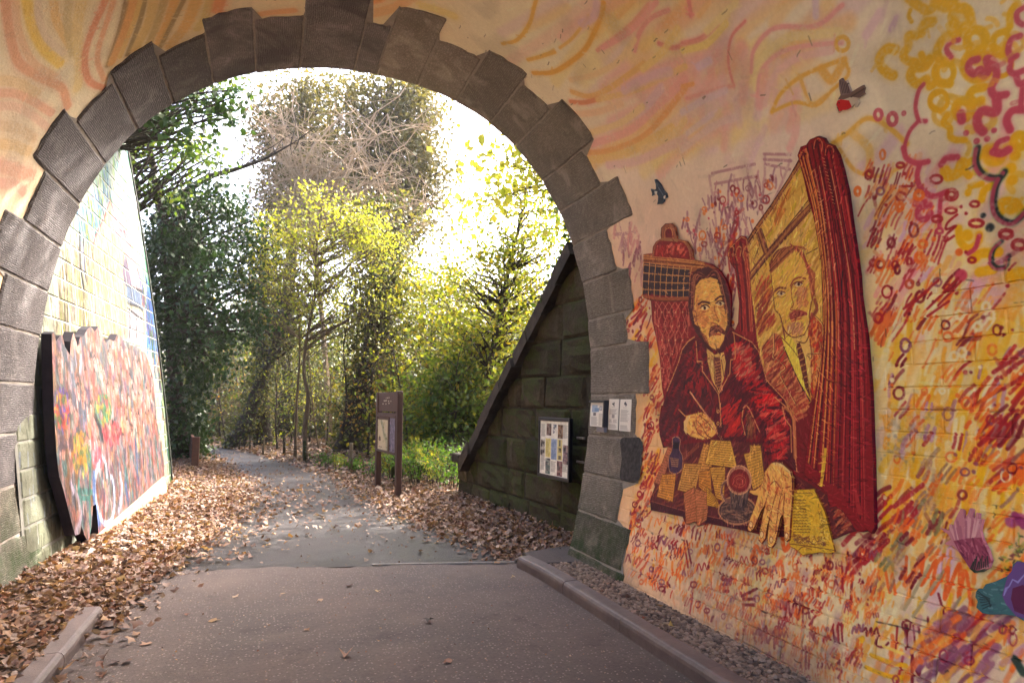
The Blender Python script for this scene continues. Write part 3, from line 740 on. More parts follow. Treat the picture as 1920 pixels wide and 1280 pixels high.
    # crown of the round-headed tree painting: lower right details
    for pts, w, col in [(ZD([(310, 640), (335, 760), (350, 660), (365, 770)]), 6, ORG), (ZD([(430, 560), (430, 700), (520, 560), (515, 720), (600, 580), (570, 770), (670, 620), (650, 800), (735, 600), (730, 790), (770, 640), (800, 830)]), 7, C(240, 104, 40)),
                        (ZD([(180, 985), (200, 965), (205, 1010), (230, 965), (232, 1010), (262, 965), (270, 1010)]), 3.6, DRED), (ZD([(270, 1010), (255, 1060), (300, 1075), (330, 1050)]), 3.6, DRED), (ZD([(500, 960), (520, 1060), (545, 1150), (575, 1040)]), 5, DRED), (ZD([(460, 1090), (475, 1160), (505, 1230), (510, 1130)]), 6, DRED), (ZD([(465, 1120), (465, 1290)]), 6, DRED),
                        (ZD([(425, 945), (430, 1085)]), 4, DRED), (ZD([(470, 950), (480, 1060)]), 4, DRED), (ZD([(555, 905), (565, 1040)]), 5, DRED), (ZD([(615, 770), (650, 900)]), 5, DRED), (ZD([(680, 870), (640, 1060)]), 6, C(170, 40, 50)), (ZD([(380, 960), (370, 1100)]), 4, RED), (ZD([(415, 1125), (375, 1280)]), 5, RED),
                        (ZD([(705, 880), (690, 1040)]), 12, C(240, 104, 44)), (ZD([(850, 880), (740, 1000)]), 12, C(236, 100, 44)), (ZD([(540, 1000), (580, 970), (630, 1030)]), 11, C(240, 112, 50)), (ZD([(910, 930), (760, 1120)]), 8, RED), (ZD([(880, 890), (700, 1060)]), 8, RED), (ZD([(930, 1040), (740, 1180)]), 9, C(220, 90, 50)),
                        (ZD([(60, 590), (70, 760)]), 4, RED), (ZD([(100, 590), (60, 740)]), 4, RED), (ZD([(120, 690), (110, 860)]), 5, DRED), (ZD([(10, 960), (20, 1030)]), 4, DRED), (ZD([(40, 950), (45, 1050)]), 4, DRED), (ZD([(60, 940), (66, 1040)]), 4, DRED), (ZD([(10, 1130), (50, 1150), (20, 1190), (60, 1210), (40, 1250)]), 4, DRED), (ZD([(90, 1150), (145, 1080)]), 4, RED),
                        (ZD([(300, 1070), (380, 1100), (450, 1130)]), 6, LYEL), (ZD([(230, 1120), (330, 1160), (430, 1180)]), 8, YEL), (ZD([(200, 1190), (330, 1240), (440, 1250)]), 8, YEL), (ZD([(560, 610), (420, 860)]), 6, C(190, 170, 130)), (ZD([(640, 640), (470, 900)]), 6, C(186, 164, 126)), (ZD([(740, 790), (690, 880)]), 5, C(160, 140, 110)),
                        (ZD([(260, 930), (400, 960), (580, 1010)]), 2, C(50, 40, 40)), (ZD([(480, 905), (610, 945)]), 1.6, C(60, 45, 45)), (ZD([(880, 1000), (920, 1015)]), 2, DARK),
                        (ZE([(1600, 720), (1620, 600), (1640, 720), (1670, 600), (1690, 740), (1720, 560), (1725, 760)]), 4.5, DRED), (ZE([(1770, 780), (1850, 660)]), 4.5, RED), (ZE([(1780, 820), (1810, 800), (1800, 880)]), 4, DRED), (ZE([(1840, 520), (1830, 580)]), 4.5, DRED), (ZE([(1720, 930), (1710, 1070)]), 5, DRED), (ZE([(1745, 930), (1745, 1080)]), 5, DRED), (ZE([(1770, 940), (1765, 1080)]), 5, DRED),
                        (ZE([(1400, 840), (1420, 780), (1430, 850), (1470, 790), (1480, 900), (1530, 820), (1530, 940)]), 5, DRED), (ZE([(1380, 830), (1400, 900)]), 6, C(150, 50, 60)), (ZE([(1560, 800), (1540, 900)]), 8, RED), (ZE([(1300, 580), (1400, 530)]), 5, DRED), (ZE([(1310, 600), (1390, 600)]), 5, DRED), (ZE([(1310, 640), (1390, 640)]), 5, DRED), (ZE([(1170, 465), (1230, 470)]), 5, DRED), (ZE([(1170, 500), (1220, 500)]), 4, DRED), (ZE([(1175, 545), (1210, 545)]), 5, DRED),
                        (ZE([(900, 200), (930, 380)]), 4, RED), (ZE([(920, 200), (950, 350)]), 4, DRED), (ZE([(960, 560), (940, 700)]), 3.5, RED), (ZE([(1580, 180), (1600, 260), (1650, 200)]), 9, C(244, 110, 50)), (ZE([(1370, 320), (1400, 240), (1440, 290)]), 9, C(240, 110, 50)), (ZE([(1520, 400), (1570, 340), (1590, 430)]), 7, C(240, 110, 60))]:
        st(pts, w, col, .93, .35, .12)
    low = [(1180, 960), (1420, 1000), (1560, 1040), (1660, 1010), (1650, 1130), (1600, 1280), (1480, 1270), (1330, 1170), (1240, 1110), (1170, 1075)]
    dashes(low, 430, (50, 100), (7, 20), (1.8, 4.2), [RED, DRED, ORG, C(232, 98, 46), C(206, 80, 56), ORG, C(198, 120, 110), C(242, 140, 60)], dry=(.1, .45), bundle=3)
    squig(low, 46, (5, 11), (2.2, 4.5), [RED, DRED, C(236, 110, 54), PLUM, ORG], dry=(.05, .35))
    rings(low, 46, (2.5, 6), (2, 3.4), [RED, DRED, PLUM, C(226, 110, 60), C(236, 200, 140)]); dots(low, 70, (1.4, 3.2), [DRED, RED, PLUM, CRM])
    dashes([(1640, 990), (1740, 930), (1800, 1000), (1700, 1100), (1620, 1120)], 44, (45, 75), (14, 40), (4, 8), [C(150, 140, 90), ORG, LORG, DRED, C(172, 120, 96), C(214, 180, 120)], dry=(.1, .4), bundle=2)
    dashes([(1700, 1180), (1800, 1140), (1900, 1100), (1920, 1280), (1690, 1280)], 60, (30, 60), (24, 80), (7, 14), [C(160, 92, 120), C(142, 78, 104), ORG, LORG, C(206, 140, 150), C(120, 60, 90)], a=(.5, .85), dry=(0, .3))
    rings([(1700, 1150), (1910, 1120), (1910, 1280), (1650, 1280)], 9, (5, 9), (3, 4.5), [DRED, C(160, 40, 70)])
    # painted leaves round the pieces at the right edge
    for _ in range(46):
        c = rnd([(1862, 1050), (1920, 990), (1920, 1090), (1880, 1080)]); th = rs.uniform(0, 6.3)
        st([c, (c[0] + 7 * math.cos(th), c[1] + 7 * math.sin(th))], rs.uniform(1.5, 3.5), rs.choice([C(90, 130, 40), C(40, 60, 40), C(150, 160, 60), C(120, 60, 70)]), .9, .4)
    for pts, w, col in [([(1897, 978), (1915, 972)], 22, C(178, 84, 126)), ([(1905, 965), (1920, 985)], 14, C(160, 60, 110)), ([(1905, 1235), (1920, 1260)], 16, C(40, 60, 50))]: st(pts, w, col, .9, .5)

    cv.texture_strokes(9000, .10, .016, .10, .5, 6)
    # ---- age: courses telegraphing through, chips, cracks, grime towards the floor
    n1 = vnoise(cv.h, cv.w, 5); n2 = vnoise(cv.h, cv.w, 45); n3 = vnoise(cv.h, cv.w, 110); n4 = vnoise(cv.h, cv.w, 2.5)
    vv = (np.arange(cv.h) * cv.res)[:, None]
    vv2 = np.minimum(vv, VMAX - vv)
    chips = np.clip((n1 * .5 + n2 * .5 - .80) * 14, 0, 1) * np.clip((2.6 - vv2) / 1.5, 0.12, 1)
    cv.a += (np.array(C(166, 150, 140), np.float32) - cv.a) * (chips * .8)[..., None]
    chalk = np.clip((n4 * .6 + n2 * .4 - .62) * 6, 0, 1)
    cv.a += (np.array(C(246, 226, 196), np.float32) - cv.a) * (chalk * .28)[..., None]
    grime = np.clip((0.62 - vv2 + (n3 - .5) * .7 + (n1 - .5) * .25) / .5, 0, 1)
    cv.a += (np.array(C(150, 128, 116), np.float32) - cv.a) * (grime * .62)[..., None]
    cv.a *= (1 - 0.10 * np.clip((n3 + n2 - 1.15) * 3, 0, 1))[..., None]
    for _ in range(420):
        y = rs.uniform(0.8, 6.2); v = rs.uniform(0.1, VMAX * .62)
        L = rs.uniform(.004, .022); th = rs.choice([0, 0, rs.uniform(-.6, .6), 1.57])
        pts = [(y, v)]
        for _k in range(3): pts.append((pts[-1][0] + L * math.cos(th) * rs.uniform(.5, 1), pts[-1][1] + L * math.sin(th) + rs.uniform(-.006, .006)))
        cv.stroke(pts, rs.uniform(.003, .007), C(70, 56, 50), rs.uniform(.5, .95), .4, rs.uniform(0, .3))
    for _ in range(26):                       # broken hairlines along the brick courses
        y = rs.uniform(1.0, 5.6); v = round(rs.uniform(0.3, 3.4) / .11) * .11
        pts = [(y, v)]
        for _k in range(rs.randint(3, 9)): pts.append((pts[-1][0] + rs.uniform(.04, .1), v + rs.uniform(-.006, .006)))
        cv.stroke(pts, .004, C(84, 64, 58), rs.uniform(.4, .8), .3, .78)
    lum = cv.a.mean(2, keepdims=True); cv.a = np.clip(lum + (cv.a - lum) * 1.14, 0, 1)
    up = np.clip((vv2 - 2.7) / 1.3, 0, 1)[..., None]                    # vault paint lightened and desaturated to offset the dim orange bounce light there
    lum = cv.a.mean(2, keepdims=True); cv.a = np.clip(lum + (cv.a - lum) * (1 - .14 * up), 0, 1); cv.a = 1 - (1 - cv.a) * (1 - up * np.array([.36, .30, .22], np.float32))
    return cv
# ------------------------------------------------------------------ the sawn and painted board of a man writing in a railway compartment
R1, R2, R3 = crop(1190, 240, 4), crop(1190, 480, 4), crop(1190, 740, 4)
OCH, GOLD, SKIN, SKD, OX, OXD, OXL, TAN, UMB = C(224, 182, 92), C(232, 196, 116), C(228, 176, 100), C(186, 112, 66), C(112, 28, 40), C(66, 20, 34), C(182, 36, 46), C(206, 148, 96), C(92, 44, 38)

BOARD_OUT = (R1([(212, 800), (217, 745), (248, 714), (295, 712), (325, 750), (338, 828), (412, 850), (452, 915), (462, 985), (530, 1002), (600, 1022), (660, 1070), (700, 1130), (722, 1190)])
             + R2([(742, 300), (742, 420), (738, 530), (770, 562), (796, 500), (804, 350), (785, 200), (772, 100)]) + R1([(745, 1025), (716, 960), (724, 905), (757, 868), (778, 862), (782, 842), (815, 806), (850, 812), (862, 838), (905, 765), (950, 700), (1050, 560), (1175, 370),
             (1252, 232), (1254, 180), (1276, 136), (1318, 122), (1345, 82), (1400, 58), (1450, 74), (1470, 110), (1520, 130), (1560, 200), (1592, 310), (1632, 480), (1660, 700), (1690, 900), (1718, 1100)])
             + R2([(1728, 300), (1750, 450), (1775, 620), (1790, 800), (1806, 1000), (1814, 1200)]) + R3([(1818, 300), (1826, 500), (1836, 1000), (1812, 1042), (1780, 1020), (1735, 1032), (1690, 1018), (1640, 1030), (1510, 1085), (1380, 1110), (1200, 1075), (1000, 1058), (800, 1010), (640, 980), (560, 965),
             (490, 987), (480, 950), (405, 972), (390, 945), (380, 915), (140, 866), (134, 790), (170, 690), (163, 660), (205, 560), (268, 388), (232, 398), (205, 300), (200, 190), (220, 80)]) + R2([(212, 1190), (240, 1080), (224, 990), (205, 760), (176, 600), (148, 480), (140, 335), (84, 312), (74, 282), (84, 100)])
             + R1([(80, 1240), (84, 945), (112, 940), (150, 938), (154, 890), (176, 850), (216, 826)]))
CURTAIN_OUT = (R1([(1252, 200), (1276, 136), (1318, 122), (1345, 82), (1400, 58), (1450, 74), (1470, 110), (1520, 130), (1560, 200), (1592, 310), (1632, 480), (1660, 700), (1690, 900), (1718, 1100)])
               + R2([(1728, 300), (1750, 450), (1775, 620), (1790, 800), (1806, 1000), (1814, 1200)]) + R3([(1818, 300), (1826, 500), (1836, 1000), (1812, 1042), (1780, 1020), (1735, 1032), (1690, 1018), (1650, 950), (1590, 870), (1545, 846), (1500, 850), (1470, 730), (1370, 660), (1300, 600), (1330, 350)])
               + R2([(1390, 1000), (1445, 700), (1440, 300)]) + R1([(1430, 1000), (1380, 700), (1310, 400)]))
LETTER_OUT = R3([(1222, 716), (1378, 706), (1460, 880), (1535, 1172), (1508, 1196), (1420, 1185), (1290, 1207), (1258, 1172), (1196, 1140), (1188, 1100), (1200, 900)])
HAND_OUT = R3([(1060, 512), (1100, 503), (1150, 520), (1205, 570), (1222, 640), (1222, 780), (1212, 900), (1200, 1085), (1180, 1105), (1160, 1085), (1158, 960), (1150, 900), (1132, 930), (1110, 1040), (1090, 1120), (1068, 1152), (1040, 1142), (1030, 1100), (1046, 960), (1052, 930), (1035, 980), (1018, 1085), (990, 1118),
                   (966, 1095), (968, 1050), (1000, 900), (1015, 830), (985, 880), (930, 1010), (905, 1030), (884, 1010), (890, 960), (940, 830), (960, 760), (930, 755), (896, 735), (900, 715), (940, 715), (975, 690), (1000, 650), (1010, 580)])

def paint_board():
    O = W(BOARD_OUT + LETTER_OUT + HAND_OUT)
    cv = Canvas(O[:, 0].min() - .03, O[:, 1].min() - .03, O[:, 0].max() + .03, O[:, 1].max() + .03, 0.0017, OX)
    rs = random.Random(21)
    def P(pts, col, a=1.0, dry=0.0): cv.poly(W(pts), col, a, dry)
    def L(pts, w, col, a=.95, sm=True, soft=.3, dry=0.0, taper=False):
        q = smooth_line(pts, 4) if sm and len(pts) > 2 else np.array(pts, float)
        cv.stroke(W(q), w * wall_scale(*q[len(q) // 2]), col, a, soft, dry, taper)
    def hatch(poly, n, ang, length, w, cols, a=(.5, .9), dry=(0, .3)):
        n = int(n * 1.7)
        xs = [p[0] for p in poly]; ys = [p[1] for p in poly]
        k = 0
        for _ in range(n * 6):
            q = (rs.uniform(min(xs), max(xs)), rs.uniform(min(ys), max(ys)))
            if not inpoly(q[0], q[1], poly): continue
            th = math.radians(rs.uniform(*ang)); l = rs.uniform(*length) / 2
            dx, dy = math.cos(th) * l, -math.sin(th) * l
            if not (inpoly(q[0] + dx, q[1] + dy, poly) and inpoly(q[0] - dx, q[1] - dy, poly)): continue
            L([(q[0] - dx, q[1] - dy), (q[0] + dx, q[1] + dy)], rs.uniform(*w), rs.choice(cols), rs.uniform(*a), False, .35, rs.uniform(*dry), taper=True)
            k += 1
            if k >= n: break
    def outline(pts, w, col, closed=True): L(list(pts) + ([pts[0]] if closed else []), w, col, .9, False)

    # --- tufted seat back
    seat = R2([(138, 335), (450, 335), (440, 620), (330, 760), (240, 1080), (224, 990), (205, 760), (176, 600), (148, 480)])
    P(seat, C(122, 32, 40))
    hatch(seat, 70, (60, 120), (8, 18), (2, 5), [C(160, 56, 56), C(92, 24, 34), C(180, 90, 76)])
    for k in range(9):
        x = 130 + k * 48
        for s in (-1, 1):
            pts = R2([(x + s * 0, 340), (x + s * 40, 420), (x + s * 14, 520), (x + s * 52, 610), (x + s * 30, 720), (x + s * 60, 820), (x + s * 44, 940)])
            L([p for p in pts if inpoly(p[0], p[1], seat)] or pts[:2], 1.6, C(206, 128, 104), .75)
    for k in range(6):
        for j in range(5):
            p = R2([(170 + k * 52 + (j % 2) * 26, 420 + j * 105)])[0]
            if inpoly(p[0], p[1], seat): L([p, (p[0] + .4, p[1])], 2.6, C(220, 170, 130), .9, False)
    # --- luggage rack
    P(R1([(84, 945), (112, 940), (470, 985), (640, 1050), (430, 1080), (84, 1010)]), C(150, 92, 62))
    for d in (0, 18, 36, 54): L(R1([(84, 955 + d), (300, 975 + d * .9), (540, 1010 + d * .6)]), 1.4, rs.choice([C(88, 44, 36), C(208, 148, 94)]), .9)
    P(R2([(84, 48), (432, 96), (430, 312), (74, 282)]), C(52, 36, 48))
    for k in range(9): L(R2([(86 + k * 45, 46 + k * 5), (80 + k * 44, 165 + k * 3), (76 + k * 44, 300 + k)]), 1.7, C(206, 152, 98), .95)
    for k in range(5): L(R2([(80, 62 + k * 62), (250, 82 + k * 58), (430, 98 + k * 52)]), 1.6, C(196, 140, 92), .95)
    L(R2([(74, 300), (240, 322), (430, 318)]), 5, C(150, 86, 60)); L(R2([(84, 318), (240, 338), (430, 332)]), 2, UMB)
    # --- leather bag
    P(R1([(150, 960), (156, 885), (182, 845), (230, 826), (390, 842), (440, 900), (462, 985)]), C(122, 30, 38))
    hatch(R1([(170, 950), (175, 880), (380, 860), (430, 960)]), 36, (40, 100), (5, 12), (2, 5), [C(164, 48, 48), C(150, 40, 42), C(92, 20, 30), C(210, 110, 92)])
    L(R1([(155, 955), (180, 860), (240, 828), (390, 845), (440, 905), (460, 980)]), 4, C(146, 92, 66)); L(R1([(385, 845), (425, 900), (440, 975)]), 3.4, C(160, 104, 72))
    L(R1([(228, 822), (226, 760), (262, 722), (300, 730), (322, 790), (334, 832)]), 9, C(150, 96, 72)); L(R1([(222, 822), (218, 750), (258, 714), (305, 718), (334, 800)]), 1.6, C(70, 30, 32)); L(R1([(246, 822), (246, 770), (272, 748), (296, 760), (308, 826)]), 1.6, C(214, 156, 104))
    P(R1([(215, 822), (340, 832), (340, 850), (215, 842)]), C(158, 112, 78))
    # --- compartment window and what it reflects
    win = R1([(862, 840), (905, 765), (1050, 560), (1175, 370), (1255, 228), (1330, 560), (1440, 900), (1450, 1280)]) + R2([(1450, 700), (1400, 1020), (1340, 1100), (1230, 1200), (1000, 900), (940, 640), (900, 300)]) + R1([(880, 1120)])
    P(win, C(212, 172, 92))
    hatch(win, 330, (48, 68), (10, 34), (2, 6), [C(226, 190, 104), C(196, 150, 78), C(176, 116, 66), C(230, 200, 130), C(190, 160, 60), C(216, 170, 110)], a=(.4, .85))
    hatch(R2([(900, 150), (1040, 150), (1090, 500), (940, 620)]), 60, (48, 66), (10, 30), (2, 4.5), [C(164, 60, 52), C(120, 50, 48), C(186, 110, 60), C(150, 88, 60)])
    hatch(R1([(1080, 480), (1200, 420), (1130, 720), (1040, 760)]), 12, (62, 76), (22, 48), (2, 4), [C(170, 96, 56), C(190, 120, 60)])
    for w, col in ((11, C(112, 62, 54)), (4, C(168, 112, 72))):
        L(R1([(872, 850), (950, 728), (1050, 590), (1160, 415), (1268, 250)]), w, col, 1)
        L(R1([(880, 1125), (980, 990), (1120, 830), (1240, 690), (1350, 575)]), w * 1.15, col, 1)
        L(R1([(945, 745), (972, 830), (1006, 930)]), w, col, 1)
    for pts in (R1([(878, 870), (958, 748), (1060, 606), (1270, 275)]), R1([(980, 740), (1090, 560), (1280, 320)]), R1([(1010, 905), (1130, 775), (1345, 548)]), R1([(895, 1090), (1000, 960)]), R1([(1040, 960), (1180, 800), (1355, 600)])): L(pts, 1.5, C(226, 180, 108), .95, False)
    for pts in (R1([(864, 846), (945, 715), (1046, 570), (1172, 382), (1254, 236)]), R1([(868, 860), (930, 780), (960, 880), (910, 1000)]), R1([(972, 752), (1000, 830), (1022, 916), (1322, 545)]), R1([(905, 1120), (1000, 1000), (1160, 820), (1340, 620)]), R1([(1310, 945), (1395, 900)])): L(pts, 1.6, C(64, 30, 32), .9, False)
    outline(R1([(880, 880), (932, 800), (966, 930), (900, 1010)]), 2, C(200, 150, 86))
    # reflected figure: coat
    coat = R2([(930, 660), (1060, 560), (1120, 620), (1250, 900), (1340, 1100), (1430, 700), (1440, 480), (1340, 420), (1440, 500), (1450, 760), (1400, 1010), (1340, 1110), (1240, 1180), (1010, 930)])
    P(R2([(975, 690), (1062, 575), (1130, 600), (1340, 1090), (1230, 1190), (1010, 920)]), C(158, 86, 66)); P(R2([(1345, 420), (1432, 520), (1440, 740), (1400, 1010), (1350, 1090), (1300, 720)]), C(166, 84, 60))
    hatch(R2([(975, 690), (1062, 575), (1130, 600), (1340, 1090), (1230, 1190), (1010, 920)]), 150, (28, 60), (8, 26), (2, 5), [C(124, 50, 48), C(180, 64, 54), C(190, 120, 80), C(108, 44, 46), C(210, 150, 100)])
    hatch(R2([(1345, 420), (1432, 520), (1440, 740), (1400, 1010), (1350, 1090), (1300, 720)]), 80, (30, 120), (6, 20), (2, 5), [C(190, 60, 50), C(220, 140, 70), C(130, 50, 46), C(206, 150, 96)])
    hatch(R2([(1010, 930), (1330, 1060), (1330, 1200), (1200, 1230)]) + R3([(1240, 250), (1220, 130)]), 130, (14, 50), (10, 30), (2.5, 5), [C(172, 70, 56), C(120, 44, 44), C(206, 140, 92), C(186, 110, 80), C(150, 60, 56)])
    P(R2([(1120, 600), (1180, 590), (1240, 660), (1260, 820), (1300, 960), (1335, 1080), (1250, 930), (1180, 790)]), C(226, 202, 92)); P(R2([(1180, 585), (1320, 560), (1340, 700), (1345, 1000), (1290, 880), (1250, 690)]), C(222, 184, 110))
    P(R2([(1240, 655), (1262, 650), (1300, 760), (1330, 980), (1345, 1075), (1300, 980), (1262, 800), (1236, 700)]), C(98, 50, 46))
    for k in range(8): L(R2([(1240 + k * 11, 700 + k * 42), (1275 + k * 9, 680 + k * 44)]), 2, C(200, 140, 84), .9, False)
    for pts in (R2([(1062, 580), (1066, 700), (1060, 760), (1110, 790), (1150, 840), (1110, 880), (1140, 950), (1230, 1110)]), R2([(1345, 420), (1425, 500), (1435, 600)]), R2([(1330, 620), (1345, 760), (1310, 730), (1420, 730)])): L(pts, 1.8, C(228, 186, 120)); L([(x + 1.5, y + 1) for x, y in pts], 1.2, C(80, 32, 34), .8)
    L(R2([(1120, 605), (1200, 690), (1250, 760)]), 1.5, UMB); L(R2([(1140, 680), (1250, 930), (1340, 1090)]), 2, C(50, 30, 34))
    # reflected head
    head2 = R1([(1052, 1010), (1075, 950), (1130, 905), (1215, 890), (1290, 930), (1330, 1010), (1350, 1120)]) + R2([(1380, 130), (1370, 260), (1340, 330), (1330, 480), (1290, 590), (1215, 610), (1150, 560), (1110, 440), (1075, 400), (1060, 280), (1045, 140)])
    P(head2, C(222, 180, 92))
    hatch(head2, 170, (40, 70), (5, 16), (1.6, 4), [C(232, 196, 110), C(206, 156, 80), C(196, 146, 92), C(214, 190, 80), C(226, 176, 110)], a=(.35, .7))
    P(R2([(1060, 20), (1045, 140), (1030, 60)]), C(110, 56, 48))
    for k in range(14): L(R1([(1040 + rs.uniform(-6, 8), 1010 + k * 6), (1085 + k * 12, 925 - k * 2), (1140 + k * 14, 880 + abs(k - 5) * 4 + rs.uniform(-6, 6))]), 2, rs.choice([C(112, 58, 50), C(170, 100, 70), C(88, 40, 42)]), .85)
    for k in range(12): L(R1([(1190 + k * 9, 870 + k * 6), (1270 + k * 6, 930 + k * 14), (1310 + k * 6, 1020 + k * 22)]), 2.6, rs.choice([C(150, 72, 60), C(124, 56, 52), C(190, 110, 80)]), .8)
    P(R2([(1320, 60), (1380, 130), (1372, 260), (1350, 330), (1330, 200)]), C(158, 80, 64), .8); L(R2([(1350, 130), (1362, 180), (1345, 250), (1365, 290)]), 3, C(206, 130, 90)); L(R2([(1375, 330), (1390, 400), (1350, 460)]), 7, C(130, 64, 58), .8)
    L(R2([(1075, 262), (1105, 238), (1155, 240)]), 3.4, C(108, 52, 46)); L(R2([(1190, 225), (1215, 180), (1260, 160), (1305, 170)]), 3, C(150, 76, 60)); L(R2([(1195, 240), (1220, 200), (1290, 190)]), 2, C(128, 62, 52))
    for c in ((1120, 278), (1252, 210)):
        x, y = R2([c])[0]; P([(x - 8, y + 2), (x - 3, y - 3), (x + 4, y - 3), (x + 9, y), (x + 3, y + 4), (x - 3, y + 5)], C(214, 190, 150)); L([(x, y), (x + .5, y + .5)], 5, C(70, 34, 34), 1, False); L([(x - 8, y + 1), (x - 2, y - 4), (x + 8, y - 1)], 1.6, C(88, 38, 38)); L([(x - 7, y + 6), (x + 2, y + 8), (x + 9, y + 4)], 1.2, C(150, 90, 60))
    L(R2([(1198, 240), (1200, 310), (1215, 360), (1190, 400), (1225, 405), (1245, 385)]), 1.8, C(150, 82, 58)); hatch(R2([(1215, 240), (1320, 220), (1330, 380), (1250, 390)]), 40, (40, 110), (4, 10), (2, 3.5), [C(196, 130, 90), C(180, 100, 74), C(210, 150, 110)])
    P(R2([(1180, 440), (1215, 408), (1250, 400), (1310, 420), (1325, 440), (1260, 455), (1225, 470), (1190, 480)]), C(156, 72, 66)); hatch(R2([(1185, 440), (1240, 405), (1320, 430), (1230, 470)]), 22, (40, 110), (3, 8), (1.2, 2.2), [C(108, 44, 46), C(200, 120, 90)])
    L(R2([(1200, 490), (1230, 478), (1270, 470)]), 2.4, C(176, 80, 66)); L(R2([(1215, 505), (1250, 500)]), 2, C(228, 190, 130)); hatch(R2([(1150, 470), (1190, 500), (1300, 490), (1290, 590), (1215, 605), (1160, 560)]), 46, (30, 110), (4, 9), (1.4, 3), [C(180, 120, 96), C(200, 150, 110), C(170, 110, 80)])
    L(R2([(1062, 290), (1075, 400), (1110, 440), (1150, 560), (1215, 610), (1295, 590)]), 2, C(96, 44, 40)); L(R2([(1295, 590), (1335, 500), (1335, 420), (1372, 260)]), 1.8, C(110, 50, 44)); L(R2([(1045, 140), (1060, 280)]), 1.8, C(120, 60, 46)); L(R2([(1240, 640), (1300, 650), (1330, 600)]), 1.8, UMB); L(R2([(1130, 510), (1150, 620)]), 3, C(120, 66, 56))
    # --- left curtain
    lc = R1([(716, 960), (724, 905), (757, 868), (782, 842), (815, 806), (850, 812), (866, 850), (880, 960), (890, 1060), (880, 1130)]) + R2([(900, 300), (920, 640), (770, 562), (804, 350), (785, 200)]) + R1([(745, 1025)])
    P(lc, C(126, 40, 46))
    for k in range(30):
        x = rs.uniform(0, 1); L(R1([(735 + x * 120, 900 - 50 * math.sin(x * 3)), (765 + x * 115, 1080)]) + R2([(790 + x * 105, 300), (800 + x * 110, 560)]), rs.uniform(1.4, 4), rs.choice([C(166, 62, 56), C(86, 22, 36), C(196, 112, 80), C(150, 44, 48), C(110, 34, 42)]), .85)
    for x in (735, 790, 845): L(R1([(x, 990), (x - 12, 940), (x + 8, 890), (x + 30, 900), (x + 22, 960)]), 2, C(206, 148, 96), .9)
    outline(R1([(724, 960), (735, 900), (820, 815), (858, 830), (888, 1060)]), 1.6, C(214, 156, 100), False)
    # --- jacket
    jk = R2([(470, 605), (420, 640), (375, 700), (330, 830), (262, 1010), (215, 1200)]) + R3([(203, 200), (207, 300), (235, 396), (330, 375), (420, 330), (640, 350), (960, 380), (985, 480), (1010, 600), (1060, 515), (1150, 515), (1225, 580), (1240, 560), (1228, 480), (1222, 300), (1215, 200), (1190, 130)]) + R2([(1130, 1040), (1010, 930), (955, 700), (900, 645), (770, 565), (745, 545), (640, 700), (540, 640)])
    P(jk, C(84, 22, 38))
    hatch(jk, 300, (40, 80), (8, 26), (2, 6), [C(120, 26, 40), C(64, 16, 34), C(104, 24, 40), C(150, 30, 42), C(74, 20, 40)], a=(.4, .9))
    hatch(R2([(740, 620), (900, 680), (960, 860), (1000, 960), (820, 960), (760, 900)]), 70, (10, 70), (8, 24), (2, 5), [OXL, C(150, 28, 40), C(206, 70, 64), C(196, 130, 104)])
    hatch(R2([(840, 960), (1000, 950), (1120, 1070), (1160, 1230), (1000, 1270), (900, 1100)]), 80, (-10, 40), (10, 26), (2, 6), [OXL, C(190, 30, 40), C(50, 16, 34), C(206, 90, 76)])
    hatch(R3([(985, 160), (1140, 90), (1180, 200), (1190, 480), (1070, 500), (1000, 430)]), 90, (0, 50), (9, 24), (2, 5), [OXL, C(150, 26, 40), C(56, 16, 34), C(214, 100, 84)])
    hatch(R3([(650, 90), (820, 40), (840, 300), (690, 330)]), 30, (30, 60), (10, 26), (2, 5), [OXL, C(190, 50, 46), C(150, 28, 40)]); hatch(R2([(420, 700), (500, 680), (560, 900), (600, 1060), (380, 1040)]), 60, (40, 110), (7, 20), (2, 5), [C(130, 28, 40), C(150, 36, 46), C(54, 16, 34)])
    for pts in (R2([(470, 605), (420, 640), (375, 700), (350, 790), (262, 1010)]), R2([(480, 640), (490, 790), (525, 790), (530, 865), (650, 1035), (735, 880), (740, 780), (775, 770), (775, 680), (765, 580)]), R2([(755, 570), (900, 645), (955, 720), (1010, 930), (1150, 1080), (1200, 1200)]), R2([(650, 1035), (662, 1130), (668, 1280)]), R3([(1075, 20), (1180, 110), (1210, 170), (1230, 480), (1240, 575)]), R3([(1130, 90), (1150, 180), (1195, 240), (1200, 430)]), R3([(350, 110), (395, 158), (440, 150)]), R3([(835, 100), (860, 80), (885, 110), (960, 280)]), R3([(835, 110), (825, 190), (850, 300)])):
        L(pts, 2.2, C(206, 144, 96), .95, False)
    L(R3([(1150, 100), (1210, 160), (1222, 300), (1228, 470)]), 7, C(196, 128, 84), .85); L(R3([(1150, 110), (1195, 180), (1205, 400)]), 2, C(84, 30, 38), .8)
    hatch(R3([(850, 110), (885, 130), (950, 290), (960, 340), (860, 330)]), 26, (70, 100), (10, 34), (2, 4), [C(60, 40, 40), C(150, 96, 66), C(110, 60, 50)])
    # shirt, tie
    P(R2([(560, 690), (620, 740), (690, 720), (705, 800), (690, 920), (650, 1025), (600, 930), (570, 800)]), C(216, 172, 104))
    P(R2([(612, 760), (660, 756), (668, 830), (672, 960), (650, 1010), (628, 960), (625, 860)]), C(104, 54, 50))
    for k in range(9): L(R2([(624, 800 + k * 24), (668, 786 + k * 24)]), 1.7, C(190, 128, 86), .9, False)
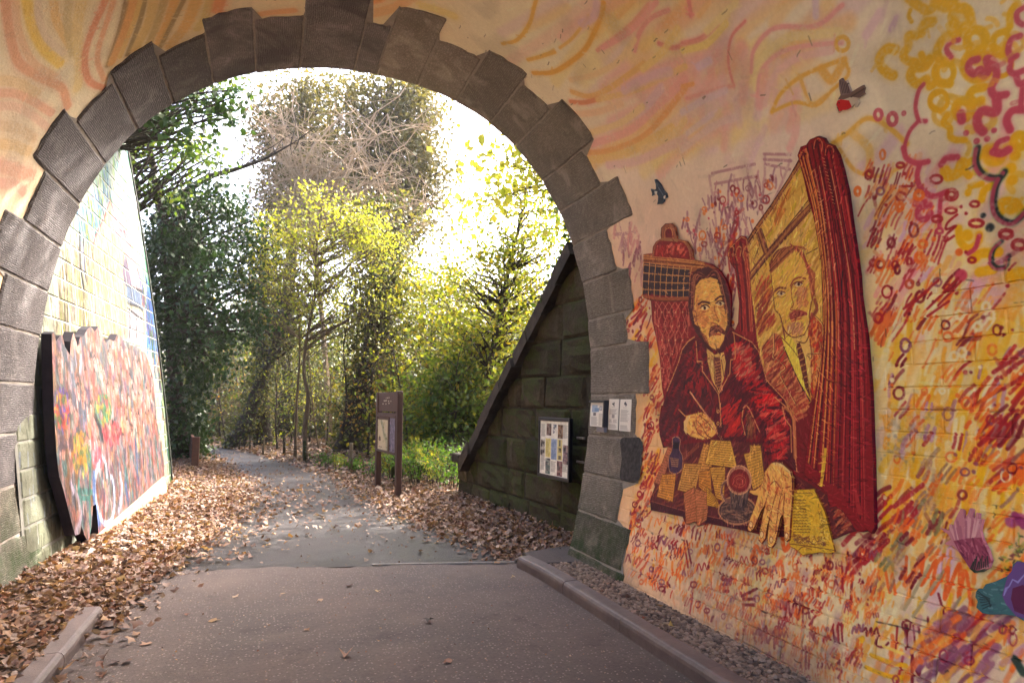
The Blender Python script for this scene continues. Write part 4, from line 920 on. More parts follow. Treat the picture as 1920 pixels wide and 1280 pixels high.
    L(R2([(570, 770), (610, 770), (625, 960), (650, 1030)]), 1.6, UMB); L(R2([(690, 740), (672, 770), (690, 900)]), 1.6, UMB); hatch(R2([(570, 720), (610, 760), (620, 900), (590, 880)]), 16, (60, 100), (6, 14), (1.4, 3), [C(230, 196, 130), C(180, 130, 84)])
    for y in (1165, 1255): x, yy = R2([(645, y)])[0]; L([(x, yy), (x + .4, yy)], 6, C(206, 152, 96), 1, False); L([(x, yy), (x + .4, yy)], 3, C(96, 48, 44), 1, False)
    # head
    P(R2([(430, 250), (440, 150), (490, 95), (570, 78), (650, 120), (700, 190), (730, 300), (742, 420), (738, 540), (700, 600), (660, 720), (560, 690), (470, 560), (440, 480), (420, 380)]), C(72, 32, 38))
    face = R2([(468, 330), (475, 230), (510, 180), (580, 155), (640, 175), (690, 250), (700, 330), (712, 420), (718, 500), (700, 560), (690, 630), (655, 690), (610, 700), (560, 650), (520, 560), (490, 500), (462, 440)])
    P(face, SKIN)
    hatch(face, 150, (30, 80), (4, 14), (1.6, 4), [C(236, 190, 112), C(222, 160, 92), C(214, 150, 96), C(240, 200, 120), C(226, 176, 90)], a=(.35, .7))
    P(R2([(450, 400), (490, 395), (500, 480), (495, 525), (470, 510)]), C(214, 152, 90)); L(R2([(455, 405), (480, 420), (485, 470), (470, 500)]), 1.8, C(140, 74, 54))
    P(R2([(510, 560), (560, 600), (580, 660), (545, 640)]), C(170, 96, 70), .7); P(R2([(650, 380), (700, 350), (716, 470), (690, 540), (660, 470)]), C(206, 142, 84), .7); P(R2([(590, 380), (630, 370), (640, 470), (610, 490), (590, 460)]), C(196, 126, 78), .55)
    hatch(R2([(470, 290), (520, 330), (590, 480), (530, 560), (480, 430)]), 40, (50, 80), (5, 12), (1.6, 3), [C(196, 124, 76), C(206, 136, 84)])
    for k in range(26): L(R2([(560 + rs.uniform(-12, 12), 160), (510 - k * 2.4 + rs.uniform(-8, 8), 130 + rs.uniform(-6, 20)), (455 + rs.uniform(-10, 14), 230 + k * 7)]), 2, rs.choice([C(54, 22, 32), C(120, 66, 56), C(170, 110, 82), C(84, 36, 40)]), .85)
    for k in range(26): L(R2([(565 + rs.uniform(-12, 12), 158), (640 + rs.uniform(-8, 8), 130 + rs.uniform(-20, 20)), (705 + rs.uniform(-16, 16), 230 + k * 8)]), 2, rs.choice([C(54, 22, 32), C(120, 66, 56), C(166, 104, 80), C(84, 36, 40)]), .85)
    L(R2([(498, 362), (530, 342), (580, 350)]), 3, C(66, 28, 32)); L(R2([(625, 330), (655, 305), (690, 302)]), 3, C(66, 28, 32))
    for c in ((545, 388), (662, 355)):
        x, y = R2([c])[0]; P([(x - 8, y + 1), (x - 3, y - 4), (x + 4, y - 4), (x + 8, y), (x + 3, y + 4), (x - 3, y + 4)], C(236, 212, 160)); L([(x, y), (x + .4, y + .2)], 5.4, C(66, 34, 34), 1, False); L([(x - 8, y), (x - 2, y - 5), (x + 4, y - 5), (x + 9, y - 1)], 1.8, C(66, 28, 32)); L([(x - 8, y + 5), (x, y + 8), (x + 8, y + 5)], 1.3, C(166, 96, 66))
    L(R2([(618, 370), (625, 430), (650, 480), (632, 505), (600, 500), (592, 520)]), 2, C(150, 84, 56)); L(R2([(640, 380), (668, 470), (655, 490)]), 2.4, C(240, 204, 130), .8)
    P(R2([(575, 580), (590, 530), (640, 512), (670, 530), (700, 570), (722, 585), (690, 590), (650, 568), (610, 580), (580, 612)]), C(104, 52, 48)); hatch(R2([(578, 580), (600, 530), (660, 520), (712, 582), (650, 565), (590, 605)]), 40, (20, 140), (4, 10), (1.2, 2.4), [C(60, 26, 34), C(186, 122, 90), C(140, 80, 64)])
    L(R2([(610, 592), (640, 585), (665, 590)]), 2.6, C(166, 74, 60)); L(R2([(615, 612), (650, 610)]), 1.6, C(238, 196, 124)); L(R2([(560, 640), (600, 700), (650, 700), (690, 640)]), 1.8, C(110, 54, 46)); L(R2([(465, 440), (500, 530), (560, 650)]), 1.6, C(110, 54, 46)); L(R2([(718, 440), (716, 540), (690, 640)]), 1.8, C(96, 44, 42))
    hatch(R2([(600, 640), (660, 630), (650, 690), (610, 690)]), 12, (20, 120), (3, 7), (1.4, 2.4), [C(236, 190, 120), C(206, 146, 96)])
    # --- table top
    tb = R3([(235, 398), (330, 378), (560, 350), (980, 360), (1000, 560), (1230, 600), (1480, 760), (1680, 700), (1690, 1018), (1510, 1085), (1200, 1075), (800, 1010), (560, 965), (140, 866), (134, 790), (170, 690), (230, 480)])
    P(tb, C(90, 38, 44)); hatch(tb, 200, (20, 60), (8, 28), (1.6, 4), [C(126, 62, 54), C(66, 24, 38), C(150, 84, 62), C(110, 46, 46)])
    P(R3([(136, 800), (400, 880), (640, 930), (1200, 1010), (1500, 1040), (1520, 1080), (1200, 1075), (800, 1010), (140, 866)]), C(66, 26, 40)); L(R3([(134, 796), (400, 872), (640, 925), (900, 985), (1200, 1020)]), 1.4, C(166, 100, 80), .7)
    hatch(R3([(1480, 800), (1670, 720), (1690, 1010), (1540, 1040)]), 40, (20, 60), (10, 34), (2, 4), [C(150, 60, 50), C(190, 120, 84), C(60, 22, 36)])
    # --- sheets of writing
    def sheet(pts, col, lines, lc=C(120, 76, 46)):
        q = R3(pts); P(q, col); outline(q, 1.3, C(110, 66, 42))
        a, b, c, d = (np.array(p) for p in q)
        for k in range(1, lines):
            f = k / lines; p, r = a + (d - a) * f, b + (c - b) * f
            x = 0.08
            while x < .9:
                l = rs.uniform(.04, .16); e = min(.93, x + l)
                L([p + (r - p) * x + (0, rs.uniform(-.4, .4)), p + (r - p) * e], 1.1, lc, .8, False, .3); x = e + rs.uniform(.02, .04)
    sheet([(268, 388), (300, 400), (225, 680), (163, 660)], C(176, 106, 84), 14); sheet([(225, 600), (330, 590), (305, 805), (185, 765)], C(206, 142, 74), 10); sheet([(540, 362), (590, 380), (600, 600), (470, 600)], C(206, 148, 82), 11)
    sheet([(390, 515), (520, 520), (470, 745), (340, 715)], C(200, 148, 84), 12); sheet([(500, 580), (590, 560), (600, 780), (500, 690)], C(196, 132, 66), 7); sheet([(388, 740), (470, 690), (500, 950), (405, 970)], C(184, 112, 80), 12); sheet([(470, 700), (580, 740), (560, 940), (490, 985)], C(186, 116, 82), 12)
    sheet([(582, 545), (700, 540), (690, 800), (630, 775)], C(204, 152, 76), 13); sheet([(560, 690), (640, 780), (660, 850), (562, 830)], C(204, 154, 66), 8); sheet([(885, 378), (970, 380), (975, 470), (890, 470)], C(206, 156, 82), 4); sheet([(840, 445), (970, 410), (1000, 660), (910, 715)], C(204, 154, 78), 12)
    sheet([(592, 338), (742, 348), (792, 552), (548, 520)], C(216, 166, 84), 11)
    # ink bottle
    P(R3([(305, 320), (350, 315), (362, 350), (355, 410), (380, 460), (372, 560), (330, 595), (280, 570), (272, 470), (305, 420)]), C(70, 48, 72)); P(R3([(288, 470), (350, 480), (345, 545), (292, 535)]), C(150, 110, 96)); L(R3([(303, 325), (300, 410), (276, 470), (280, 570), (330, 592), (376, 555), (378, 460), (356, 410), (362, 335), (330, 315), (303, 325)]), 1.6, C(176, 128, 100)); P(R3([(308, 355), (350, 355), (348, 405), (310, 405)]), C(36, 26, 40))
    for k in range(4): L(R3([(294, 480 + k * 16), (344, 486 + k * 15)]), 1.1, C(70, 44, 52), .8, False)
    # writing hand and pen
    P(R3([(405, 150), (440, 148), (520, 130), (570, 160), (620, 215), (640, 270), (625, 300), (575, 335), (500, 330), (440, 310), (395, 270)]), SKIN); P(R3([(388, 200), (425, 155), (440, 150), (415, 215), (408, 300), (390, 270)]), C(228, 190, 130))
    hatch(R3([(430, 160), (540, 140), (620, 260), (520, 320), (430, 300)]), 50, (-60, 60), (4, 13), (1.4, 3), [C(196, 118, 72), C(238, 192, 116), C(176, 96, 66)])
    for pts in (R3([(480, 190), (520, 230), (560, 300), (600, 325)]), R3([(500, 150), (560, 200), (610, 260)]), R3([(470, 230), (500, 290), (560, 330)]), R3([(405, 155), (520, 130), (580, 165), (630, 230), (636, 285), (575, 335), (480, 328), (410, 300)])): L(pts, 1.7, C(120, 56, 44))
    L(R2([(436, 1020), (500, 1110), (560, 1190)]) + R3([(640, 290), (678, 338)]), 3, C(206, 146, 106), .95, False); L(R2([(440, 1016), (506, 1106), (566, 1188)]), 1, C(90, 44, 42), .8, False); L(R3([(645, 295), (680, 342)]), 2, C(50, 30, 34), .95, False)
    # cup and saucer
    def ell(c, rx, ry, n=26): return R3([(c[0] + rx * math.cos(2 * math.pi * k / n), c[1] + ry * math.sin(2 * math.pi * k / n)) for k in range(n)])
    P(ell((792, 868), 142, 104), C(76, 56, 56)); outline(ell((792, 868), 142, 104), 3, C(196, 140, 104)); outline(ell((792, 868), 120, 84), 1.6, C(130, 96, 84)); outline(ell((795, 850), 84, 52), 2, C(150, 104, 86)); hatch(ell((792, 868), 130, 92), 40, (-30, 30), (6, 16), (1.4, 3), [C(110, 84, 78), C(54, 40, 46), C(150, 116, 96)])
    L(R3([(735, 640), (690, 660), (672, 730), (700, 790), (750, 790)]), 5.5, C(120, 84, 76)); L(R3([(735, 635), (685, 655), (665, 730), (696, 798)]), 1.5, C(206, 156, 116))
    P(R3([(718, 620), (735, 740), (755, 860), (830, 870), (865, 830), (890, 640)]), C(70, 54, 58)); hatch(R3([(730, 700), (885, 680), (850, 840), (760, 850)]), 36, (70, 100), (8, 22), (1.6, 3), [C(104, 84, 80), C(46, 34, 42), C(140, 112, 98)])
    P(ell((806, 640), 92, 108), C(170, 116, 96)); outline(ell((806, 640), 92, 108), 2, C(214, 160, 120)); P(ell((806, 645), 78, 88), C(116, 38, 42))
    for k in range(5): outline(ell((808, 648 + k), 58 - k * 11, 56 - k * 11, 18), 1.2, C(196, 104, 84) if k % 2 else C(160, 60, 58))
    # --- right-hand curtain
    P(CURTAIN_OUT, C(124, 28, 40))
    top = R1([(1262, 200), (1330, 140), (1400, 80), (1470, 130), (1560, 220)]); mid = R1([(1390, 700), (1440, 690), (1500, 680), (1580, 690), (1655, 700)]); bot = R2([(1450, 500), (1500, 500), (1580, 500), (1680, 500), (1755, 500)]); end = R3([(1330, 500), (1460, 640), (1560, 700), (1690, 900), (1826, 990)])
    def along(f, jit=0.0):
        out = []
        for row in (top, mid, bot, end):
            g = min(3.999, max(0, (f + rs.uniform(-jit, jit)) * 4)); i = int(g); w = g - i
            out.append((row[i][0] * (1 - w) + row[i + 1][0] * w, row[i][1] * (1 - w) + row[i + 1][1] * w))
        return smooth_line(out, 6)
    for _ in range(150):
        f = rs.random(); ln = along(f, .03); i = rs.randint(0, len(ln) - 6); j = min(len(ln), i + rs.randint(4, 14))
        pal = [C(176, 66, 56), C(206, 122, 66), C(150, 42, 46), C(92, 22, 36), C(218, 160, 84), C(130, 40, 44)] if f < .42 else [C(150, 36, 48), C(92, 20, 36), C(172, 46, 56), C(110, 28, 42), C(190, 84, 76), C(76, 18, 34)]
        L(ln[i:j], rs.uniform(1.6, 5.5), rs.choice(pal), rs.uniform(.6, .95), False, .35, rs.uniform(0, .2), taper=True)
    for f in (.03, .12, .24, .36, .5, .66, .82): L(along(f), 3, C(64, 14, 32), .75, False)
    for f in (.015, .09, .2): L(along(f), 2.4, C(216, 146, 84), .9, False)
    for f in (.3, .44, .74): L(along(f)[2:14], 1.6, C(222, 170, 120), .8, False)
    for a in ((1300, 185), (1405, 100), (1490, 150)): L(R1([(a[0] - 28, a[1] + 50), (a[0] - 20, a[1] - 5), (a[0] + 10, a[1] - 24), (a[0] + 34, a[1] + 12), (a[0] + 30, a[1] + 70)]), 2.4, C(196, 110, 84)); L(R1([(a[0] - 20, a[1] + 40), (a[0] - 6, a[1] + 4), (a[0] + 16, a[1] + 6)]), 3.4, C(76, 18, 34))
    for x0, y0, n in ((1440, 220, 14), (1400, 470, 10)):
        for k in range(n): L(R1([(x0 + k * 6, y0 + k * 26), (x0 + 16 + k * 6, y0 + 8 + k * 26)]), 1.5, C(216, 150, 110), .8, False)
    for k in range(26): L(R1([(1478, 1000 + k * 11), (1492, 1004 + k * 11)]), 1.2, C(226, 150, 110), .8, False)
    outline(CURTAIN_OUT, 2.2, C(74, 16, 34))
    P(R3([(1676, 700), (1695, 700), (1740, 880), (1750, 905), (1710, 905)]), C(160, 54, 58), .9); L(R2([(1590, 120), (1585, 300)]), 2.4, C(50, 40, 50)); P(R3([(1455, 400), (1476, 400), (1462, 560), (1440, 690), (1420, 690)]), C(214, 176, 70), .9)
    # --- letter
    P(LETTER_OUT, C(212, 172, 66)); hatch(LETTER_OUT, 80, (50, 120), (6, 18), (1.6, 4), [C(226, 188, 84), C(198, 150, 54), C(190, 158, 70)], a=(.4, .7))
    for k in range(13):
        x = 1226.0; y = 770 + k * 22
        if k == 0: y = 740
        xe = (1300 + k * 4) if k else 1340
        x = 1222 if k else 1240
        while x < xe:
            l = rs.uniform(8, 30); L(R3([(x, y), (x + l * .5, y - 4), (x + l, y + 1)]), 1.3, C(96, 64, 40), .9, False); x += l + 7
    hatch(R3([(1400, 800), (1440, 860), (1500, 1100), (1420, 1110)]), 40, (0, 180), (3, 7), (1.2, 2.2), [C(140, 96, 44), C(230, 200, 110)]); hatch(R3([(1215, 1040), (1420, 1060), (1500, 1140), (1230, 1110)]), 90, (0, 180), (3, 7), (1.2, 2.4), [C(130, 84, 44), C(160, 110, 60), C(226, 190, 90), C(110, 70, 60)])
    outline(LETTER_OUT, 1.6, C(120, 76, 40)); L(R3([(1200, 1120), (1290, 1130), (1420, 1150), (1530, 1168)]), 1.6, C(110, 66, 40)); L(R3([(1262, 1165), (1300, 1140), (1360, 1165)]), 1.6, C(130, 80, 44))
    # --- resting hand
    P(HAND_OUT, SKIN); hatch(HAND_OUT, 170, (55, 110), (5, 16), (1.6, 3.6), [C(206, 128, 76), C(240, 196, 118), C(188, 104, 68), C(232, 184, 112), C(214, 150, 96)], a=(.4, .8))
    P(R3([(1060, 512), (1100, 503), (1150, 518), (1210, 575), (1212, 610), (1150, 545), (1090, 530)]), C(230, 192, 130))
    for pts in (R3([(1030, 600), (1050, 640), (1040, 690), (1085, 650), (1110, 670), (1130, 700)]), R3([(1052, 690), (1010, 840), (940, 980)]), R3([(1110, 700), (1075, 830), (1035, 990)]), R3([(1150, 700), (1120, 830), (1095, 1040)]), R3([(1165, 740), (1152, 880), (1160, 1060)]), R3([(1170, 700), (1205, 690)])): L(pts, 2, C(134, 62, 46), .85)
    P(R3([(1035, 650), (1060, 655), (1045, 720), (1025, 720)]), C(206, 90, 60), .55); P(R3([(1095, 690), (1125, 690), (1110, 750), (1085, 740)]), C(206, 90, 60), .5)
    for c in ((1045, 850), (1112, 872), (985, 830), (1190, 800)): outline(R3([(c[0] + 15 * math.cos(t), c[1] + 19 * math.sin(t)) for t in np.linspace(0, 6, 10)]), 1.3, C(150, 76, 52), False)
    for c, rx, ry in (((909, 975), 15, 24), ((990, 1050), 15, 26), ((1062, 1090), 13, 24), ((1178, 1060), 12, 24)): P(R3([(c[0] + rx * math.cos(t), c[1] + ry * math.sin(t)) for t in np.linspace(0, 6.28, 12)]), C(240, 204, 146)); outline(R3([(c[0] + rx * math.cos(t), c[1] + ry * math.sin(t)) for t in np.linspace(0, 6.28, 12)]), 1.4, C(140, 70, 50))
    outline(HAND_OUT, 1.8, C(104, 46, 40))
    cv.texture_strokes(9000, .045, .006, .34, .6, 5)
    cv.a = np.clip((cv.a - .5) * 1.08 + .485, 0, 1)
    lum = cv.a.mean(2, keepdims=True)
    cv.a = np.clip(lum + (cv.a - lum) * 1.2, 0, 1) ** .92
    cv.a = np.clip(cv.a * (0.94 + .12 * cv.grain[..., None]), 0, 1)
    return cv

def build_board():
    cv = paint_board()
    m = painted('compartment_board', cv, rough=0.42, spec=0.22, bump=0.0015, bscale=120, wear=False)
    c = W([(1450, 800)])[0]; root = empty('painted_board', S(c[0], c[1], 0.0), 'large cut-out board painted with a moustached man writing at a train table', 'painted board')
    for nm, out, off, th in (('board', BOARD_OUT, 0.012, 0.012), ('curtain', CURTAIN_OUT, 0.0243, 0.009), ('letter', LETTER_OUT, 0.0243, 0.007), ('hand', HAND_OUT, 0.0316, 0.008)):
        v, f, uv = cutout(W(out), S, off, th, cv, 0.07)
        link(nm, new_mesh(nm, v, f, uv), m, root)
    return root

# ------------------------------------------------------------------ small sawn pieces on the same wall
def build_birds():
    # robin
    A = crop(1280, 0, 2)
    body = [(582, 395), (590, 372), (600, 355), (593, 330), (594, 300), (604, 292), (612, 305), (622, 300), (632, 325), (640, 345), (655, 335), (684, 318), (690, 330), (686, 345), (690, 352), (672, 362), (664, 372), (668, 385), (660, 402), (655, 402), (652, 388), (640, 404), (618, 412), (602, 412), (594, 422), (590, 410)]
    O = W(A(body)); cv = Canvas(O[:, 0].min() - .02, O[:, 1].min() - .02, O[:, 0].max() + .02, O[:, 1].max() + .02, 0.001, C(206, 190, 166))
    k = wall_scale(1600, 180)
    cv.poly(W(A([(588, 372), (600, 352), (625, 350), (645, 340), (690, 315), (695, 350), (668, 366), (640, 362), (612, 372)])), C(116, 92, 84)); cv.poly(W(A([(590, 290), (615, 290), (632, 325), (642, 350), (600, 358)])), C(128, 106, 104))
    for d in range(5): cv.stroke(W(A([(598 + d * 7, 300 + d * 3), (608 + d * 6, 348)])), 1.6 * k, C(70, 56, 58), .9)
    cv.stroke(W(A([(640, 362), (688, 332)])), 3 * k, C(86, 68, 60), .9); cv.poly(W(A([(580, 380), (600, 372), (632, 376), (642, 400), (618, 416), (594, 416)])), C(206, 30, 36)); cv.stroke(W(A([(594, 424), (588, 404)])), 2.5 * k, C(60, 40, 44)); cv.stroke(W(A([(594, 384), (595, 385)])), 2.2 * k, C(30, 24, 28))
    m = painted('robin_board', cv, .5, .3, .001, 100, False); v, f, uv = cutout(O, S, .004, .012, cv, .05)
    o = link('bird_cutout', new_mesh('bird_cutout', v, f, uv), m); tag(o, 'small cut-out grey bird with a red breast, high on the mural', 'bird cutout')
    # swallow
    A = R1
    body = [(160, 384), (172, 384), (205, 420), (230, 470), (250, 490), (256, 518), (244, 528), (236, 530), (232, 550), (214, 568), (180, 572), (186, 545), (188, 510), (178, 492), (166, 496), (140, 508), (143, 488), (132, 455), (155, 462), (166, 458), (172, 455), (170, 420)]
    O = W(A(body)); cv = Canvas(O[:, 0].min() - .02, O[:, 1].min() - .02, O[:, 0].max() + .02, O[:, 1].max() + .02, 0.0008, C(52, 66, 88))
    k = wall_scale(1240, 360)
    for d in range(6): cv.stroke(W(A([(166 + d * 5, 392 + d * 10), (180 + d * 9, 440 + d * 12)])), 1 * k, rsw[d % 3], .9); cv.stroke(W(A([(188 + d * 6, 560), (196 + d * 6, 525)])), .9 * k, C(24, 28, 40), .9)
    cv.poly(W(A([(160, 470), (182, 472), (178, 500), (162, 492)])), C(232, 226, 216)); cv.poly(W(A([(228, 510), (244, 500), (242, 528), (230, 528)])), C(228, 220, 212)); cv.stroke(W(A([(150, 470), (140, 500)])), 1.2 * k, C(20, 24, 34)); cv.stroke(W(A([(244, 495), (252, 510)])), 2 * k, C(24, 28, 40))
    m = painted('swallow_board', cv, .5, .3, .001, 100, False); v, f, uv = cutout(O, S, .004, .012, cv, .04)
    o = link('bird_cutout', new_mesh('bird_cutout', v, f, uv), m); tag(o, 'small dark blue cut-out swallow diving above the painted bag', 'bird cutout')
    # pink thistle-like flower
    A = ZD
    body = [(640, 395), (670, 402), (695, 412), (696, 375), (712, 380), (716, 405), (724, 360), (748, 310), (762, 286), (776, 295), (778, 330), (786, 345), (800, 320), (815, 282), (828, 286), (828, 330), (842, 345), (852, 308), (866, 312), (862, 350), (885, 345), (872, 410), (885, 460), (918, 520), (936, 580), (922, 622), (880, 645), (840, 652), (812, 628), (790, 590), (755, 540), (720, 500), (680, 492), (668, 485), (708, 462), (690, 432)]
    O = W(A(body)); cv = Canvas(O[:, 0].min() - .02, O[:, 1].min() - .02, O[:, 0].max() + .02, O[:, 1].max() + .02, 0.0015, C(196, 124, 130))
    rs = random.Random(3); k = wall_scale(1830, 1010)
    for d in range(40): x = rs.uniform(680, 870); cv.stroke(W(A([(x, rs.uniform(330, 400)), (x * .6 + 318, rs.uniform(440, 500))])), rs.uniform(1.5, 5) * k, rs.choice([C(214, 150, 152), C(180, 104, 116), C(222, 168, 160), C(166, 92, 110)]), .7, .5)
    cv.poly(W(A([(720, 470), (800, 455), (880, 450), (940, 590), (840, 655), (780, 580)])), C(142, 52, 78), .85)
    for d in range(60): x, y = rs.uniform(740, 920), rs.uniform(450, 560); cv.stroke(W(A([(x, y), (x + rs.uniform(0, 22), y + rs.uniform(14, 40))])), rs.uniform(1.5, 4) * k, rs.choice([C(176, 84, 106), C(104, 34, 60), C(130, 44, 72), C(196, 110, 126)]), .7, .5)
    for d in range(9): cv.stroke(W(A([(815 + d * 13, 640 - d * 3), (835 + d * 10, 590 - (d % 3) * 16)])), 2.2 * k, C(34, 48, 40), .9, .3, taper=True)
    cv.poly(W(A([(805, 625), (860, 640), (910, 625), (880, 650), (835, 655)])), C(40, 60, 46))
    m = painted('flower_board', cv, .5, .3, .001, 100, False); v, f, uv = cutout(O, S, .012, .018, cv, .07)
    o = link('flower_cutout', new_mesh('flower_cutout', v, f, uv), m); tag(o, 'pink cut-out flower with a dark plum base, low on the mural', 'flower cutout')
    # teal and purple bloom, cut by the picture edge
    body = [(850, 760), (865, 742), (890, 742), (905, 718), (960, 702), (1030, 670), (1055, 640), (1060, 605), (1085, 585), (1150, 600), (1230, 680), (1260, 800), (1220, 900), (1130, 930), (1080, 900), (1000, 888), (930, 890), (885, 882), (852, 850), (860, 815), (846, 790)]
    O = W(A(body)); cv = Canvas(O[:, 0].min() - .02, O[:, 1].min() - .02, O[:, 0].max() + .02, O[:, 1].max() + .02, 0.0015, C(60, 104, 106)); k = wall_scale(1890, 1110)
    for d in range(50): x, y = rs.uniform(860, 1040), rs.uniform(700, 880); cv.stroke(W(A([(x, y), (x + rs.uniform(10, 40), y + rs.uniform(-12, 12))])), rs.uniform(1.5, 4) * k, rs.choice([C(72, 124, 122), C(48, 86, 92), C(110, 150, 150), C(54, 110, 108)]), .7, .5)
    cv.poly(W(A([(1030, 670), (1085, 585), (1150, 600), (1260, 800), (1180, 930), (1080, 900), (1020, 830), (1000, 780)])), C(104, 72, 128)); cv.poly(W(A([(1060, 740), (1120, 720), (1200, 800), (1150, 900), (1070, 870), (1050, 800)])), C(96, 30, 70))
    for r in (1.0, .8, .62): cv.stroke(W(A([(1010, 780), (1000 + 30 * r, 740), (1040, 730), (1060, 690), (1090, 690 + 20 * r), (1130, 660)])), 2 * k, C(150, 140, 196), .9)
    for d in range(7): cv.stroke(W(A([(852 + d * 6, 750 + d * 18), (890 + d * 8, 780 + d * 9), (930, 800 + d * 8)])), 1.6 * k, C(22, 42, 44), .9)
    m = painted('bloom_board', cv, .5, .3, .001, 100, False); v, f, uv = cutout(O, S, .012, .018, cv, .07)
    o = link('flower_cutout', new_mesh('flower_cutout', v, f, uv), m); tag(o, 'teal and purple cut-out bloom at the edge of the mural below the pink flower', 'flower cutout')
rsw = [C(84, 104, 130), C(30, 40, 60), C(120, 140, 160)]
# ------------------------------------------------------------------ materials
def painted(name, canvas, rough=0.6, spec=0.3, bump=0.004, bscale=60.0, wear=True):
    t = NT(name)
    im = canvas.image(name + '_paint')
    tex = t.n('ShaderNodeTexImage', {'Vector': t.uv()}, interpolation='Cubic')
    tex.image = im
    col = tex.outputs[0]
    o = t.obj()
    if wear:
        f = t.noise(o, 35.0, 5.0, 0.7)
        col = t.mix(col, t.ramp(f, [(0.3, (0.90, 0.89, 0.87, 1)), (0.65, (1.0, 1.0, 1.0, 1))]), 1.0, 'MULTIPLY')
    t.set(color=col, rough=t.ramp(t.noise(o, 14.0, 4.0), [(0.3, (rough - .08,) * 3 + (1,)), (0.7, (rough + .12,) * 3 + (1,))]), spec=spec)
    h = t.noise(o, bscale, 6.0, 0.65)
    h2 = t.noise(o, 7.0, 3.0, 0.5)
    t.set(normal=t.bump(t.math('ADD', h, t.math('MULTIPLY', h2, 2.5)), bump))
    return t.m

def stone_mat(name, dark, light, moss=0.0, soot=0.0, cell=False):
    """droved ashlar: short tool lines running along the barrel, pits, pale wear, optional soot and moss"""
    t = NT(name)
    uv = t.uv(); o = t.obj()
    wob = t.math('ADD', t.noise(uv, 9.0, 3.0), t.math('MULTIPLY', t.noise(uv, 2.3, 2.0), 2.2))
    v = t.n('ShaderNodeSeparateXYZ', {0: uv})
    line = t.math('SINE', t.math('ADD', t.math('MULTIPLY', v.outputs[1], 2 * math.pi / 0.017), t.math('MULTIPLY', wob, 9.0)))
    brk = t.noise(t.mapping(uv, (22, 70, 1)), 1.0, 3.0, 0.6)
    tool = t.math('MULTIPLY', t.ramp(brk, [(.42, (0, 0, 0, 1)), (.58, (1, 1, 1, 1))]), t.math('MULTIPLY', t.math('ADD', line, 1.0), 0.5))
    if cell:
        vor = t.n('ShaderNodeTexVoronoi', {'Vector': t.mapping(uv, (26, 42, 1)), 'Scale': 1.0, 'Randomness': .8}, feature='DISTANCE_TO_EDGE').outputs[0]
        tool = t.math('MULTIPLY', vor, 2.2, True)
    big = t.noise(o, 2.6, 5.0, 0.6); fine = t.noise(o, 42.0, 6.0, 0.7)
    base = t.ramp(t.math('ADD', t.math('MULTIPLY', big, .65), t.math('MULTIPLY', fine, .35)), [(0.32, dark), (0.68, light)])
    base = t.mix(base, (0.80, 0.78, 0.76, 1), t.math('MULTIPLY', tool, 0.0), 'MULTIPLY')
    groove = t.math('SUBTRACT', 1.0, tool)
    base = t.mix(base, (dark[0] * .62, dark[1] * .6, dark[2] * .6, 1), t.math('MULTIPLY', groove, 0.55))
    fleck = t.math('GREATER_THAN', t.noise(o, 75.0, 3.0), 0.64)
    base = t.mix(base, (0.56, 0.51, 0.46, 1), t.math('MULTIPLY', fleck, 0.42))
    pale = t.ramp(t.noise(o, 3.4, 6.0, 0.65, 0.5), [(0.54, (0, 0, 0, 1)), (0.68, (1, 1, 1, 1))])
    base = t.mix(base, (light[0] * 1.25, light[1] * 1.24, light[2] * 1.22, 1), t.math('MULTIPLY', pale, 0.5))
    if soot:
        f = t.ramp(t.noise(o, 1.7, 5.0, 0.6, 0.6), [(0.42, (1, 1, 1, 1)), (0.56, (0, 0, 0, 1))])
        base = t.mix(base, (0.085, 0.076, 0.086, 1), t.math('MULTIPLY', f, soot))
    if moss:
        z = t.n('ShaderNodeSeparateXYZ', {0: t.n('ShaderNodeNewGeometry').outputs['Position']}).outputs[2]
        zf = t.n('ShaderNodeMapRange', {0: z, 1: 1.05, 2: 0.15, 3: 0.0, 4: 1.0}).outputs[0]
        f = t.math('MULTIPLY', t.ramp(t.noise(o, 6.0, 6.0, 0.7), [(0.38, (0, 0, 0, 1)), (0.62, (1, 1, 1, 1))]), zf)
        base = t.mix(base, (0.030, 0.052, 0.016, 1), t.math('MULTIPLY', f, moss))
    t.set(color=base, rough=0.86, spec=0.25)
    h = t.math('ADD', t.math('MULTIPLY', tool, 1.0), t.math('MULTIPLY', fine, 0.9))
    t.set(normal=t.bump(t.math('ADD', t.math('MULTIPLY', h, .8), t.math('MULTIPLY', t.noise(o, 12.0, 5.0, .65), 2.0)), 0.006, 0.9))
    return t.m

def leaf_mat(name, cols, trans=0.5, rough=0.5, hue_noise=0.0):
    t = NT(name)
    g = t.geo()
    r = g.outputs['Random Per Island']
    if len(cols) == 1: cols = [cols[0], cols[0]]
    n = len(cols)
    c = t.ramp(r, [(i / max(1, n - 1), k) for i, k in enumerate(cols)])
    t.set(color=c, rough=rough, spec=0.35)
    tr = t.n('ShaderNodeBsdfTranslucent', {'Color': t.mix(c, (1.25, 1.15, 0.55, 1), 1.0, 'MULTIPLY')})
    mx = t.n('ShaderNodeMixShader', {0: trans, 1: t.b.outputs[0], 2: tr.outputs[0]})
    t.t.links.new(mx.outputs[0], t.out.inputs[0])
    return t.m

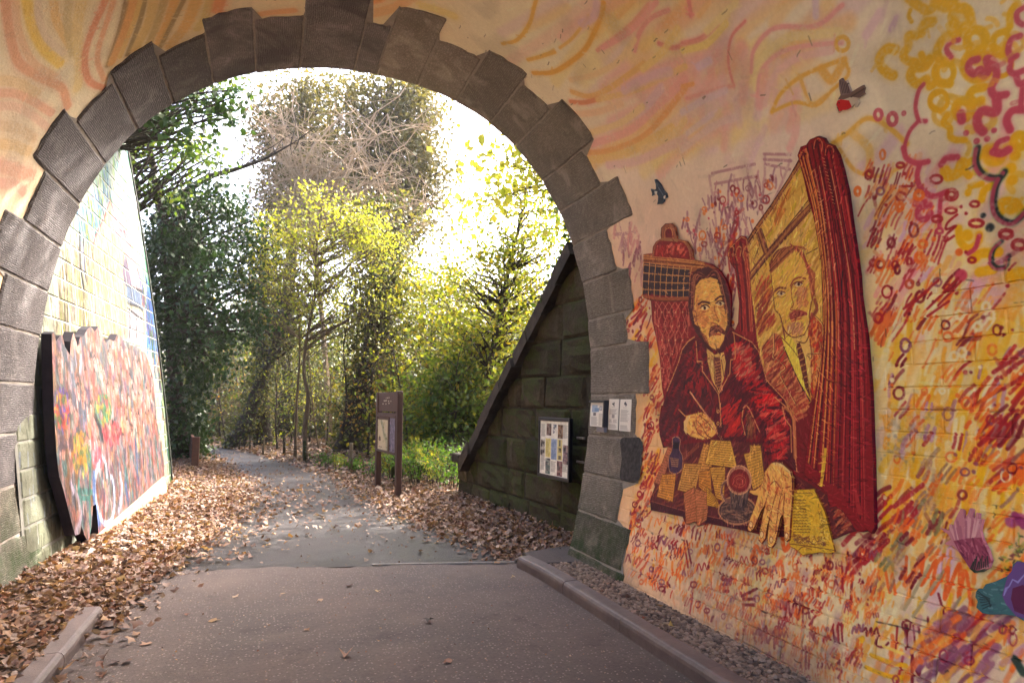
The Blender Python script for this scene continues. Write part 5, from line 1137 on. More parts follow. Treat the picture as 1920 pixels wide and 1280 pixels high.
M = {}
M['stone_a'] = stone_mat('ashlar_grey', (0.165, 0.146, 0.132, 1), (0.390, 0.350, 0.312, 1), moss=.5)
M['stone_b'] = stone_mat('ashlar_dark', (0.085, 0.077, 0.080, 1), (0.225, 0.204, 0.204, 1), moss=.6)
M['stone_c'] = stone_mat('ashlar_sooty', (0.175, 0.158, 0.164, 1), (0.400, 0.362, 0.352, 1), soot=.72)
M['stone_d'] = stone_mat('ashlar_pale_reticulated', (0.215, 0.186, 0.162, 1), (0.470, 0.418, 0.365, 1), cell=True)
M['stone_e'] = stone_mat('ashlar_tan', (0.150, 0.132, 0.110, 1), (0.340, 0.300, 0.250, 1), moss=.7)
M['stone_base'] = stone_mat('ashlar_mossy_base', (0.095, 0.088, 0.068, 1), (0.215, 0.190, 0.150, 1), moss=1.0)
STONE_MAT = {}
for k in range(len(STONES)):
    if k <= 1: STONE_MAT[k] = M['stone_base']
    elif k <= 7: STONE_MAT[k] = M['stone_e']
    elif k <= 13: STONE_MAT[k] = M['stone_a']
    elif k <= 15: STONE_MAT[k] = M['stone_d']
    elif k <= 19: STONE_MAT[k] = M['stone_c']
    elif k >= len(STONES) - 2: STONE_MAT[k] = M['stone_base']
    else: STONE_MAT[k] = M['stone_b']
M['mortar'] = simple('lime_mortar', (0.24, 0.21, 0.185, 1), (0.36, 0.32, 0.28, 1), 20, 0.9, 0.004, 80)
M['masonry'] = simple('weathered_masonry', (0.13, 0.11, 0.09, 1), (0.24, 0.21, 0.17, 1), 3, 0.9, 0.02, 8)
# ------------------------------------------------------------------ wing walls
class Face:
    """a leaning wall face: s metres along, h metres up, off metres towards the path"""
    def __init__(s, A, B, side, lean1, lean2=0.0):
        s.A = np.array([A[0], A[1], 0.0]); d = np.array([B[0] - A[0], B[1] - A[1], 0.0]); s.L = float(np.linalg.norm(d)); s.e = d / s.L
        s.n = np.array([s.e[1], -s.e[0], 0.0]) * side; s.l1, s.l2 = lean1, lean2
    def lean(s, h): return s.l1 * h + s.l2 * h * h
    def __call__(s, a, h, off=0.0): return tuple(s.A + s.e * a + np.array([0, 0, h]) + s.n * (off - s.lean(h)))
    def at(s, px, py, off=0.0):
        d = ray(px, py); E0 = np.array([0, 0, EYE])
        f = lambda t: float(np.dot(E0 + d * t - s.A, s.n) + s.lean(EYE + d[2] * t) - off)
        lo, hi = 0.5, 60.0
        if f(hi) > 0: return 30.0, 0.0
        for _ in range(50):
            t = .5 * (lo + hi)
            if f(t) > 0: lo = t
            else: hi = t
        p = E0 + d * t
        return float(np.dot(p - s.A, s.e)), float(p[2])
    def map(s, pts, off=0.0): return np.array([s.at(p[0], p[1], off) for p in pts])

LW = Face((-1.905, 7.10), (-1.66, 13.35), 1, 0.1164, 0.00763)
RWF = Face((3.36, 5.80), (2.90, 10.45), -1, 0.03)
RWF.n = np.array([-abs(RWF.e[1]), RWF.e[0], 0.0]); RWF.n /= np.linalg.norm(RWF.n)
RUP = np.array([0, 0, 1.0]) - RWF.n * .03

def rough_block(face, s0, s1, h0, h1, rs, bulge=0.0, proud=0.0, gap=0.006, depth=0.12, n=1, uvf=None, clip=None):
    """one squared stone of a wall: a front with worn edges, bulging if rock-faced"""
    V, Fc, UV = [], [], []
    ks = [0, .08] + [(i + 1) / (n + 1) for i in range(n)] + [.92, 1] if n else [0, .06, .94, 1]
    m = len(ks)
    ph = rs.uniform(0, 6)
    for i, a in enumerate(ks):
        for j, b in enumerate(ks):
            e = (i in (0, m - 1)) or (j in (0, m - 1))
            x = s0 + gap + (s1 - s0 - 2 * gap) * a; y = h0 + gap + (h1 - h0 - 2 * gap) * b
            if clip is not None: y = min(y, clip(x))
            o = proud - (rs.uniform(.004, .022) if e and bulge else 0.012 if e else 0) + (0 if e else bulge * (.5 + .5 * rs.random()) * (1 - (2 * a - 1) ** 2 * .6) * (1 - (2 * b - 1) ** 2 * .6)) + (rs.uniform(-.018, .016) * (bulge > 0) * (not e))
            V.append(face(x, y, o)); UV.append((x, y))
    for i in range(m - 1):
        for j in range(m - 1):
            a = i * m + j; Fc.append((a, a + m, a + m + 1, a + 1))
    ring = [i * m for i in range(m)] + [(m - 1) * m + j for j in range(1, m)] + [i * m + m - 1 for i in range(m - 2, -1, -1)] + [j for j in range(m - 2, 0, -1)]
    b0 = len(V)
    for r in ring: V.append(face(UV[r][0], UV[r][1], -depth)); UV.append(UV[r])
    for k in range(len(ring)):
        k2 = (k + 1) % len(ring); Fc.append((ring[k], b0 + k, b0 + k2, ring[k2]))
    return V, Fc, UV

def paint_left_wall():
    cv = Canvas(-0.4, -0.3, 6.9, 7.2, 0.006, C(228, 224, 204)); rs = random.Random(31)
    X5 = crop(90, 270, 3.556)
    def M_(pts): return LW.map(pts)
    def st(pts, w, col, a=.8, soft=.5, dry=.2, sm=True):
        P = smooth_line(pts, 4) if sm and len(pts) > 2 else np.array(pts, float)
        q = M_(P); cv.stroke(q, w, col, a, soft, dry)
    def rnd(poly):
        xs = [p[0] for p in poly]; ys = [p[1] for p in poly]
        for _ in range(300):
            q = (rs.uniform(min(xs), max(xs)), rs.uniform(min(ys), max(ys)))
            if inpoly(q[0], q[1], poly): return q
        return poly[0]
    def comb(poly, n, slant, L, w, cols, a=(.35, .75), dry=(.2, .5)):
        for _ in range(n):
            c = rnd(poly); l = rs.uniform(*L); s = rs.uniform(*slant)
            st([(c[0] - s * l, c[1] - l), (c[0] + s * l, c[1] + l)], rs.uniform(*w), rs.choice(cols), rs.uniform(*a), .6, rs.uniform(*dry), False)
    # sky
    sky = X5([(500, -40), (610, 330), (660, 800), (640, 980), (530, 600), (415, 370), (310, 660), (200, 640), (150, 560), (300, 250)])
    cv.poly(M_(sky), C(206, 218, 206), .8)
    comb(sky, 260, (-.05, .35), (10, 40), (.02, .07), [C(170, 206, 210), C(190, 220, 196), C(232, 226, 206), C(150, 190, 206), C(228, 214, 214), C(190, 216, 150), C(200, 190, 214), C(240, 236, 220)])
    comb(X5([(200, 420), (400, 300), (350, 600), (210, 640)]), 90, (-.1, .3), (6, 20), (.02, .06), [C(110, 160, 200), C(120, 180, 170), C(214, 200, 60), C(90, 140, 190), C(150, 200, 190)])
    # gable, wall, spire
    cv.poly(M_(X5([(415, 368), (530, 600), (640, 985), (640, 1300), (318, 1300), (305, 660)])), C(228, 216, 186), .95); cv.poly(M_(X5([(415, 368), (530, 600), (640, 985), (560, 960), (520, 740), (440, 560)])), C(226, 200, 200), .95); cv.poly(M_(X5([(515, 735), (560, 960), (515, 945), (495, 850)])), C(170, 156, 176), .9)
    comb(X5([(330, 680), (420, 480), (500, 900), (510, 1290), (325, 1290)]), 170, (-.1, .1), (4, 14), (.015, .05), [C(206, 196, 160), C(240, 232, 206), C(214, 206, 150), C(196, 186, 160)])
    for p, w, col in ((X5([(415, 368), (380, 480), (305, 660), (310, 900), (322, 1300)]), .035, C(196, 150, 156)), (X5([(415, 368), (470, 560), (530, 620), (640, 985)]), .04, C(206, 150, 160)), (X5([(440, 560), (500, 740), (515, 1290)]), .04, C(170, 150, 166)), (X5([(515, 735), (560, 960)]), .04, C(140, 130, 160))): st(p, w, col, .85)
    # house to the right
    cv.poly(M_(X5([(522, 940), (640, 985), (636, 1110), (528, 1060)])), C(160, 172, 190), .95); cv.poly(M_(X5([(528, 1090), (630, 1125), (640, 1300), (540, 1300)])), C(228, 216, 216), .95)
    for p in (X5([(522, 940), (640, 985)]), X5([(528, 1060), (630, 1112), (640, 1300)]), X5([(528, 1092), (630, 1170)]), X5([(545, 1130), (545, 1290)]), X5([(590, 1150), (590, 1290)])): st(p, .04, C(104, 100, 106), .9, .4, .1)
    cv.poly(M_(X5([(628, 1000), (652, 1020), (650, 1075), (630, 1075)])), C(206, 150, 120), .9)
    comb(X5([(655, 1000), (690, 980), (730, 1290), (660, 1290)]), 120, (0, .12), (10, 40), (.03, .09), [C(80, 140, 206), C(110, 170, 220), C(150, 196, 220), C(90, 150, 180), C(170, 190, 214)], a=(.5, .9))
    comb([(262, 520), (290, 540), (318, 800), (322, 900), (300, 760)], 120, (.05, .15), (8, 30), (.03, .08), [C(80, 140, 206), C(110, 170, 220), C(90, 150, 180), C(196, 110, 120), C(120, 160, 90)], a=(.5, .9))
    st(X5([(505, 10), (560, 190), (605, 420), (640, 700), (670, 930), (690, 980), (730, 1290)]), .09, C(110, 190, 150), .8)
    st([(296, 640), (312, 800), (322, 930)], .10, C(110, 160, 80), .8)
    # faded building, left
    comb(X5([(90, 760), (200, 700), (300, 700), (300, 1290), (30, 1290)]), 260, (-.03, .05), (8, 40), (.02, .06), [C(206, 196, 156), C(190, 176, 150), C(232, 224, 190), C(196, 196, 130), C(176, 160, 150), C(220, 206, 206)])
    for p in (X5([(100, 820), (120, 1280)]), X5([(240, 900), (236, 1280)]), X5([(120, 760), (136, 1280)])): st(p, .04, C(150, 136, 120), .7, .5, .4)
    st(X5([(212, 590), (214, 780), (236, 945)]), .05, C(40, 36, 42), .95, .3, .1); st(X5([(236, 630), (240, 760), (254, 910)]), .04, C(40, 36, 42), .95, .3, .1); cv.poly(M_(X5([(218, 640), (240, 690), (244, 900), (228, 800)])), C(196, 196, 214), .9)
    # stains at the foot
    n2 = vnoise(cv.h, cv.w, 26); n3 = vnoise(cv.h, cv.w, 5); hh = (np.arange(cv.h) * cv.res + cv.y0)[:, None]
    g = np.clip((.55 - hh + (n2 - .5) * .7 + (n3 - .5) * .3) / .6, 0, 1)
    cv.a += (np.array(C(150, 156, 96), np.float32) - cv.a) * (g * .10)[..., None]
    cv.a *= (0.93 + .1 * n3 * .5 + .05 * n2)[..., None]
    cv.texture_strokes(5000, .16, .02, .25, .6, 3, 1.5, .25)
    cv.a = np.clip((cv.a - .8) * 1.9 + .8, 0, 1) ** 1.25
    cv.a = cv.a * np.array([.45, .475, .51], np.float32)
    return cv

CROWD_OUT = [(97, 626), (103, 622), (105, 640), (112, 630), (117, 628), (122, 650), (131, 665), (133, 640), (138, 622), (143, 640), (146, 650), (150, 632), (158, 628), (163, 618), (170, 612), (178, 622), (184, 612), (192, 626), (198, 642), (206, 636), (214, 640), (220, 626), (229, 630), (232, 642), (240, 641), (248, 650), (257, 648), (264, 658), (271, 660), (277, 672), (282, 690), (287, 705), (291, 740), (294, 790), (303, 830), (308, 866),
             (309, 928), (280, 948), (250, 972), (218, 1000), (186, 1026), (184, 985), (180, 945), (174, 948), (172, 985), (166, 1018), (158, 1002), (153, 985), (150, 1000), (141, 1003), (134, 978), (125, 942), (118, 915), (111, 893), (106, 850), (101, 767), (99, 700)]

def paint_crowd():
    off = .15
    O = LW.map(CROWD_OUT, off); cv = Canvas(O[:, 0].min() - .05, O[:, 1].min() - .05, O[:, 0].max() + .05, O[:, 1].max() + .05, 0.0045, C(150, 128, 124)); rs = random.Random(9)
    X4 = crop(30, 540, 2.4615)
    def st(pts, w, col, a=.85, soft=.4, dry=.15, sm=True):
        P = smooth_line(pts, 4) if sm and len(pts) > 2 else np.array(pts, float)
        cv.stroke(LW.map(P, off), w, col, a, soft, dry)
    x0, x1, y0, y1 = cv.x0, cv.x1, cv.y0, cv.y1
    pal = [C(196, 136, 130), C(214, 156, 150), C(176, 120, 104), C(110, 118, 128), C(96, 130, 128), C(150, 110, 80), C(190, 150, 110), C(130, 100, 120), C(206, 170, 160), C(90, 90, 104), C(170, 96, 90), C(146, 150, 140)]
    for _ in range(2600):
        x, y = rs.uniform(x0, x1), rs.uniform(y0 + .1, y1); l = rs.uniform(.05, .32)
        cv.stroke([(x, y), (x + rs.uniform(-.03, .03), y + l * .5), (x + rs.uniform(-.04, .04), y + l)], rs.uniform(.02, .09), rs.choice(pal), rs.uniform(.5, .9), .5, rs.uniform(0, .4), taper=True)
    for _ in range(240):                      # faces and shoulders of the crowd, rows of them
        x, y = rs.uniform(x0, x1), y0 + (y1 - y0) * rs.uniform(.35, 1)
        sk = rs.choice([C(222, 168, 150), C(206, 144, 124), C(228, 182, 166)]); w = rs.uniform(.05, .08)
        cv.stroke([(x, y), (x, y + .13)], w * 1.9, rs.choice(pal), .8, .4); cv.stroke([(x, y + .15), (x + .005, y + .23)], w * 1.5, sk, .92, .4)
        cv.stroke([(x - .04, y + .27), (x, y + .30), (x + .04, y + .27)], .03, rs.choice([C(84, 58, 50), C(60, 50, 56), C(140, 110, 80)]), .85, .4); cv.stroke([(x - .015, y + .2), (x + .02, y + .2)], .012, C(120, 66, 62), .8); cv.stroke([(x - .02, y + .235), (x - .012, y + .236)], .012, C(60, 44, 46), .9); cv.stroke([(x + .016, y + .235), (x + .024, y + .236)], .012, C(60, 44, 46), .9)
    for c, r, cols, n in (((210, 560), (36, 90), [C(196, 60, 56), C(110, 70, 150), C(206, 170, 60), C(90, 130, 70), C(226, 110, 80), C(130, 100, 170)], 190), ((300, 760), (40, 100), [C(206, 160, 70), C(196, 140, 60), C(120, 130, 80)], 110), ((375, 780), (26, 46), [C(206, 120, 130), C(222, 150, 150), C(190, 90, 100)], 60), ((440, 670), (46, 60), [C(196, 70, 84), C(216, 110, 110), C(150, 60, 76)], 70), ((400, 560), (40, 70), [C(90, 140, 100), C(190, 170, 70), C(110, 160, 130)], 60), ((230, 720), (36, 34), [C(110, 84, 96), C(150, 110, 100)], 40)):
        for _ in range(n):
            a, q = rs.uniform(0, 6.28), math.sqrt(rs.random()); p = X4([(c[0] + r[0] * q * math.cos(a), c[1] + r[1] * q * math.sin(a))])[0]
            st([p, (p[0] + .5, p[1] + rs.uniform(-1, 2))], rs.uniform(.03, .08), rs.choice(cols), .9, .4, .1, False)
    st(X4([(385, 800), (365, 880), (370, 980), (395, 1070), (420, 1085), (445, 1060), (455, 990), (450, 900), (440, 870)]), .07, C(206, 214, 230), .95, .3, .1); st(X4([(360, 860), (362, 980), (385, 1090)]), .10, C(120, 146, 186), .9); st(X4([(400, 780), (415, 810), (420, 870)]), .05, C(226, 226, 230), .95)
    st(X4([(290, 880), (292, 960), (340, 970)]), .05, C(70, 130, 120), .95); st(X4([(345, 760), (340, 960), (345, 1170)]), .06, C(84, 140, 130), .9); st(X4([(292, 935), (350, 940)]), .06, C(60, 120, 112), .95); st(X4([(480, 860), (490, 940), (475, 1030)]), .10, C(200, 190, 196), .85); st(X4([(550, 700), (560, 820), (565, 900)]), .07, C(84, 106, 140), .85); st(X4([(505, 900), (520, 1000)]), .08, C(96, 116, 150), .85)
    st(X4([(270, 1140), (300, 1060), (290, 980), (250, 900)]), .06, C(190, 170, 176), .8); st(X4([(365, 590), (385, 640), (400, 700)]), .09, C(46, 44, 60), .9); st(X4([(300, 330), (296, 390)]), .06, C(206, 210, 224), .9)
    cv.texture_strokes(7000, .10, .014, .4, .7, 4, 1.5, .3)
    cv.a = np.clip(cv.a * (.92 + .14 * cv.grain[..., None]), 0, 1) ** 1.2
    lum = cv.a.mean(2, keepdims=True); cv.a = np.clip(lum + (cv.a - lum) * 1.05, 0, 1); cv.a = np.clip((cv.a - .6) * 1.2 + .58, 0, 1) * np.array([.56, .58, .62], np.float32)
    return cv

def build_left_wall():
    cv = paint_left_wall()
    m = painted('wing_wall_left', cv, .8, .2, .006, 50)
    root = empty('wing_wall', (-1.9, 7.1, 0), 'tall cream block wing wall faintly painted with a church and blue sky', 'wing wall')
    rs = random.Random(2); H = 6.9; nr = 28; dh = H / nr; dl = .60
    for r in range(nr):
        x = -.32 + (r % 2) * -.3
        h0 = r * dh
        while x < LW.L:
            a, b = max(x, -.3), min(x + dl, LW.L)
            if b - a > .05:
                v, f, uv = rough_block(LW, a, b, h0 - (.3 if r == 0 else 0), h0 + dh, rs, 0, rs.uniform(-.002, .003), .0035, .1, 0)
                link('block', new_mesh('block', v, f, cv.uv(uv)), m, root)
            x += dl
    mort = MB()
    P = [LW(-.35, -.3, -.008), LW(LW.L - .01, -.3, -.008)]
    hs = np.linspace(-.3, H, 12); V = []; Fc = []
    for h in hs: V += [LW(-.35, h, -.007), LW(LW.L - .005, h, -.007), LW(LW.L - .005, h, -.5), LW(-.35, h, -.5)]
    for i in range(len(hs) - 1):
        for k in range(3): a = 4 * i + k; Fc.append((a, a + 1, a + 5, a + 4))
    n = 4 * (len(hs) - 1); Fc.append((n, n + 1, n + 2, n + 3))
    link('wall_core', new_mesh('wall_core', V, Fc), simple('pale_pointing', (.16, .155, .135, 1), (.22, .215, .19, 1), 12, .9), root)
    e = MB()
    for i in range(12):
        h0, h1 = i * H / 12, (i + 1) * H / 12
        e.hexa([LW(LW.L - .002, h0, -.35), LW(LW.L + .055, h0, -.35), LW(LW.L + .055, h0, .018), LW(LW.L - .002, h0, .018), LW(LW.L - .002, h1, -.35), LW(LW.L + .055, h1, -.35), LW(LW.L + .055, h1, .018), LW(LW.L - .002, h1, .018)])
    e.build('end_flashing', simple('dark_flashing', (.012, .014, .012, 1), (.03, .035, .025, 1), 6, .8), root)
    # the crowd board
    cc = paint_crowd(); mc = painted('crowd_board', cc, .5, .3, .002, 90, False); dark = simple('dark_edge', (.010, .008, .014, 1), (.022, .016, .024, 1), 8, .75)
    O = LW.map(CROWD_OUT, .15)
    v, f, uv = cutout(O, LW, .06, .09, cc, .16)
    me = new_mesh('crowd_board', v, f, uv); me.materials.append(mc); me.materials.append(dark)
    ntop = sum(1 for q in f if len(q) == 3)
    mi = np.ones(len(f), dtype=np.int32); mi[:ntop] = 0; me.polygons.foreach_set('material_index', mi)
    o = link('crowd_board', me); tag(o, 'big cut-out board painted as a crowd with flowers, standing proud of the cream wall', 'painted board')
    X4 = crop(30, 540, 2.4615)
    b = LW.map(X4([(385, 1135), (684, 868), (704, 945), (388, 1204)]), .165)
    base = MB(); base.hexa([LW(*b[3], .135), LW(*b[2], .135), LW(*b[2], .170), LW(*b[3], .170), LW(*b[0], .135), LW(*b[1], .135), LW(*b[1], .170), LW(*b[0], .170)])
    base.build('base_board', simple('tan_ply', (.42, .235, .125, 1), (.58, .36, .20, 1), 5, .6, .001, 60, (1, 1, 6)), o)

def build_right_wall():
    t = NT('mossy_sandstone'); o = t.obj(); big = t.noise(o, 1.6, 5, .65); fine = t.noise(o, 26, 6, .7)
    base = t.ramp(t.math('ADD', t.math('MULTIPLY', big, .6), t.math('MULTIPLY', fine, .4)), [(.32, (.026, .020, .014, 1)), (.5, (.060, .048, .032, 1)), (.72, (.120, .098, .068, 1))])
    gz = t.n('ShaderNodeSeparateXYZ', {0: t.geo().outputs['Normal']}).outputs[2]
    ms = t.ramp(t.math('ADD', t.noise(o, 2.4, 6, .7, .4), t.math('MULTIPLY', gz, .22)), [(.46, (0, 0, 0, 1)), (.62, (1, 1, 1, 1))])
    base = t.mix(base, t.ramp(t.noise(o, 60, 4), [(.3, (.024, .038, .008, 1)), (.7, (.075, .095, .020, 1))]), t.math('MULTIPLY', ms, .72))
    rnd = t.n('ShaderNodeObjectInfo').outputs['Random']
    base = t.mix(base, t.ramp(rnd, [(0, (.62, .62, .62, 1)), (1, (1.1, 1.06, 1.0, 1))]), 1.0, 'MULTIPLY')
    t.set(color=base, rough=.9, spec=.2, normal=t.bump(t.math('ADD', fine, t.math('MULTIPLY', t.noise(o, 90, 4), .5)), .02))
    m = t.m
    root = empty('wing_wall', (3.3, 5.9, 0), 'dark mossy stone wing wall with a sloping coping on the shaded side', 'wing wall')
    rs = random.Random(12)
    a, b = RWF.map([(1085, 470), (882, 866)])
    def top(s): return a[1] + (b[1] - a[1]) * (s - a[0]) / (b[0] - a[0])
    hs = [-.25, .30, .66, 1.08, 1.50, 1.90, 2.34, 2.78, 3.2, 3.66, 4.1, 4.6]
    send = RWF.at(858, 925)[0]
    for r in range(len(hs) - 1):
        x = -.4 - rs.uniform(0, .4)
        while x < send:
            w = rs.uniform(.38, 1.15); x1 = min(x + w, send)
            if send - x1 < .3: x1 = send
            lim = max(top(x), .62)
            if hs[r] < lim - .1:
                clip = (lambda s: max(top(s), .62) - .01) if hs[r + 1] > max(top(x1), .62) else None
                v, f, uv = rough_block(RWF, x, x1, hs[r], hs[r + 1], rs, .045 if rs.random() < .75 else .02, rs.uniform(-.02, .012), .004, .3, 3, clip=clip)
                link('stone', new_mesh('stone', v, f), m, root)
            x = x1
    # packing behind the joints
    core = MB(); xs = np.linspace(-.5, send - .02, 14)
    for i in range(13):
        x0, x1 = xs[i], xs[i + 1]; t0, t1 = max(top(x0), .6) - .03, max(top(x1), .6) - .03
        core.hexa([RWF(x0, -.3, -.5), RWF(x1, -.3, -.5), RWF(x1, -.3, -.02), RWF(x0, -.3, -.02), RWF(x0, t0, -.5), RWF(x1, t1, -.5), RWF(x1, t1, -.02), RWF(x0, t0, -.02)])
    core.build('wall_core', simple('dark_mortar', (.02, .017, .012, 1), (.05, .042, .03, 1), 9, .95), root)
    # coping slabs up the slope
    cm = simple('mossy_coping', (.022, .016, .012, 1), (.060, .046, .034, 1), 7, .9, .01, 40)
    sl = (b[1] - a[1]) / (b[0] - a[0]); ln = math.hypot(1, sl); n = 9
    for k in range(n):
        f0, f1 = k / n, (k + 1) / n - .004
        q = []
        for f in (f0, f1):
            s_, h_ = a[0] + (b[0] + .12 - a[0]) * f, None
            h_ = top(s_)
            q.append((s_, h_))
        d = rs.uniform(-.025, .03); pj = rs.uniform(-.02, .03); nx, nz = -sl / ln * .13, 1 / ln * .13
        (s0, h0), (s1, h1) = q; m0 = .02
        lo = [(s0 - nx * .25, h0 - nz * .25 - .03), (s1 - nx * .25, h1 - nz * .25 - .03)]; hi = [(s0 + nx, h0 + nz + d), (s1 + nx, h1 + nz + d)]
        MB().hexa([RWF(*lo[0], -.46), RWF(*lo[1], -.46), RWF(*lo[1], .13 + pj), RWF(*lo[0], .13 + pj + rs.uniform(-.015, .015)), RWF(*hi[0], -.46), RWF(*hi[1], -.46), RWF(*hi[1], .12 + pj), RWF(*hi[0], .12 + pj)]).build('coping_stone', cm, root)
    p = RWF(send - .12, .66, -.14); MB().obox(p, RWF.e, RWF.n, (0, 0, 1), .17, .26, .075, .02).build('end_cap', cm, root)
    # notice board fixed to it
    bp = RWF.map([(1015, 788), (1070, 791), (1064, 897), (1012, 885)], .14)
    s0, s1 = max(bp[0, 0], bp[3, 0]), min(bp[1, 0], bp[2, 0]); s0, s1 = min(s0, s1), max(s0, s1)
    s0 = .5 * (bp[1, 0] + bp[2, 0]); s1 = .5 * (bp[0, 0] + bp[3, 0]); h0 = .5 * (bp[2, 1] + bp[3, 1]); h1 = .5 * (bp[0, 1] + bp[1, 1])
    wd, ht = s1 - s0, h1 - h0
    cv = Canvas(0, 0, wd, ht, .0022, C(232, 228, 218)); rr = random.Random(8)
    def U(u, v): return ((1 - u) * wd, (1 - v) * ht)          # u from the left as read, v from the top
    def rect(u0, v0, u1, v1, col, a=1): cv.poly([U(u0, v0), U(u1, v0), U(u1, v1), U(u0, v1)], col, a)
    def text(u0, v0, u1, v1, col=C(110, 106, 104), step=.011):
        v = v0
        while v < v1: rect(u0, v, u0 + (u1 - u0) * rr.uniform(.75, 1), v + step * .45, col, .8); v += step
    rect(0, 0, 1, .05, C(236, 232, 222))
    for u in (.03, .80): text(u, .06, u + .17, .30)
    text(.03, .66, .19, .93); text(.40, .74, .58, .93); text(.80, .68, .97, .90)
    def photo(u0, v0, u1, v1, cols):
        rect(u0, v0, u1, v1, cols[0])
        for _ in range(26): x, y = rr.uniform(u0, u1), rr.uniform(v0, v1); w, h = rr.uniform(.02, .08), rr.uniform(.01, .05); rect(max(u0, x - w), max(v0, y - h), min(u1, x + w), min(v1, y + h), rr.choice(cols), .8)
    photo(.23, .05, .40, .27, [C(84, 60, 60), C(120, 90, 84), C(50, 44, 50)]); photo(.46, .06, .58, .23, [C(70, 76, 96), C(120, 120, 130), C(232, 228, 218)]); photo(.63, .06, .80, .31, [C(130, 86, 60), C(90, 64, 54), C(160, 116, 84)])
    photo(.02, .36, .17, .66, [C(120, 110, 104), C(190, 184, 176), C(70, 66, 70)]); photo(.82, .42, .99, .76, [C(110, 84, 96), C(60, 54, 66), C(160, 130, 130)]); photo(.21, .70, .38, .99, [C(90, 110, 110), C(60, 56, 66), C(150, 150, 140)]); photo(.62, .72, .80, .99, [C(110, 66, 76), C(60, 44, 56), C(150, 110, 110)])
    rect(.20, .33, .39, .68, C(220, 204, 130)); text(.22, .35, .36, .66, C(150, 130, 70)); rect(.40, .33, .60, .71, C(150, 166, 196)); text(.42, .35, .58, .70, C(84, 104, 150), .010); rect(.62, .33, .79, .70, C(214, 196, 130)); photo(.67, .34, .73, .45, [C(100, 90, 60), C(70, 60, 50)]); photo(.66, .48, .75, .56, [C(120, 100, 60), C(70, 60, 50)]); photo(.66, .62, .75, .69, [C(110, 90, 60), C(70, 60, 50)])
    t = painted('notice_poster', cv, .25, .5, .0002, 60, False)
    frame = simple('black_frame', (.012, .011, .016, 1), (.022, .02, .026, 1), 10, .4)
    c = RWF(.5 * (s0 + s1), .5 * (h0 + h1), .12)
    nb = empty('notice_board', c, 'black framed notice board of pictures and text on the mossy wall', 'notice board')
    fb = .035
    V = [RWF(s0, h0, .146), RWF(s1, h0, .146), RWF(s1, h1, .146), RWF(s0, h1, .146)]
    V2 = [RWF(s0, h0, .07), RWF(s1, h0, .07), RWF(s1, h1, .07), RWF(s0, h1, .11)]
    link('poster', new_mesh('poster', V, [(0, 1, 2, 3)], [(0, 0), (1, 0), (1, 1), (0, 1)]), t, nb)
    MB().obox(RWF(.5 * (s0 + s1), .5 * (h0 + h1), .128), RWF.e, RWF.n, RUP, wd / 2 + fb, .015, ht / 2 + fb * 1.2, .004).build('backing', frame, nb)
    for q in ((s0 - fb * .5, None), (s1 + fb * .5, None)): MB().obox(RWF(q[0], .5 * (h0 + h1), .14), RWF.e, RWF.n, RUP, fb * .5, .020, ht / 2 + fb, .004).build('frame_side', frame, nb)
    for q in (h0 - fb * .6, h1 + fb * .6): MB().obox(RWF(.5 * (s0 + s1), q, .141), RWF.e, RWF.n, RUP, wd / 2 + fb, .021, fb * .6, .004).build('frame_rail', frame, nb)
    steel = simple('bracket_steel', (.20, .19, .18, 1), (.32, .30, .28, 1), 20, .45, metal=.7)
    for h in (h0 + ht * .3, h0 + ht * .72): MB().obox(RWF(s0 - .10, h, .05), RWF.e, RWF.n, RUP, .075, .012, .012, .003).build('bracket', steel, nb)
    return root

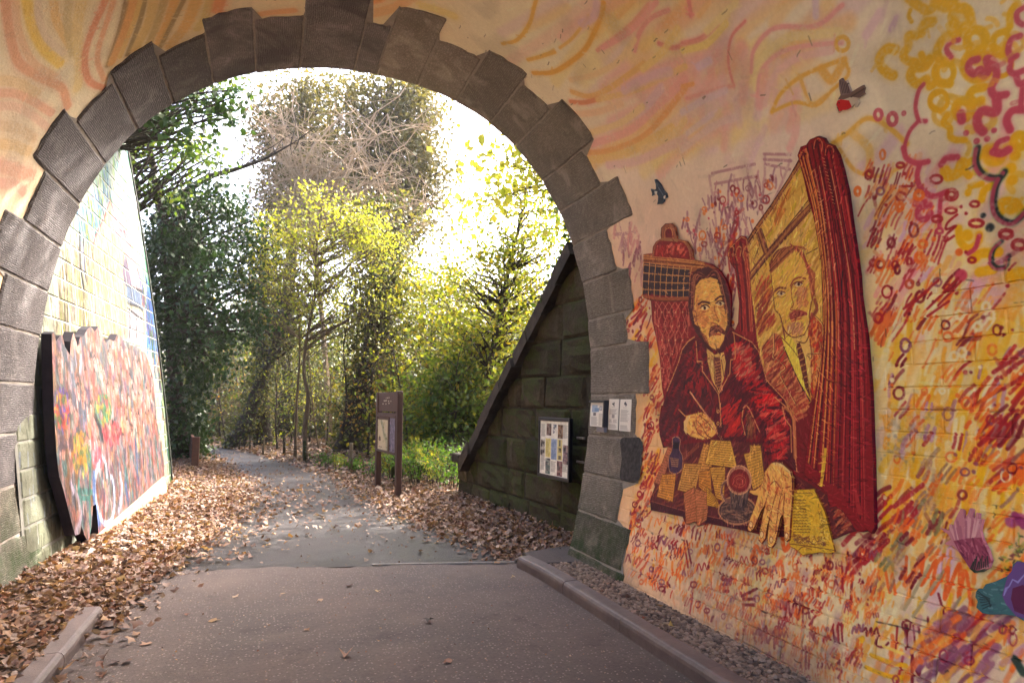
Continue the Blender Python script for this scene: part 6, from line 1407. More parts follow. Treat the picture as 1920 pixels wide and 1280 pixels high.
def build_jamb_notices():
    def board(name, px, off, th, label, kind, group=None):
        q = W(px); y0, y1 = sorted((.5 * (q[0, 0] + q[3, 0]), .5 * (q[1, 0] + q[2, 0]))); v0, v1 = .5 * (q[2, 1] + q[3, 1]), .5 * (q[0, 1] + q[1, 1])
        wd, ht = y1 - y0, v1 - v0; cv = Canvas(0, 0, wd, ht, .0016, C(226, 222, 214)); rr = random.Random(len(label))
        def U(u, v): return ((1 - u) * wd, (1 - v) * ht)
        def rect(u0, w0, u1, w1, col, a=1): cv.poly([U(u0, w0), U(u1, w0), U(u1, w1), U(u0, w1)], col, a)
        def text(u0, w0, u1, w1, step=.03):
            v = w0
            while v < w1: rect(u0, v, u0 + (u1 - u0) * rr.uniform(.7, 1), v + step * .4, C(130, 126, 126), .8); v += step
        if kind == 'map':
            rect(.1, .1, .5, .4, C(150, 170, 196)); rect(.3, .22, .62, .38, C(110, 140, 180)); rect(.64, .14, .84, .32, C(120, 120, 130)); rect(.68, .17, .80, .29, C(190, 190, 196)); rect(.22, .42, .42, .55, C(110, 106, 110)); text(.08, .6, .6, .95); text(.62, .45, .94, .95)
        else:
            for k in range(10):
                a = rr.uniform(0, 6.28); r = rr.uniform(0, 1); u, v = .5 + .14 * r * math.cos(a), .16 + .06 * r * math.sin(a); rect(u - .05, v - .02, u + .05, v + .02, rr.choice([C(60, 64, 80), C(96, 96, 104), C(44, 44, 56)]), .9)
            text(.3, .26, .7, .28); text(.1, .33, .9, .50 if kind == 'a' else .72)
            if kind == 'a': rect(.36, .5, .64, .62, C(150, 146, 146)); text(.1, .66, .42, .78, .02); text(.5, .66, .9, .78, .02)
            text(.1, .82, .9, .97)
        m = painted('notice_' + kind, cv, .4, .4, .0002, 60, False)
        c = S(.5 * (y0 + y1), .5 * (v0 + v1), off)
        n = 4; V, UV = [], []
        for i in range(n + 1):
            v = v0 + (v1 - v0) * i / n
            bow = .004 * math.sin(math.pi * i / n)
            V += [S(y0, v, off + th + bow), S(y1, v, off + th + bow)]; UV += [(0, i / n), (1, i / n)]
        F1 = [(2 * i, 2 * i + 1, 2 * i + 3, 2 * i + 2) for i in range(n)]
        b = len(V); V += [S(y0, v0, off), S(y1, v0, off), S(y1, v1, off), S(y0, v1, off)]; UV += [(0, 0), (1, 0), (1, 1), (0, 1)]
        F1 += [(0, b, b + 1, 1), (2 * n, 2 * n + 1, b + 2, b + 3)] + [tuple([2 * i for i in range(n + 1)] + [b + 3, b])] + [tuple([2 * i + 1 for i in range(n, -1, -1)] + [b + 1, b + 2])]
        if kind != 'map': return tag(link(name, new_mesh(name, V, F1, UV), m), label, 'notice', group)
        root = empty(name, c, label, 'notice')
        link('sheet', new_mesh('sheet', V, F1, UV), m, root)
        fr = simple('notice_frame', (.03, .03, .04, 1), rough=.4)
        for (a0, a1, b0, b1) in ((y0 - .02, y1 + .012, v1, v1 + .022), (y0 - .024, y0, v0, v1)):
            mb = MB(); mb.hexa([S(a0, b0, .012), S(a1, b0, .012), S(a1, b0, off + th + .02), S(a0, b0, off + th + .02), S(a0, b1, .012), S(a1, b1, .012), S(a1, b1, off + th + .02), S(a0, b1, off + th + .02)]); mb.build('frame_rail', fr, root)
        mb = MB(); mb.hexa([S(y0 - .004, v0 - .05, .014), S(y0 + wd * .5, v0 - .05, .014), S(y0 + wd * .5, v0 - .05, off + th), S(y0 - .004, v0 - .05, off + th), S(y0 - .004, v0 - .004, .014), S(y0 + wd * .5, v0 - .004, .014), S(y0 + wd * .5, v0 - .004, off + th + .004), S(y0 - .004, v0 - .004, off + th + .004)])
        mb.build('leaflet_pocket', simple('grey_perspex', (.26, .24, .26, 1), rough=.2), root)
    board('notice', [(1115, 757), (1141, 753), (1142, 799), (1115, 801)], .016, .03, 'framed notice with a blue map and leaflet pocket, left of the two tall leaflets', 'map')
    board('notice', [(1145, 748), (1164, 748), (1163, 806), (1145, 806)], .016, .006, 'tall white paper notice with a dark round crest, middle of three on the stone', 'a')
    board('notice', [(1166, 748), (1187, 749), (1186, 809), (1166, 808)], .016, .006, 'tall white paper notice with a bluish crest, beside the painted wall', 'b')
# ------------------------------------------------------------------ ground
KERB_R, KERB_L = 2.27, -1.10          # road-side faces of the kerbs

def mouth_line(x): return MOUTH_D + SKEW * x - 0.02

def left_edge(y):                      # path edge on the left
    return float(np.interp(y, [5.6, 6.5, 8, 10, 11.7, 14, 17, 20, 24, 27, 31], [-.95, -.85, -.55, -.32, -.22, -.35, -.85, -1.6, -2.9, -4.4, -8.0]))
def right_edge(y):
    return float(np.interp(y, [5.4, 6.2, 7.2, 8.3, 10, 12, 14, 17, 20, 24, 26, 29], [2.3, 2.25, 2.05, 1.8, 1.55, 1.35, 1.15, .55, -.2, -1.4, -2.4, -6.0]))

def pile(x, y):
    """how deep the drifted leaves lie (soil sheet follows at half that height)"""
    z = 0.0
    wl = float(np.interp(y, [-3, 5.4, 7.1, 13.3, 16, 40], [-2.0, -1.9, -1.9, -1.66, -1.7, -1.7]))
    if x < left_edge(y) and y > -3: z += .13 * math.exp(-max(0, x - wl) / .55) if x > wl - .5 else .13
    if y > 5.9 and x > right_edge(y): z += .10 * min(1, (x - right_edge(y)) / 1.2)
    if y > 12: z += 0.05 * max(0, min(6, abs(x - (left_edge(y) + right_edge(y)) / 2) - 1.4))
    return z

def bank(x, y):
    """natural ground away from the path: banks behind the wing walls, gentle rise in the wood"""
    z = 0.0
    wx = float(np.interp(y, [5.8, 10.45, 12], [3.85, 3.4, 3.1]))
    if y > 6.1 and x > wx:                                    # right bank, retained by the sloping wing wall
        top = np.interp(y, [5, 6, 10.2, 13, 17], [4.6, 4.0, .55, .5, .4])
        z = max(z, top * min(1, max(0, (x - wx) / .7)) + .12 * max(0, x - 3.5) * (y < 12))
    if y > 6.5 and x < -2.2:                                  # left bank behind the tall wall
        top = np.interp(y, [6.5, 12.5, 14.5, 20], [5.2, 4.6, 1.2, .4])
        z = max(z, top * min(1, max(0, (-2.4 - x) / 1.2)))
    return z

def build_ground():
    soil = NT('leaf_mould'); o = soil.obj()
    soil.set(color=soil.ramp(soil.noise(o, 5, 8, .7), [(.3, (.030, .020, .013, 1)), (.55, (.070, .046, .030, 1)), (.75, (.125, .080, .048, 1))]), rough=.95, spec=.15, normal=soil.bump(soil.noise(o, 22, 8, .7), .03))
    xs = np.unique(np.r_[np.linspace(-500, -20, 14), np.linspace(-20, -6, 15), np.linspace(-6, 8, 71), np.linspace(8, 24, 17), np.linspace(24, 500, 14)])
    ys = np.unique(np.r_[np.linspace(-500, -20, 14), np.linspace(-20, 0, 11), np.linspace(0, 20, 81), np.linspace(20, 50, 31), np.linspace(50, 600, 16)])
    V, Fc = [], []
    for y in ys:
        for x in xs:
            z = -0.03
            if y > 5.0 and -12 < x < 14 and y < 60:
                inside = left_edge(y) - .05 < x < right_edge(y) + .05
                if not inside: z = pile(x, y) * .6 + (bank(x, y) if (x > 3.2 or x < -2.3) else 0) - .012
            if REAR_D < y < mouthY(1.0) and (-2.4 < x < -1.2 or 2.3 < x < 3.4): z = .03
            if y > 30: z += .02 * (y - 30) * .5 * min(1, (600 - y) / 200 + .2) * 0.3
            V.append((x, y, z))
    nx = len(xs)
    for j in range(len(ys) - 1):
        for i in range(nx - 1): a = j * nx + i; Fc.append((a, a + 1, a + nx + 1, a + nx))
    g = link('ground', new_mesh('ground', V, Fc, smooth=True), soil.m); g['kind'] = 'structure'

    def asphalt(name, c0, c1, spec_c, rough, fleck=.70):
        t = NT(name); o = t.obj()
        f = t.noise(o, 1.1, 6, .6, .5); g = t.noise(o, 150, 4, .7); gg = t.noise(o, 45, 4, .6)
        c = t.ramp(t.math('ADD', t.math('MULTIPLY', f, .62), t.math('MULTIPLY', gg, .38)), [(.40, c0), (.60, c1)])
        vor = t.n('ShaderNodeTexVoronoi', {'Vector': o, 'Scale': 42.0}, feature='F1'); near = t.math('LESS_THAN', vor.outputs['Distance'], .26)
        pick = t.math('GREATER_THAN', t.n('ShaderNodeSeparateColor', {0: vor.outputs['Color']}).outputs[0], fleck)
        c = t.mix(c, spec_c, t.math('MULTIPLY', near, pick))
        c = t.mix(c, (.035, .028, .026, 1), t.math('MULTIPLY', t.ramp(t.noise(o, 3.2, 5, .65), [(.58, (0, 0, 0, 1)), (.70, (1, 1, 1, 1))]), .45))
        dust = t.ramp(t.noise(o, .55, 5, .65, 1.2), [(.46, (0, 0, 0, 1)), (.64, (1, 1, 1, 1))])
        c = t.mix(c, (c1[0] * 1.35, c1[1] * 1.3, c1[2] * 1.22, 1), t.math('MULTIPLY', dust, .38))
        t.set(color=c, rough=t.ramp(f, [(.35, (rough - .12,) * 3 + (1,)), (.65, (rough + .08,) * 3 + (1,))]), spec=.35, normal=t.bump(t.math('ADD', g, t.math('MULTIPLY', gg, .6)), .006))
        return t.m
    # path outside
    ys2 = np.r_[np.linspace(4.9, 31, 70)]
    V, Fc = [], []
    rs = random.Random(3)
    for y in ys2:
        l, r = left_edge(y) - .12, right_edge(y) + .12
        for k in range(9): V.append((l + (r - l) * k / 8, max(y, mouth_line(l + (r - l) * k / 8)), 0.006 + .018 * math.sin(math.pi * k / 8) - .0))
    for j in range(len(ys2) - 1):
        for k in range(8): a = j * 9 + k; Fc.append((a, a + 1, a + 10, a + 9))
    p = link('path', new_mesh('path', V, Fc, smooth=True), asphalt('damp_path_tarmac', (.011, .0095, .0105, 1), (.032, .026, .027, 1), (.085, .07, .06, 1), .5)); p['kind'] = 'structure'
    # tunnel floor
    V, Fc = [], []
    xs2 = np.linspace(-2.05, 2.33, 70); n = 40
    for x in xs2:
        y1 = mouth_line(x) + .035 * math.sin(5 * x + 1) + .02 * math.sin(17 * x) + .012 * math.sin(41 * x)
        for j in range(n + 1): V.append((x, -14 + (y1 + 14) * j / n, 0.026))
    for i in range(len(xs2) - 1):
        for j in range(n): a = i * (n + 1) + j; Fc.append((a, a + n + 1, a + n + 2, a + 1))
    f = link('tunnel_floor', new_mesh('tunnel_floor', V, Fc), asphalt('dry_tunnel_tarmac', (.088, .068, .063, 1), (.148, .116, .106, 1), (.27, .215, .195, 1), .84, .5)); f['kind'] = 'structure'
    # thin concrete channel across the threshold, right half
    mb = MB()
    for k in range(3):
        x0, x1 = .95 + k * .44, .95 + (k + 1) * .44 - .006
        mb.hexa([(x0, mouth_line(x0) + .03, .0), (x1, mouth_line(x1) + .03, .0), (x1, mouth_line(x1) + .065, .0), (x0, mouth_line(x0) + .065, .0), (x0, mouth_line(x0) + .03, .034), (x1, mouth_line(x1) + .03, .034), (x1, mouth_line(x1) + .065, .034), (x0, mouth_line(x0) + .065, .034)])
    mb.build('threshold_edging', simple('pale_concrete', (.20, .18, .165, 1), (.30, .27, .25, 1), 18, .8))['kind'] = 'structure'
    # kerbs: separate stones with a rounded nose
    km = simple('kerb_concrete', (.095, .070, .066, 1), (.160, .120, .112, 1), 9, .5, .002, 90, spec=.45)
    def kerb(x, side, y0, y1, label):
        root = empty('kerb', (x, y0, 0), label, 'kerb')
        L = .915; y = y1; k = 0; rr = random.Random(int(side * 5 + 20))
        while y > y0:
            a, b = max(y - L, y0), y - .006
            prof_ = [(0, -.06), (0, .085), (.005, .105), (.018, .121), (.034, .126), (.128, .129), (.128, -.06)]
            V, Fc = [], []
            dx, dz = rr.uniform(-.003, .003), rr.uniform(-.003, .002)
            for q in np.linspace(a, b, 5):
                bend = .05 * max(0, (q - (y1 - .7)) / .7) ** 2 * (-1 if side > 0 else 0)
                for u, z in prof_: V.append((x + side * u + dx + bend, q, z + dz + .026 * 0))
            m = len(prof_)
            for i in range(4):
                for j in range(m - 1): A = i * m + j; Fc.append((A, A + 1, A + m + 1, A + m))
            Fc.append(tuple(range(m))); Fc.append(tuple(4 * m + j for j in range(m - 1, -1, -1)))
            link('kerb_stone', new_mesh('kerb_stone', V, Fc), km, root)
            y -= L
    kerb(KERB_R, 1, -1.2, 5.82, 'grey kerb along the foot of the mural wall, gravel behind it')
    kerb(KERB_L, -1, -1.2, 5.52, 'grey kerb half buried in leaves on the side away from the mural board')
    # gravel between kerb and wall
    bed = simple('gravel_bed', (.060, .046, .042, 1), (.12, .094, .084, 1), 40, .95, .02, 60)
    V = []; Fc = []
    yy = np.linspace(-1.2, 6.0, 20)
    for y in yy: V += [(KERB_R + .12, y, .092), (3.25, y, .10)]
    for i in range(len(yy) - 1): Fc.append((2 * i, 2 * i + 1, 2 * i + 3, 2 * i + 2))
    link('gravel_strip', new_mesh('gravel_strip', V, Fc), bed)['kind'] = 'structure'
    ico_v = np.array([(0, 0, 1), (.894, 0, .447), (.276, .851, .447), (-.724, .526, .447), (-.724, -.526, .447), (.276, -.851, .447), (.724, .526, -.447), (-.276, .851, -.447), (-.894, 0, -.447), (-.276, -.851, -.447), (.724, -.526, -.447), (0, 0, -1)])
    ico_f = np.array([(0, 1, 2), (0, 2, 3), (0, 3, 4), (0, 4, 5), (0, 5, 1), (1, 6, 2), (2, 7, 3), (3, 8, 4), (4, 9, 5), (5, 10, 1), (1, 10, 6), (2, 6, 7), (3, 7, 8), (4, 8, 9), (5, 9, 10), (11, 7, 6), (11, 8, 7), (11, 9, 8), (11, 10, 9), (11, 6, 10)])
    N = 6500; r = np.random.default_rng(5)
    c = np.c_[r.uniform(KERB_R + .14, 3.0, N), 5.55 - 4.6 * r.random(N) ** 1.0, np.full(N, .098)]
    sz = r.uniform(.009, .021, (N, 1)) * np.array([1.25, 1.0, .7]); an = r.uniform(0, 6.28, N)
    P = ico_v[None] * sz[:, None] * r.uniform(.8, 1.2, (N, 12, 1)); x = P[..., 0] * np.cos(an)[:, None] - P[..., 1] * np.sin(an)[:, None]; y = P[..., 0] * np.sin(an)[:, None] + P[..., 1] * np.cos(an)[:, None]
    P = np.stack([x, y, P[..., 2]], -1) + c[:, None]
    Fq = (ico_f[None] + (np.arange(N) * 12)[:, None, None]).reshape(-1, 3)
    t = NT('pebbles'); t.set(color=t.ramp(t.geo().outputs['Random Per Island'], [(0, (.085, .055, .040, 1)), (.5, (.185, .125, .092, 1)), (1, (.31, .225, .17, 1))]), rough=.8)
    gv = link('gravel', big_mesh('gravel', P.reshape(-1, 3), Fq, True), t.m); gv['kind'] = 'stuff'
    # end of the raised strip by the stone jamb
    MB().hexa([(KERB_R + .10, 5.60, .0), (3.2, 5.40, .0), (3.0, 6.2, .0), (KERB_R + .1, 6.05, .0), (KERB_R + .10, 5.60, .105), (3.2, 5.40, .112), (3.0, 6.2, .10), (KERB_R + .1, 6.05, .10)]).build('paved_end', asphalt('kerb_end_tarmac', (.060, .048, .046, 1), (.10, .08, .075, 1), (.16, .13, .12, 1), .8))['kind'] = 'structure'

# ------------------------------------------------------------------ fallen leaves
def leaf_shapes(P, size, rng, tilt=.34, curl=.27, lobed=True):
    """curled fallen leaves: seven-point outline round a raised midrib; P (n,3)"""
    n = len(P)
    a = np.array([0, 38, 75, 125, 180, 235, 285, 322]) * math.pi / 180
    rad = np.array([1.0, .52, .82, .55, .62, .55, .82, .52]) if lobed else np.array([1.0, .74, .5, .52, .8, .52, .5, .74])
    k = len(a)
    R = rad[None] * rng.uniform(.75, 1.2, (n, k)) * size[:, None]
    X, Y = R * np.cos(a), R * np.sin(a)
    c1, c2 = rng.normal(0, curl, (n, 1)), rng.normal(0, curl, (n, 1))
    Z = (c1 * X ** 2 + c2 * Y ** 2 + np.abs(c2) * .6 * np.abs(Y) * size[:, None]) / size[:, None] + rng.normal(0, .10, (n, k)) * size[:, None]
    L = np.concatenate([np.zeros((n, 1, 3)), np.stack([X, Y, Z], -1)], 1)
    th = rng.uniform(0, 6.28, n); tx, ty = rng.normal(0, tilt, n), rng.normal(0, tilt, n)
    cz, sz = np.cos(th)[:, None], np.sin(th)[:, None]
    x = L[..., 0] * cz - L[..., 1] * sz; y = L[..., 0] * sz + L[..., 1] * cz; z = L[..., 2]
    cx, sx = np.cos(tx)[:, None], np.sin(tx)[:, None]; y, z = y * cx - z * sx, y * sx + z * cx
    cy, sy = np.cos(ty)[:, None], np.sin(ty)[:, None]; x, z = x * cy + z * sy, -x * sy + z * cy
    V = np.stack([x, y, z], -1); V[..., 2] -= V[..., 2].min(1, keepdims=True) * .8
    V += P[:, None]
    f = np.array([(0, 1 + i, 1 + (i + 1) % k) for i in range(k)])
    F_ = (f[None] + (np.arange(n) * (k + 1))[:, None, None]).reshape(-1, 3)
    return V.reshape(-1, 3), F_

def build_leaves():
    r = np.random.default_rng(77)
    pts, sz = [], []
    def add(n, fx, y0, y1, s0, s1, lift, ypow=1.0):
        for _ in range(n):
            y = y0 + (y1 - y0) * r.random() ** ypow; x0, x1 = fx(y)
            if x1 <= x0: continue
            x = r.uniform(x0, x1); d = pile(x, y)
            pts.append((x, y, d * r.uniform(.55, 1.0) + lift + r.uniform(0, .02))); sz.append(s0 + (s1 - s0) * r.random() ** 1.5)
    wl = lambda y: float(np.interp(y, [5.4, 7.1, 13.3, 16, 40], [-1.95, -1.88, -1.62, -2.6, -7]))
    add(13500, lambda y: (wl(y), left_edge(y) - .16 + .16 * r.normal()), 5.3, 11.5, .026, .056, .01, 1.25)
    add(5500, lambda y: (wl(y), left_edge(y) - .05 + .2 * r.normal()), 11, 18, .03, .055, .01)
    add(420, lambda y: (left_edge(y) - .3, left_edge(y) + .35 + .35 * abs(r.normal())), 7.0, 12.5, .03, .055, .022)
    add(9000, lambda y: (right_edge(y) + .10 - .22 * abs(r.normal()), float(np.interp(y, [6, 10.4, 11, 20], [3.3, 2.9, 4.5, 6]))), 6.0, 14, .026, .054, .015)
    add(2600, lambda y: (right_edge(y) - .2, right_edge(y) + 3.0), 14, 26, .05, .08, .02)
    add(1500, lambda y: (left_edge(y) - 3, left_edge(y) + .2), 17, 27, .05, .08, .03)
    add(700, lambda y: (left_edge(y), right_edge(y)), 6.5, 24, .016, .042, .028)
    add(260, lambda y: (left_edge(y), right_edge(y)), 8.2, 13, .032, .06, .028)
    add(2600, lambda y: (-2.0, KERB_L - .10), 3.0, 5.6, .024, .05, .06)                 # behind the left kerb
    add(900, lambda y: (-2.0, -.95 - .25 * (6.2 - y)), 5.5, 6.9, .024, .05, .03)
    add(110, lambda y: (KERB_L + .02, KERB_L + .14 + .12 * abs(r.normal())), 2.8, 5.6, .03, .055, .03)
    add(900, lambda y: (-1.1, 2.25), 2.4, 6.2, .004, .012, .027)
    add(900, lambda y: (left_edge(y), right_edge(y)), 6.3, 16, .006, .018, .027)
    P = np.array(pts); s = np.array(sz)
    V, F_ = leaf_shapes(P, s, r)
    dry = leaf_mat('dry_leaves', [(.15, .068, .048, 1), (.32, .20, .145, 1), (.085, .042, .032, 1), (.40, .275, .205, 1), (.20, .082, .048, 1), (.10, .052, .040, 1), (.48, .36, .275, 1), (.13, .066, .050, 1), (.36, .20, .08, 1), (.26, .16, .12, 1), (.055, .030, .025, 1), (.30, .18, .13, 1)], .18, .6)
    lo = link('fallen_leaves', big_mesh('fallen_leaves', V, F_), dry); lo['kind'] = 'stuff'
    # single leaves one can point to on the bare floor, the gravel and the kerb
    L = [((600, 1125), .055, (.46, .30, .20), 'small pale leaf lying alone past the middle of the tunnel floor'), ((400, 1163), .085, (.36, .22, .10), 'curled tan leaf left of the pale floor patch'), ((275, 1206), .085, (.44, .27, .18), 'flat pinkish leaf on the floor nearest the left kerb end'), ((648, 1228), .085, (.40, .22, .14), 'broad brown leaf on the floor close to the camera'),
         ((803, 1165), .075, (.050, .030, .024), 'dark shrivelled leaf lump in the middle of the tunnel floor'), ((655, 1098), .07, (.10, .030, .022), 'dark red crumpled leaf on the tarmac seam'), ((575, 1180), .05, (.32, .18, .10), 'small brown leaf between two larger ones on the tunnel floor'), ((240, 1240), .075, (.12, .060, .045), 'dark curled leaf beside the left kerb'),
         ((215, 1242), .06, (.10, .05, .04), 'narrow dark leaf next to the kerb side leaves'), ((840, 1240), .06, (.28, .13, .07), 'leaf scrap at the bottom middle of the floor'), ((440, 1118), .06, (.50, .36, .26), 'pale leaf at the edge of the drift on the threshold'), ((530, 1112), .05, (.42, .28, .18), 'thin pale leaf on the threshold'), ((350, 1152), .045, (.24, .10, .06), 'little reddish leaf near the left drift'),
         ((1062, 1079), .055, (.46, .26, .17), 'pale leaf lying on the tarmac at the end of the right kerb'), ((707, 1108), .045, (.48, .34, .16), 'small yellowish leaf just inside the tarmac seam'), ((963, 1082), .045, (.50, .38, .24), 'cream leaf in front of the right kerb end')]
    for k, (p, s_, c, lab) in enumerate(L):
        g = ground(p[0], p[1], .03)
        v, f = leaf_shapes(np.array([[0, 0, 0]]), np.array([s_ * .66]), np.random.default_rng(k), .12, .22)
        o = link('fallen_leaf', big_mesh('fallen_leaf', v, f), leaf_mat('single_leaf', [tuple(x * .85 for x in c) + (1,)], .15, .6), None, tuple(g)); tag(o, lab, 'leaf')
    G = [((1142, 1094), .06, (.30, .16, .11), 'brown leaf on the gravel nearest the stone jamb'), ((1188, 1148), .065, (.34, .20, .15), 'pale brown leaf on the gravel against the kerb'), ((1205, 1158), .045, (.30, .09, .05), 'small red leaf scrap on the gravel'), ((1235, 1136), .05, (.42, .24, .09), 'golden leaf on the gravel beside the bare footing stones'), ((1258, 1175), .055, (.46, .32, .10), 'yellow leaf on the gravel halfway along the kerb'), ((1175, 1120), .05, (.13, .07, .05), 'dark leaf on the gravel by the first footing stone')]
    for k, (p, s_, c, lab) in enumerate(G):
        g = ground(p[0], p[1], .115)
        v, f = leaf_shapes(np.array([[0, 0, 0]]), np.array([s_ * .66]), np.random.default_rng(50 + k), .3, .45)
        o = link('fallen_leaf', big_mesh('fallen_leaf', v, f), leaf_mat('single_leaf', [tuple(x * .85 for x in c) + (1,)], .15, .6), None, tuple(g)); tag(o, lab, 'leaf')

# ------------------------------------------------------------------ bricks of the mural wall
def build_bricks(root, mat, canvas):
    rs = random.Random(41)
    ph, pl = .112, .30
    cand = []
    r = 0; v = .27
    while v < 2.5:
        y = -.4 + (r % 2) * pl / 2
        lim = min(float(mouthY(v)) - ring_depth(v), float(mouthY(v + ph)) - ring_depth(v + ph)) - .015
        while y < lim - .05:
            y1 = min(y + pl * rs.uniform(.96, 1.0), lim)
            cand.append((y, y1, v, v + ph)); y += pl
        v += ph; r += 1
    # nearest first
    cand = [c for c in cand if c[0] > .9]
    cand.sort(key=lambda c: abs(c[0] - 2.4) * .5 + c[2])
    def brick(y0, y1, v0, v1):
        fade = min(1, max(.0, (2.4 - v0) / 1.8)); pr = rs.uniform(.002, .006) * fade + .0035; tl = rs.uniform(-.002, .002) * fade; g = rs.uniform(.0006, .0022)
        V, UV, Fc = [], [], []
        def add(y, v, o): V.append(S(y, v, o)); UV.append((y, v))
        a0, a1, b0, b1 = y0 + g, y1 - g, v0 + g, v1 - g; c = .005
        for y, vv in ((a0, b0), (a1, b0), (a1, b1), (a0, b1)): add(y, vv, -.006)
        for y, vv, o in ((a0 + c, b0 + c, pr + tl), (a1 - c, b0 + c, pr - tl), (a1 - c, b1 - c, pr - tl * .5), (a0 + c, b1 - c, pr + tl * .5)): add(y, vv, o)
        Fc = [(4, 5, 6, 7), (0, 1, 5, 4), (1, 2, 6, 5), (2, 3, 7, 6), (3, 0, 4, 7)]
        return V, Fc, UV
    rest_v, rest_f, rest_u = [], [], []
    for k, c in enumerate(cand):
        V, Fc, UV = brick(*c)
        if k < 300: link('brick', new_mesh('brick', V, Fc, canvas.uv(UV)), mat, root)
        else:
            n = len(rest_v); rest_v += V; rest_u += UV; rest_f += [tuple(i + n for i in f) for f in Fc]
    if rest_v: o = link('brickwork', new_mesh('brickwork', rest_v, rest_f, canvas.uv(rest_u)), mat, root); tag(o, kind='stuff')
    # bare footing stones at the foot of the wall
    fm = simple('bare_footing', (.20, .16, .13, 1), (.34, .28, .225, 1), 9, .9, .006, 50)
    y = 4.62
    for k in range(11):
        L = rs.uniform(.24, .38); y1 = y - L
        V, Fc = [], []
        j = rs.uniform(.012, .022)
        for (a, b, o) in ((y1 + .008, .03, -.02), (y - .008, .03, -.02), (y - .008, .265, -.02), (y1 + .008, .265, -.02), (y1 + .02, .04, j), (y - .02, .04, j + .004), (y - .022, .252, j), (y1 + .02, .25, j - .004)): V.append(S(a, b, o))
        link('footing_stone', new_mesh('footing_stone', V, [(4, 5, 6, 7), (0, 1, 5, 4), (1, 2, 6, 5), (2, 3, 7, 6), (3, 0, 4, 7)]), fm if k < 3 else mat, root) if k < 3 else None
        y = y1
# ------------------------------------------------------------------ trees and plants: tapered trunks and limbs, crowns of single leaves gathered in clumps
def leaves_np(P, size, rng, up=0.35, aspect=1.7, droop=0.0):
    """one folded leaf per point: four corners and a midrib fold"""
    n = len(P)
    d = rng.normal(0, 1, (n, 3)); d[:, 2] -= droop; d /= np.linalg.norm(d, axis=1, keepdims=True) + 1e-9
    u = rng.normal(0, 1, (n, 3)); u[:, 2] += up * 2; u -= (u * d).sum(1, keepdims=True) * d; u /= np.linalg.norm(u, axis=1, keepdims=True) + 1e-9
    s = np.cross(d, u)
    L = size[:, None]; w = L / aspect * .5
    V = np.stack([P, P + d * L * .45 + s * w - u * w * .25, P + d * L, P + d * L * .45 - s * w - u * w * .25], 1)
    F_ = (np.array([(0, 1, 2, 3)])[None] + (np.arange(n) * 4)[:, None, None]).reshape(-1, 4)
    return V.reshape(-1, 3), F_

def curve(a, b, rng, sag=0.0, bow=.12, n=6):
    a, b = np.asarray(a, float), np.asarray(b, float); L = np.linalg.norm(b - a)
    m = .5 * (a + b) + rng.normal(0, bow * L, 3) * (.6, .6, .35); m[2] += sag * L
    t = np.linspace(0, 1, n)[:, None]
    p = (1 - t) ** 2 * a + 2 * t * (1 - t) * m + t * t * b
    p[1:-1] += rng.normal(0, .012 * L, (n - 2, 3))
    return p

class Ell:
    """crown lobe given by where it sits in the place: centre and radii in metres"""
    def __init__(s, c, r): s.c = np.asarray(c, float); s.r = np.asarray(r, float)
    def sample(s, n, rng, shell=.5):
        d = rng.normal(0, 1, (n, 3)); d /= np.linalg.norm(d, axis=1, keepdims=True)
        q = rng.random((n, 1)) ** (1 / 3.0); q = q * (1 - shell) + shell * np.maximum(q, rng.random((n, 1)) ** .2)
        return s.c + d * q * s.r

def EP(px, py, depth, rx, ry, rz=None):
    c = at_depth(px, py, depth); k = depth / FPX
    return Ell(c, (rx * k, (rz if rz else .8 * (rx + ry) * .5 * k), ry * k))

def tree(name, cat, label, trunk, r0, lobes, leaf, bark, seed, nclump=40, per=40, csize=.35, lsize=.09, group=None, r1=.25, twigs=2, limbr=.35, bare=False, up=.35, droop=.2, lo=.35, sides=8, aspect=1.7, shell=.5):
    """trunk: list of points; every lobe grows clumps fed by limbs from the trunk"""
    rng = np.random.default_rng(seed)
    T = smooth_line3(trunk, 4); m = len(T)
    root = empty(name, tuple(T[0]), label, cat, group)
    wood = MB()
    rad = [r0 * (1 - (1 - r1) * (i / (m - 1)) ** .85) * (1.25 if i == 0 else 1) for i in range(m)]
    wood.tube(T, rad, sides)
    hz = T[:, 2]
    tot = sum(float(np.prod(l.r)) ** (2 / 3) for l in lobes) or 1
    LV = []
    for l in lobes:
        nc = max(3, int(nclump * float(np.prod(l.r)) ** (2 / 3) / tot))
        C_ = l.sample(nc, rng, shell)
        for c in C_:
            hd = np.hypot(c[0] - T[:, 0], c[1] - T[:, 1])
            want = c[2] - .55 * hd.min() - rng.uniform(0, .25) * l.r[2]
            i = int(np.argmin(np.abs(hz - max(want, hz[0] + lo * (hz[-1] - hz[0]))) + .15 * hd))
            b = curve(T[i], c, rng, .05, .10, 6)
            rr = min(rad[i] * .6, limbr * r0) * rng.uniform(.6, 1)
            wood.tube(b, list(np.linspace(rr, max(.004, rr * .2), len(b))), 5, False)
            for _ in range(twigs):
                j = rng.integers(2, len(b)); e = c + rng.normal(0, csize * 1.1, 3)
                wood.tube(curve(b[j], e, rng, 0, .12, 4), [max(.005, rr * .25), max(.003, rr * .15), .003, .002], 3, False)
            if per:
                k = max(3, int(per * rng.uniform(.5, 1.5)))
                LV.append(c + rng.normal(0, 1, (k, 3)) * csize * rng.uniform(.6, 1.25) * np.array([1, 1, .72]))
    wood.build('trunk', bark, root, True)
    if LV and leaf is not None:
        P = np.vstack(LV); P = P[P[:, 2] > .05]
        V, F_ = leaves_np(P, lsize * rng.uniform(.6, 1.3, len(P)), rng, up, aspect, droop)
        link('crown', big_mesh('crown', V, F_), leaf, root)
    return root

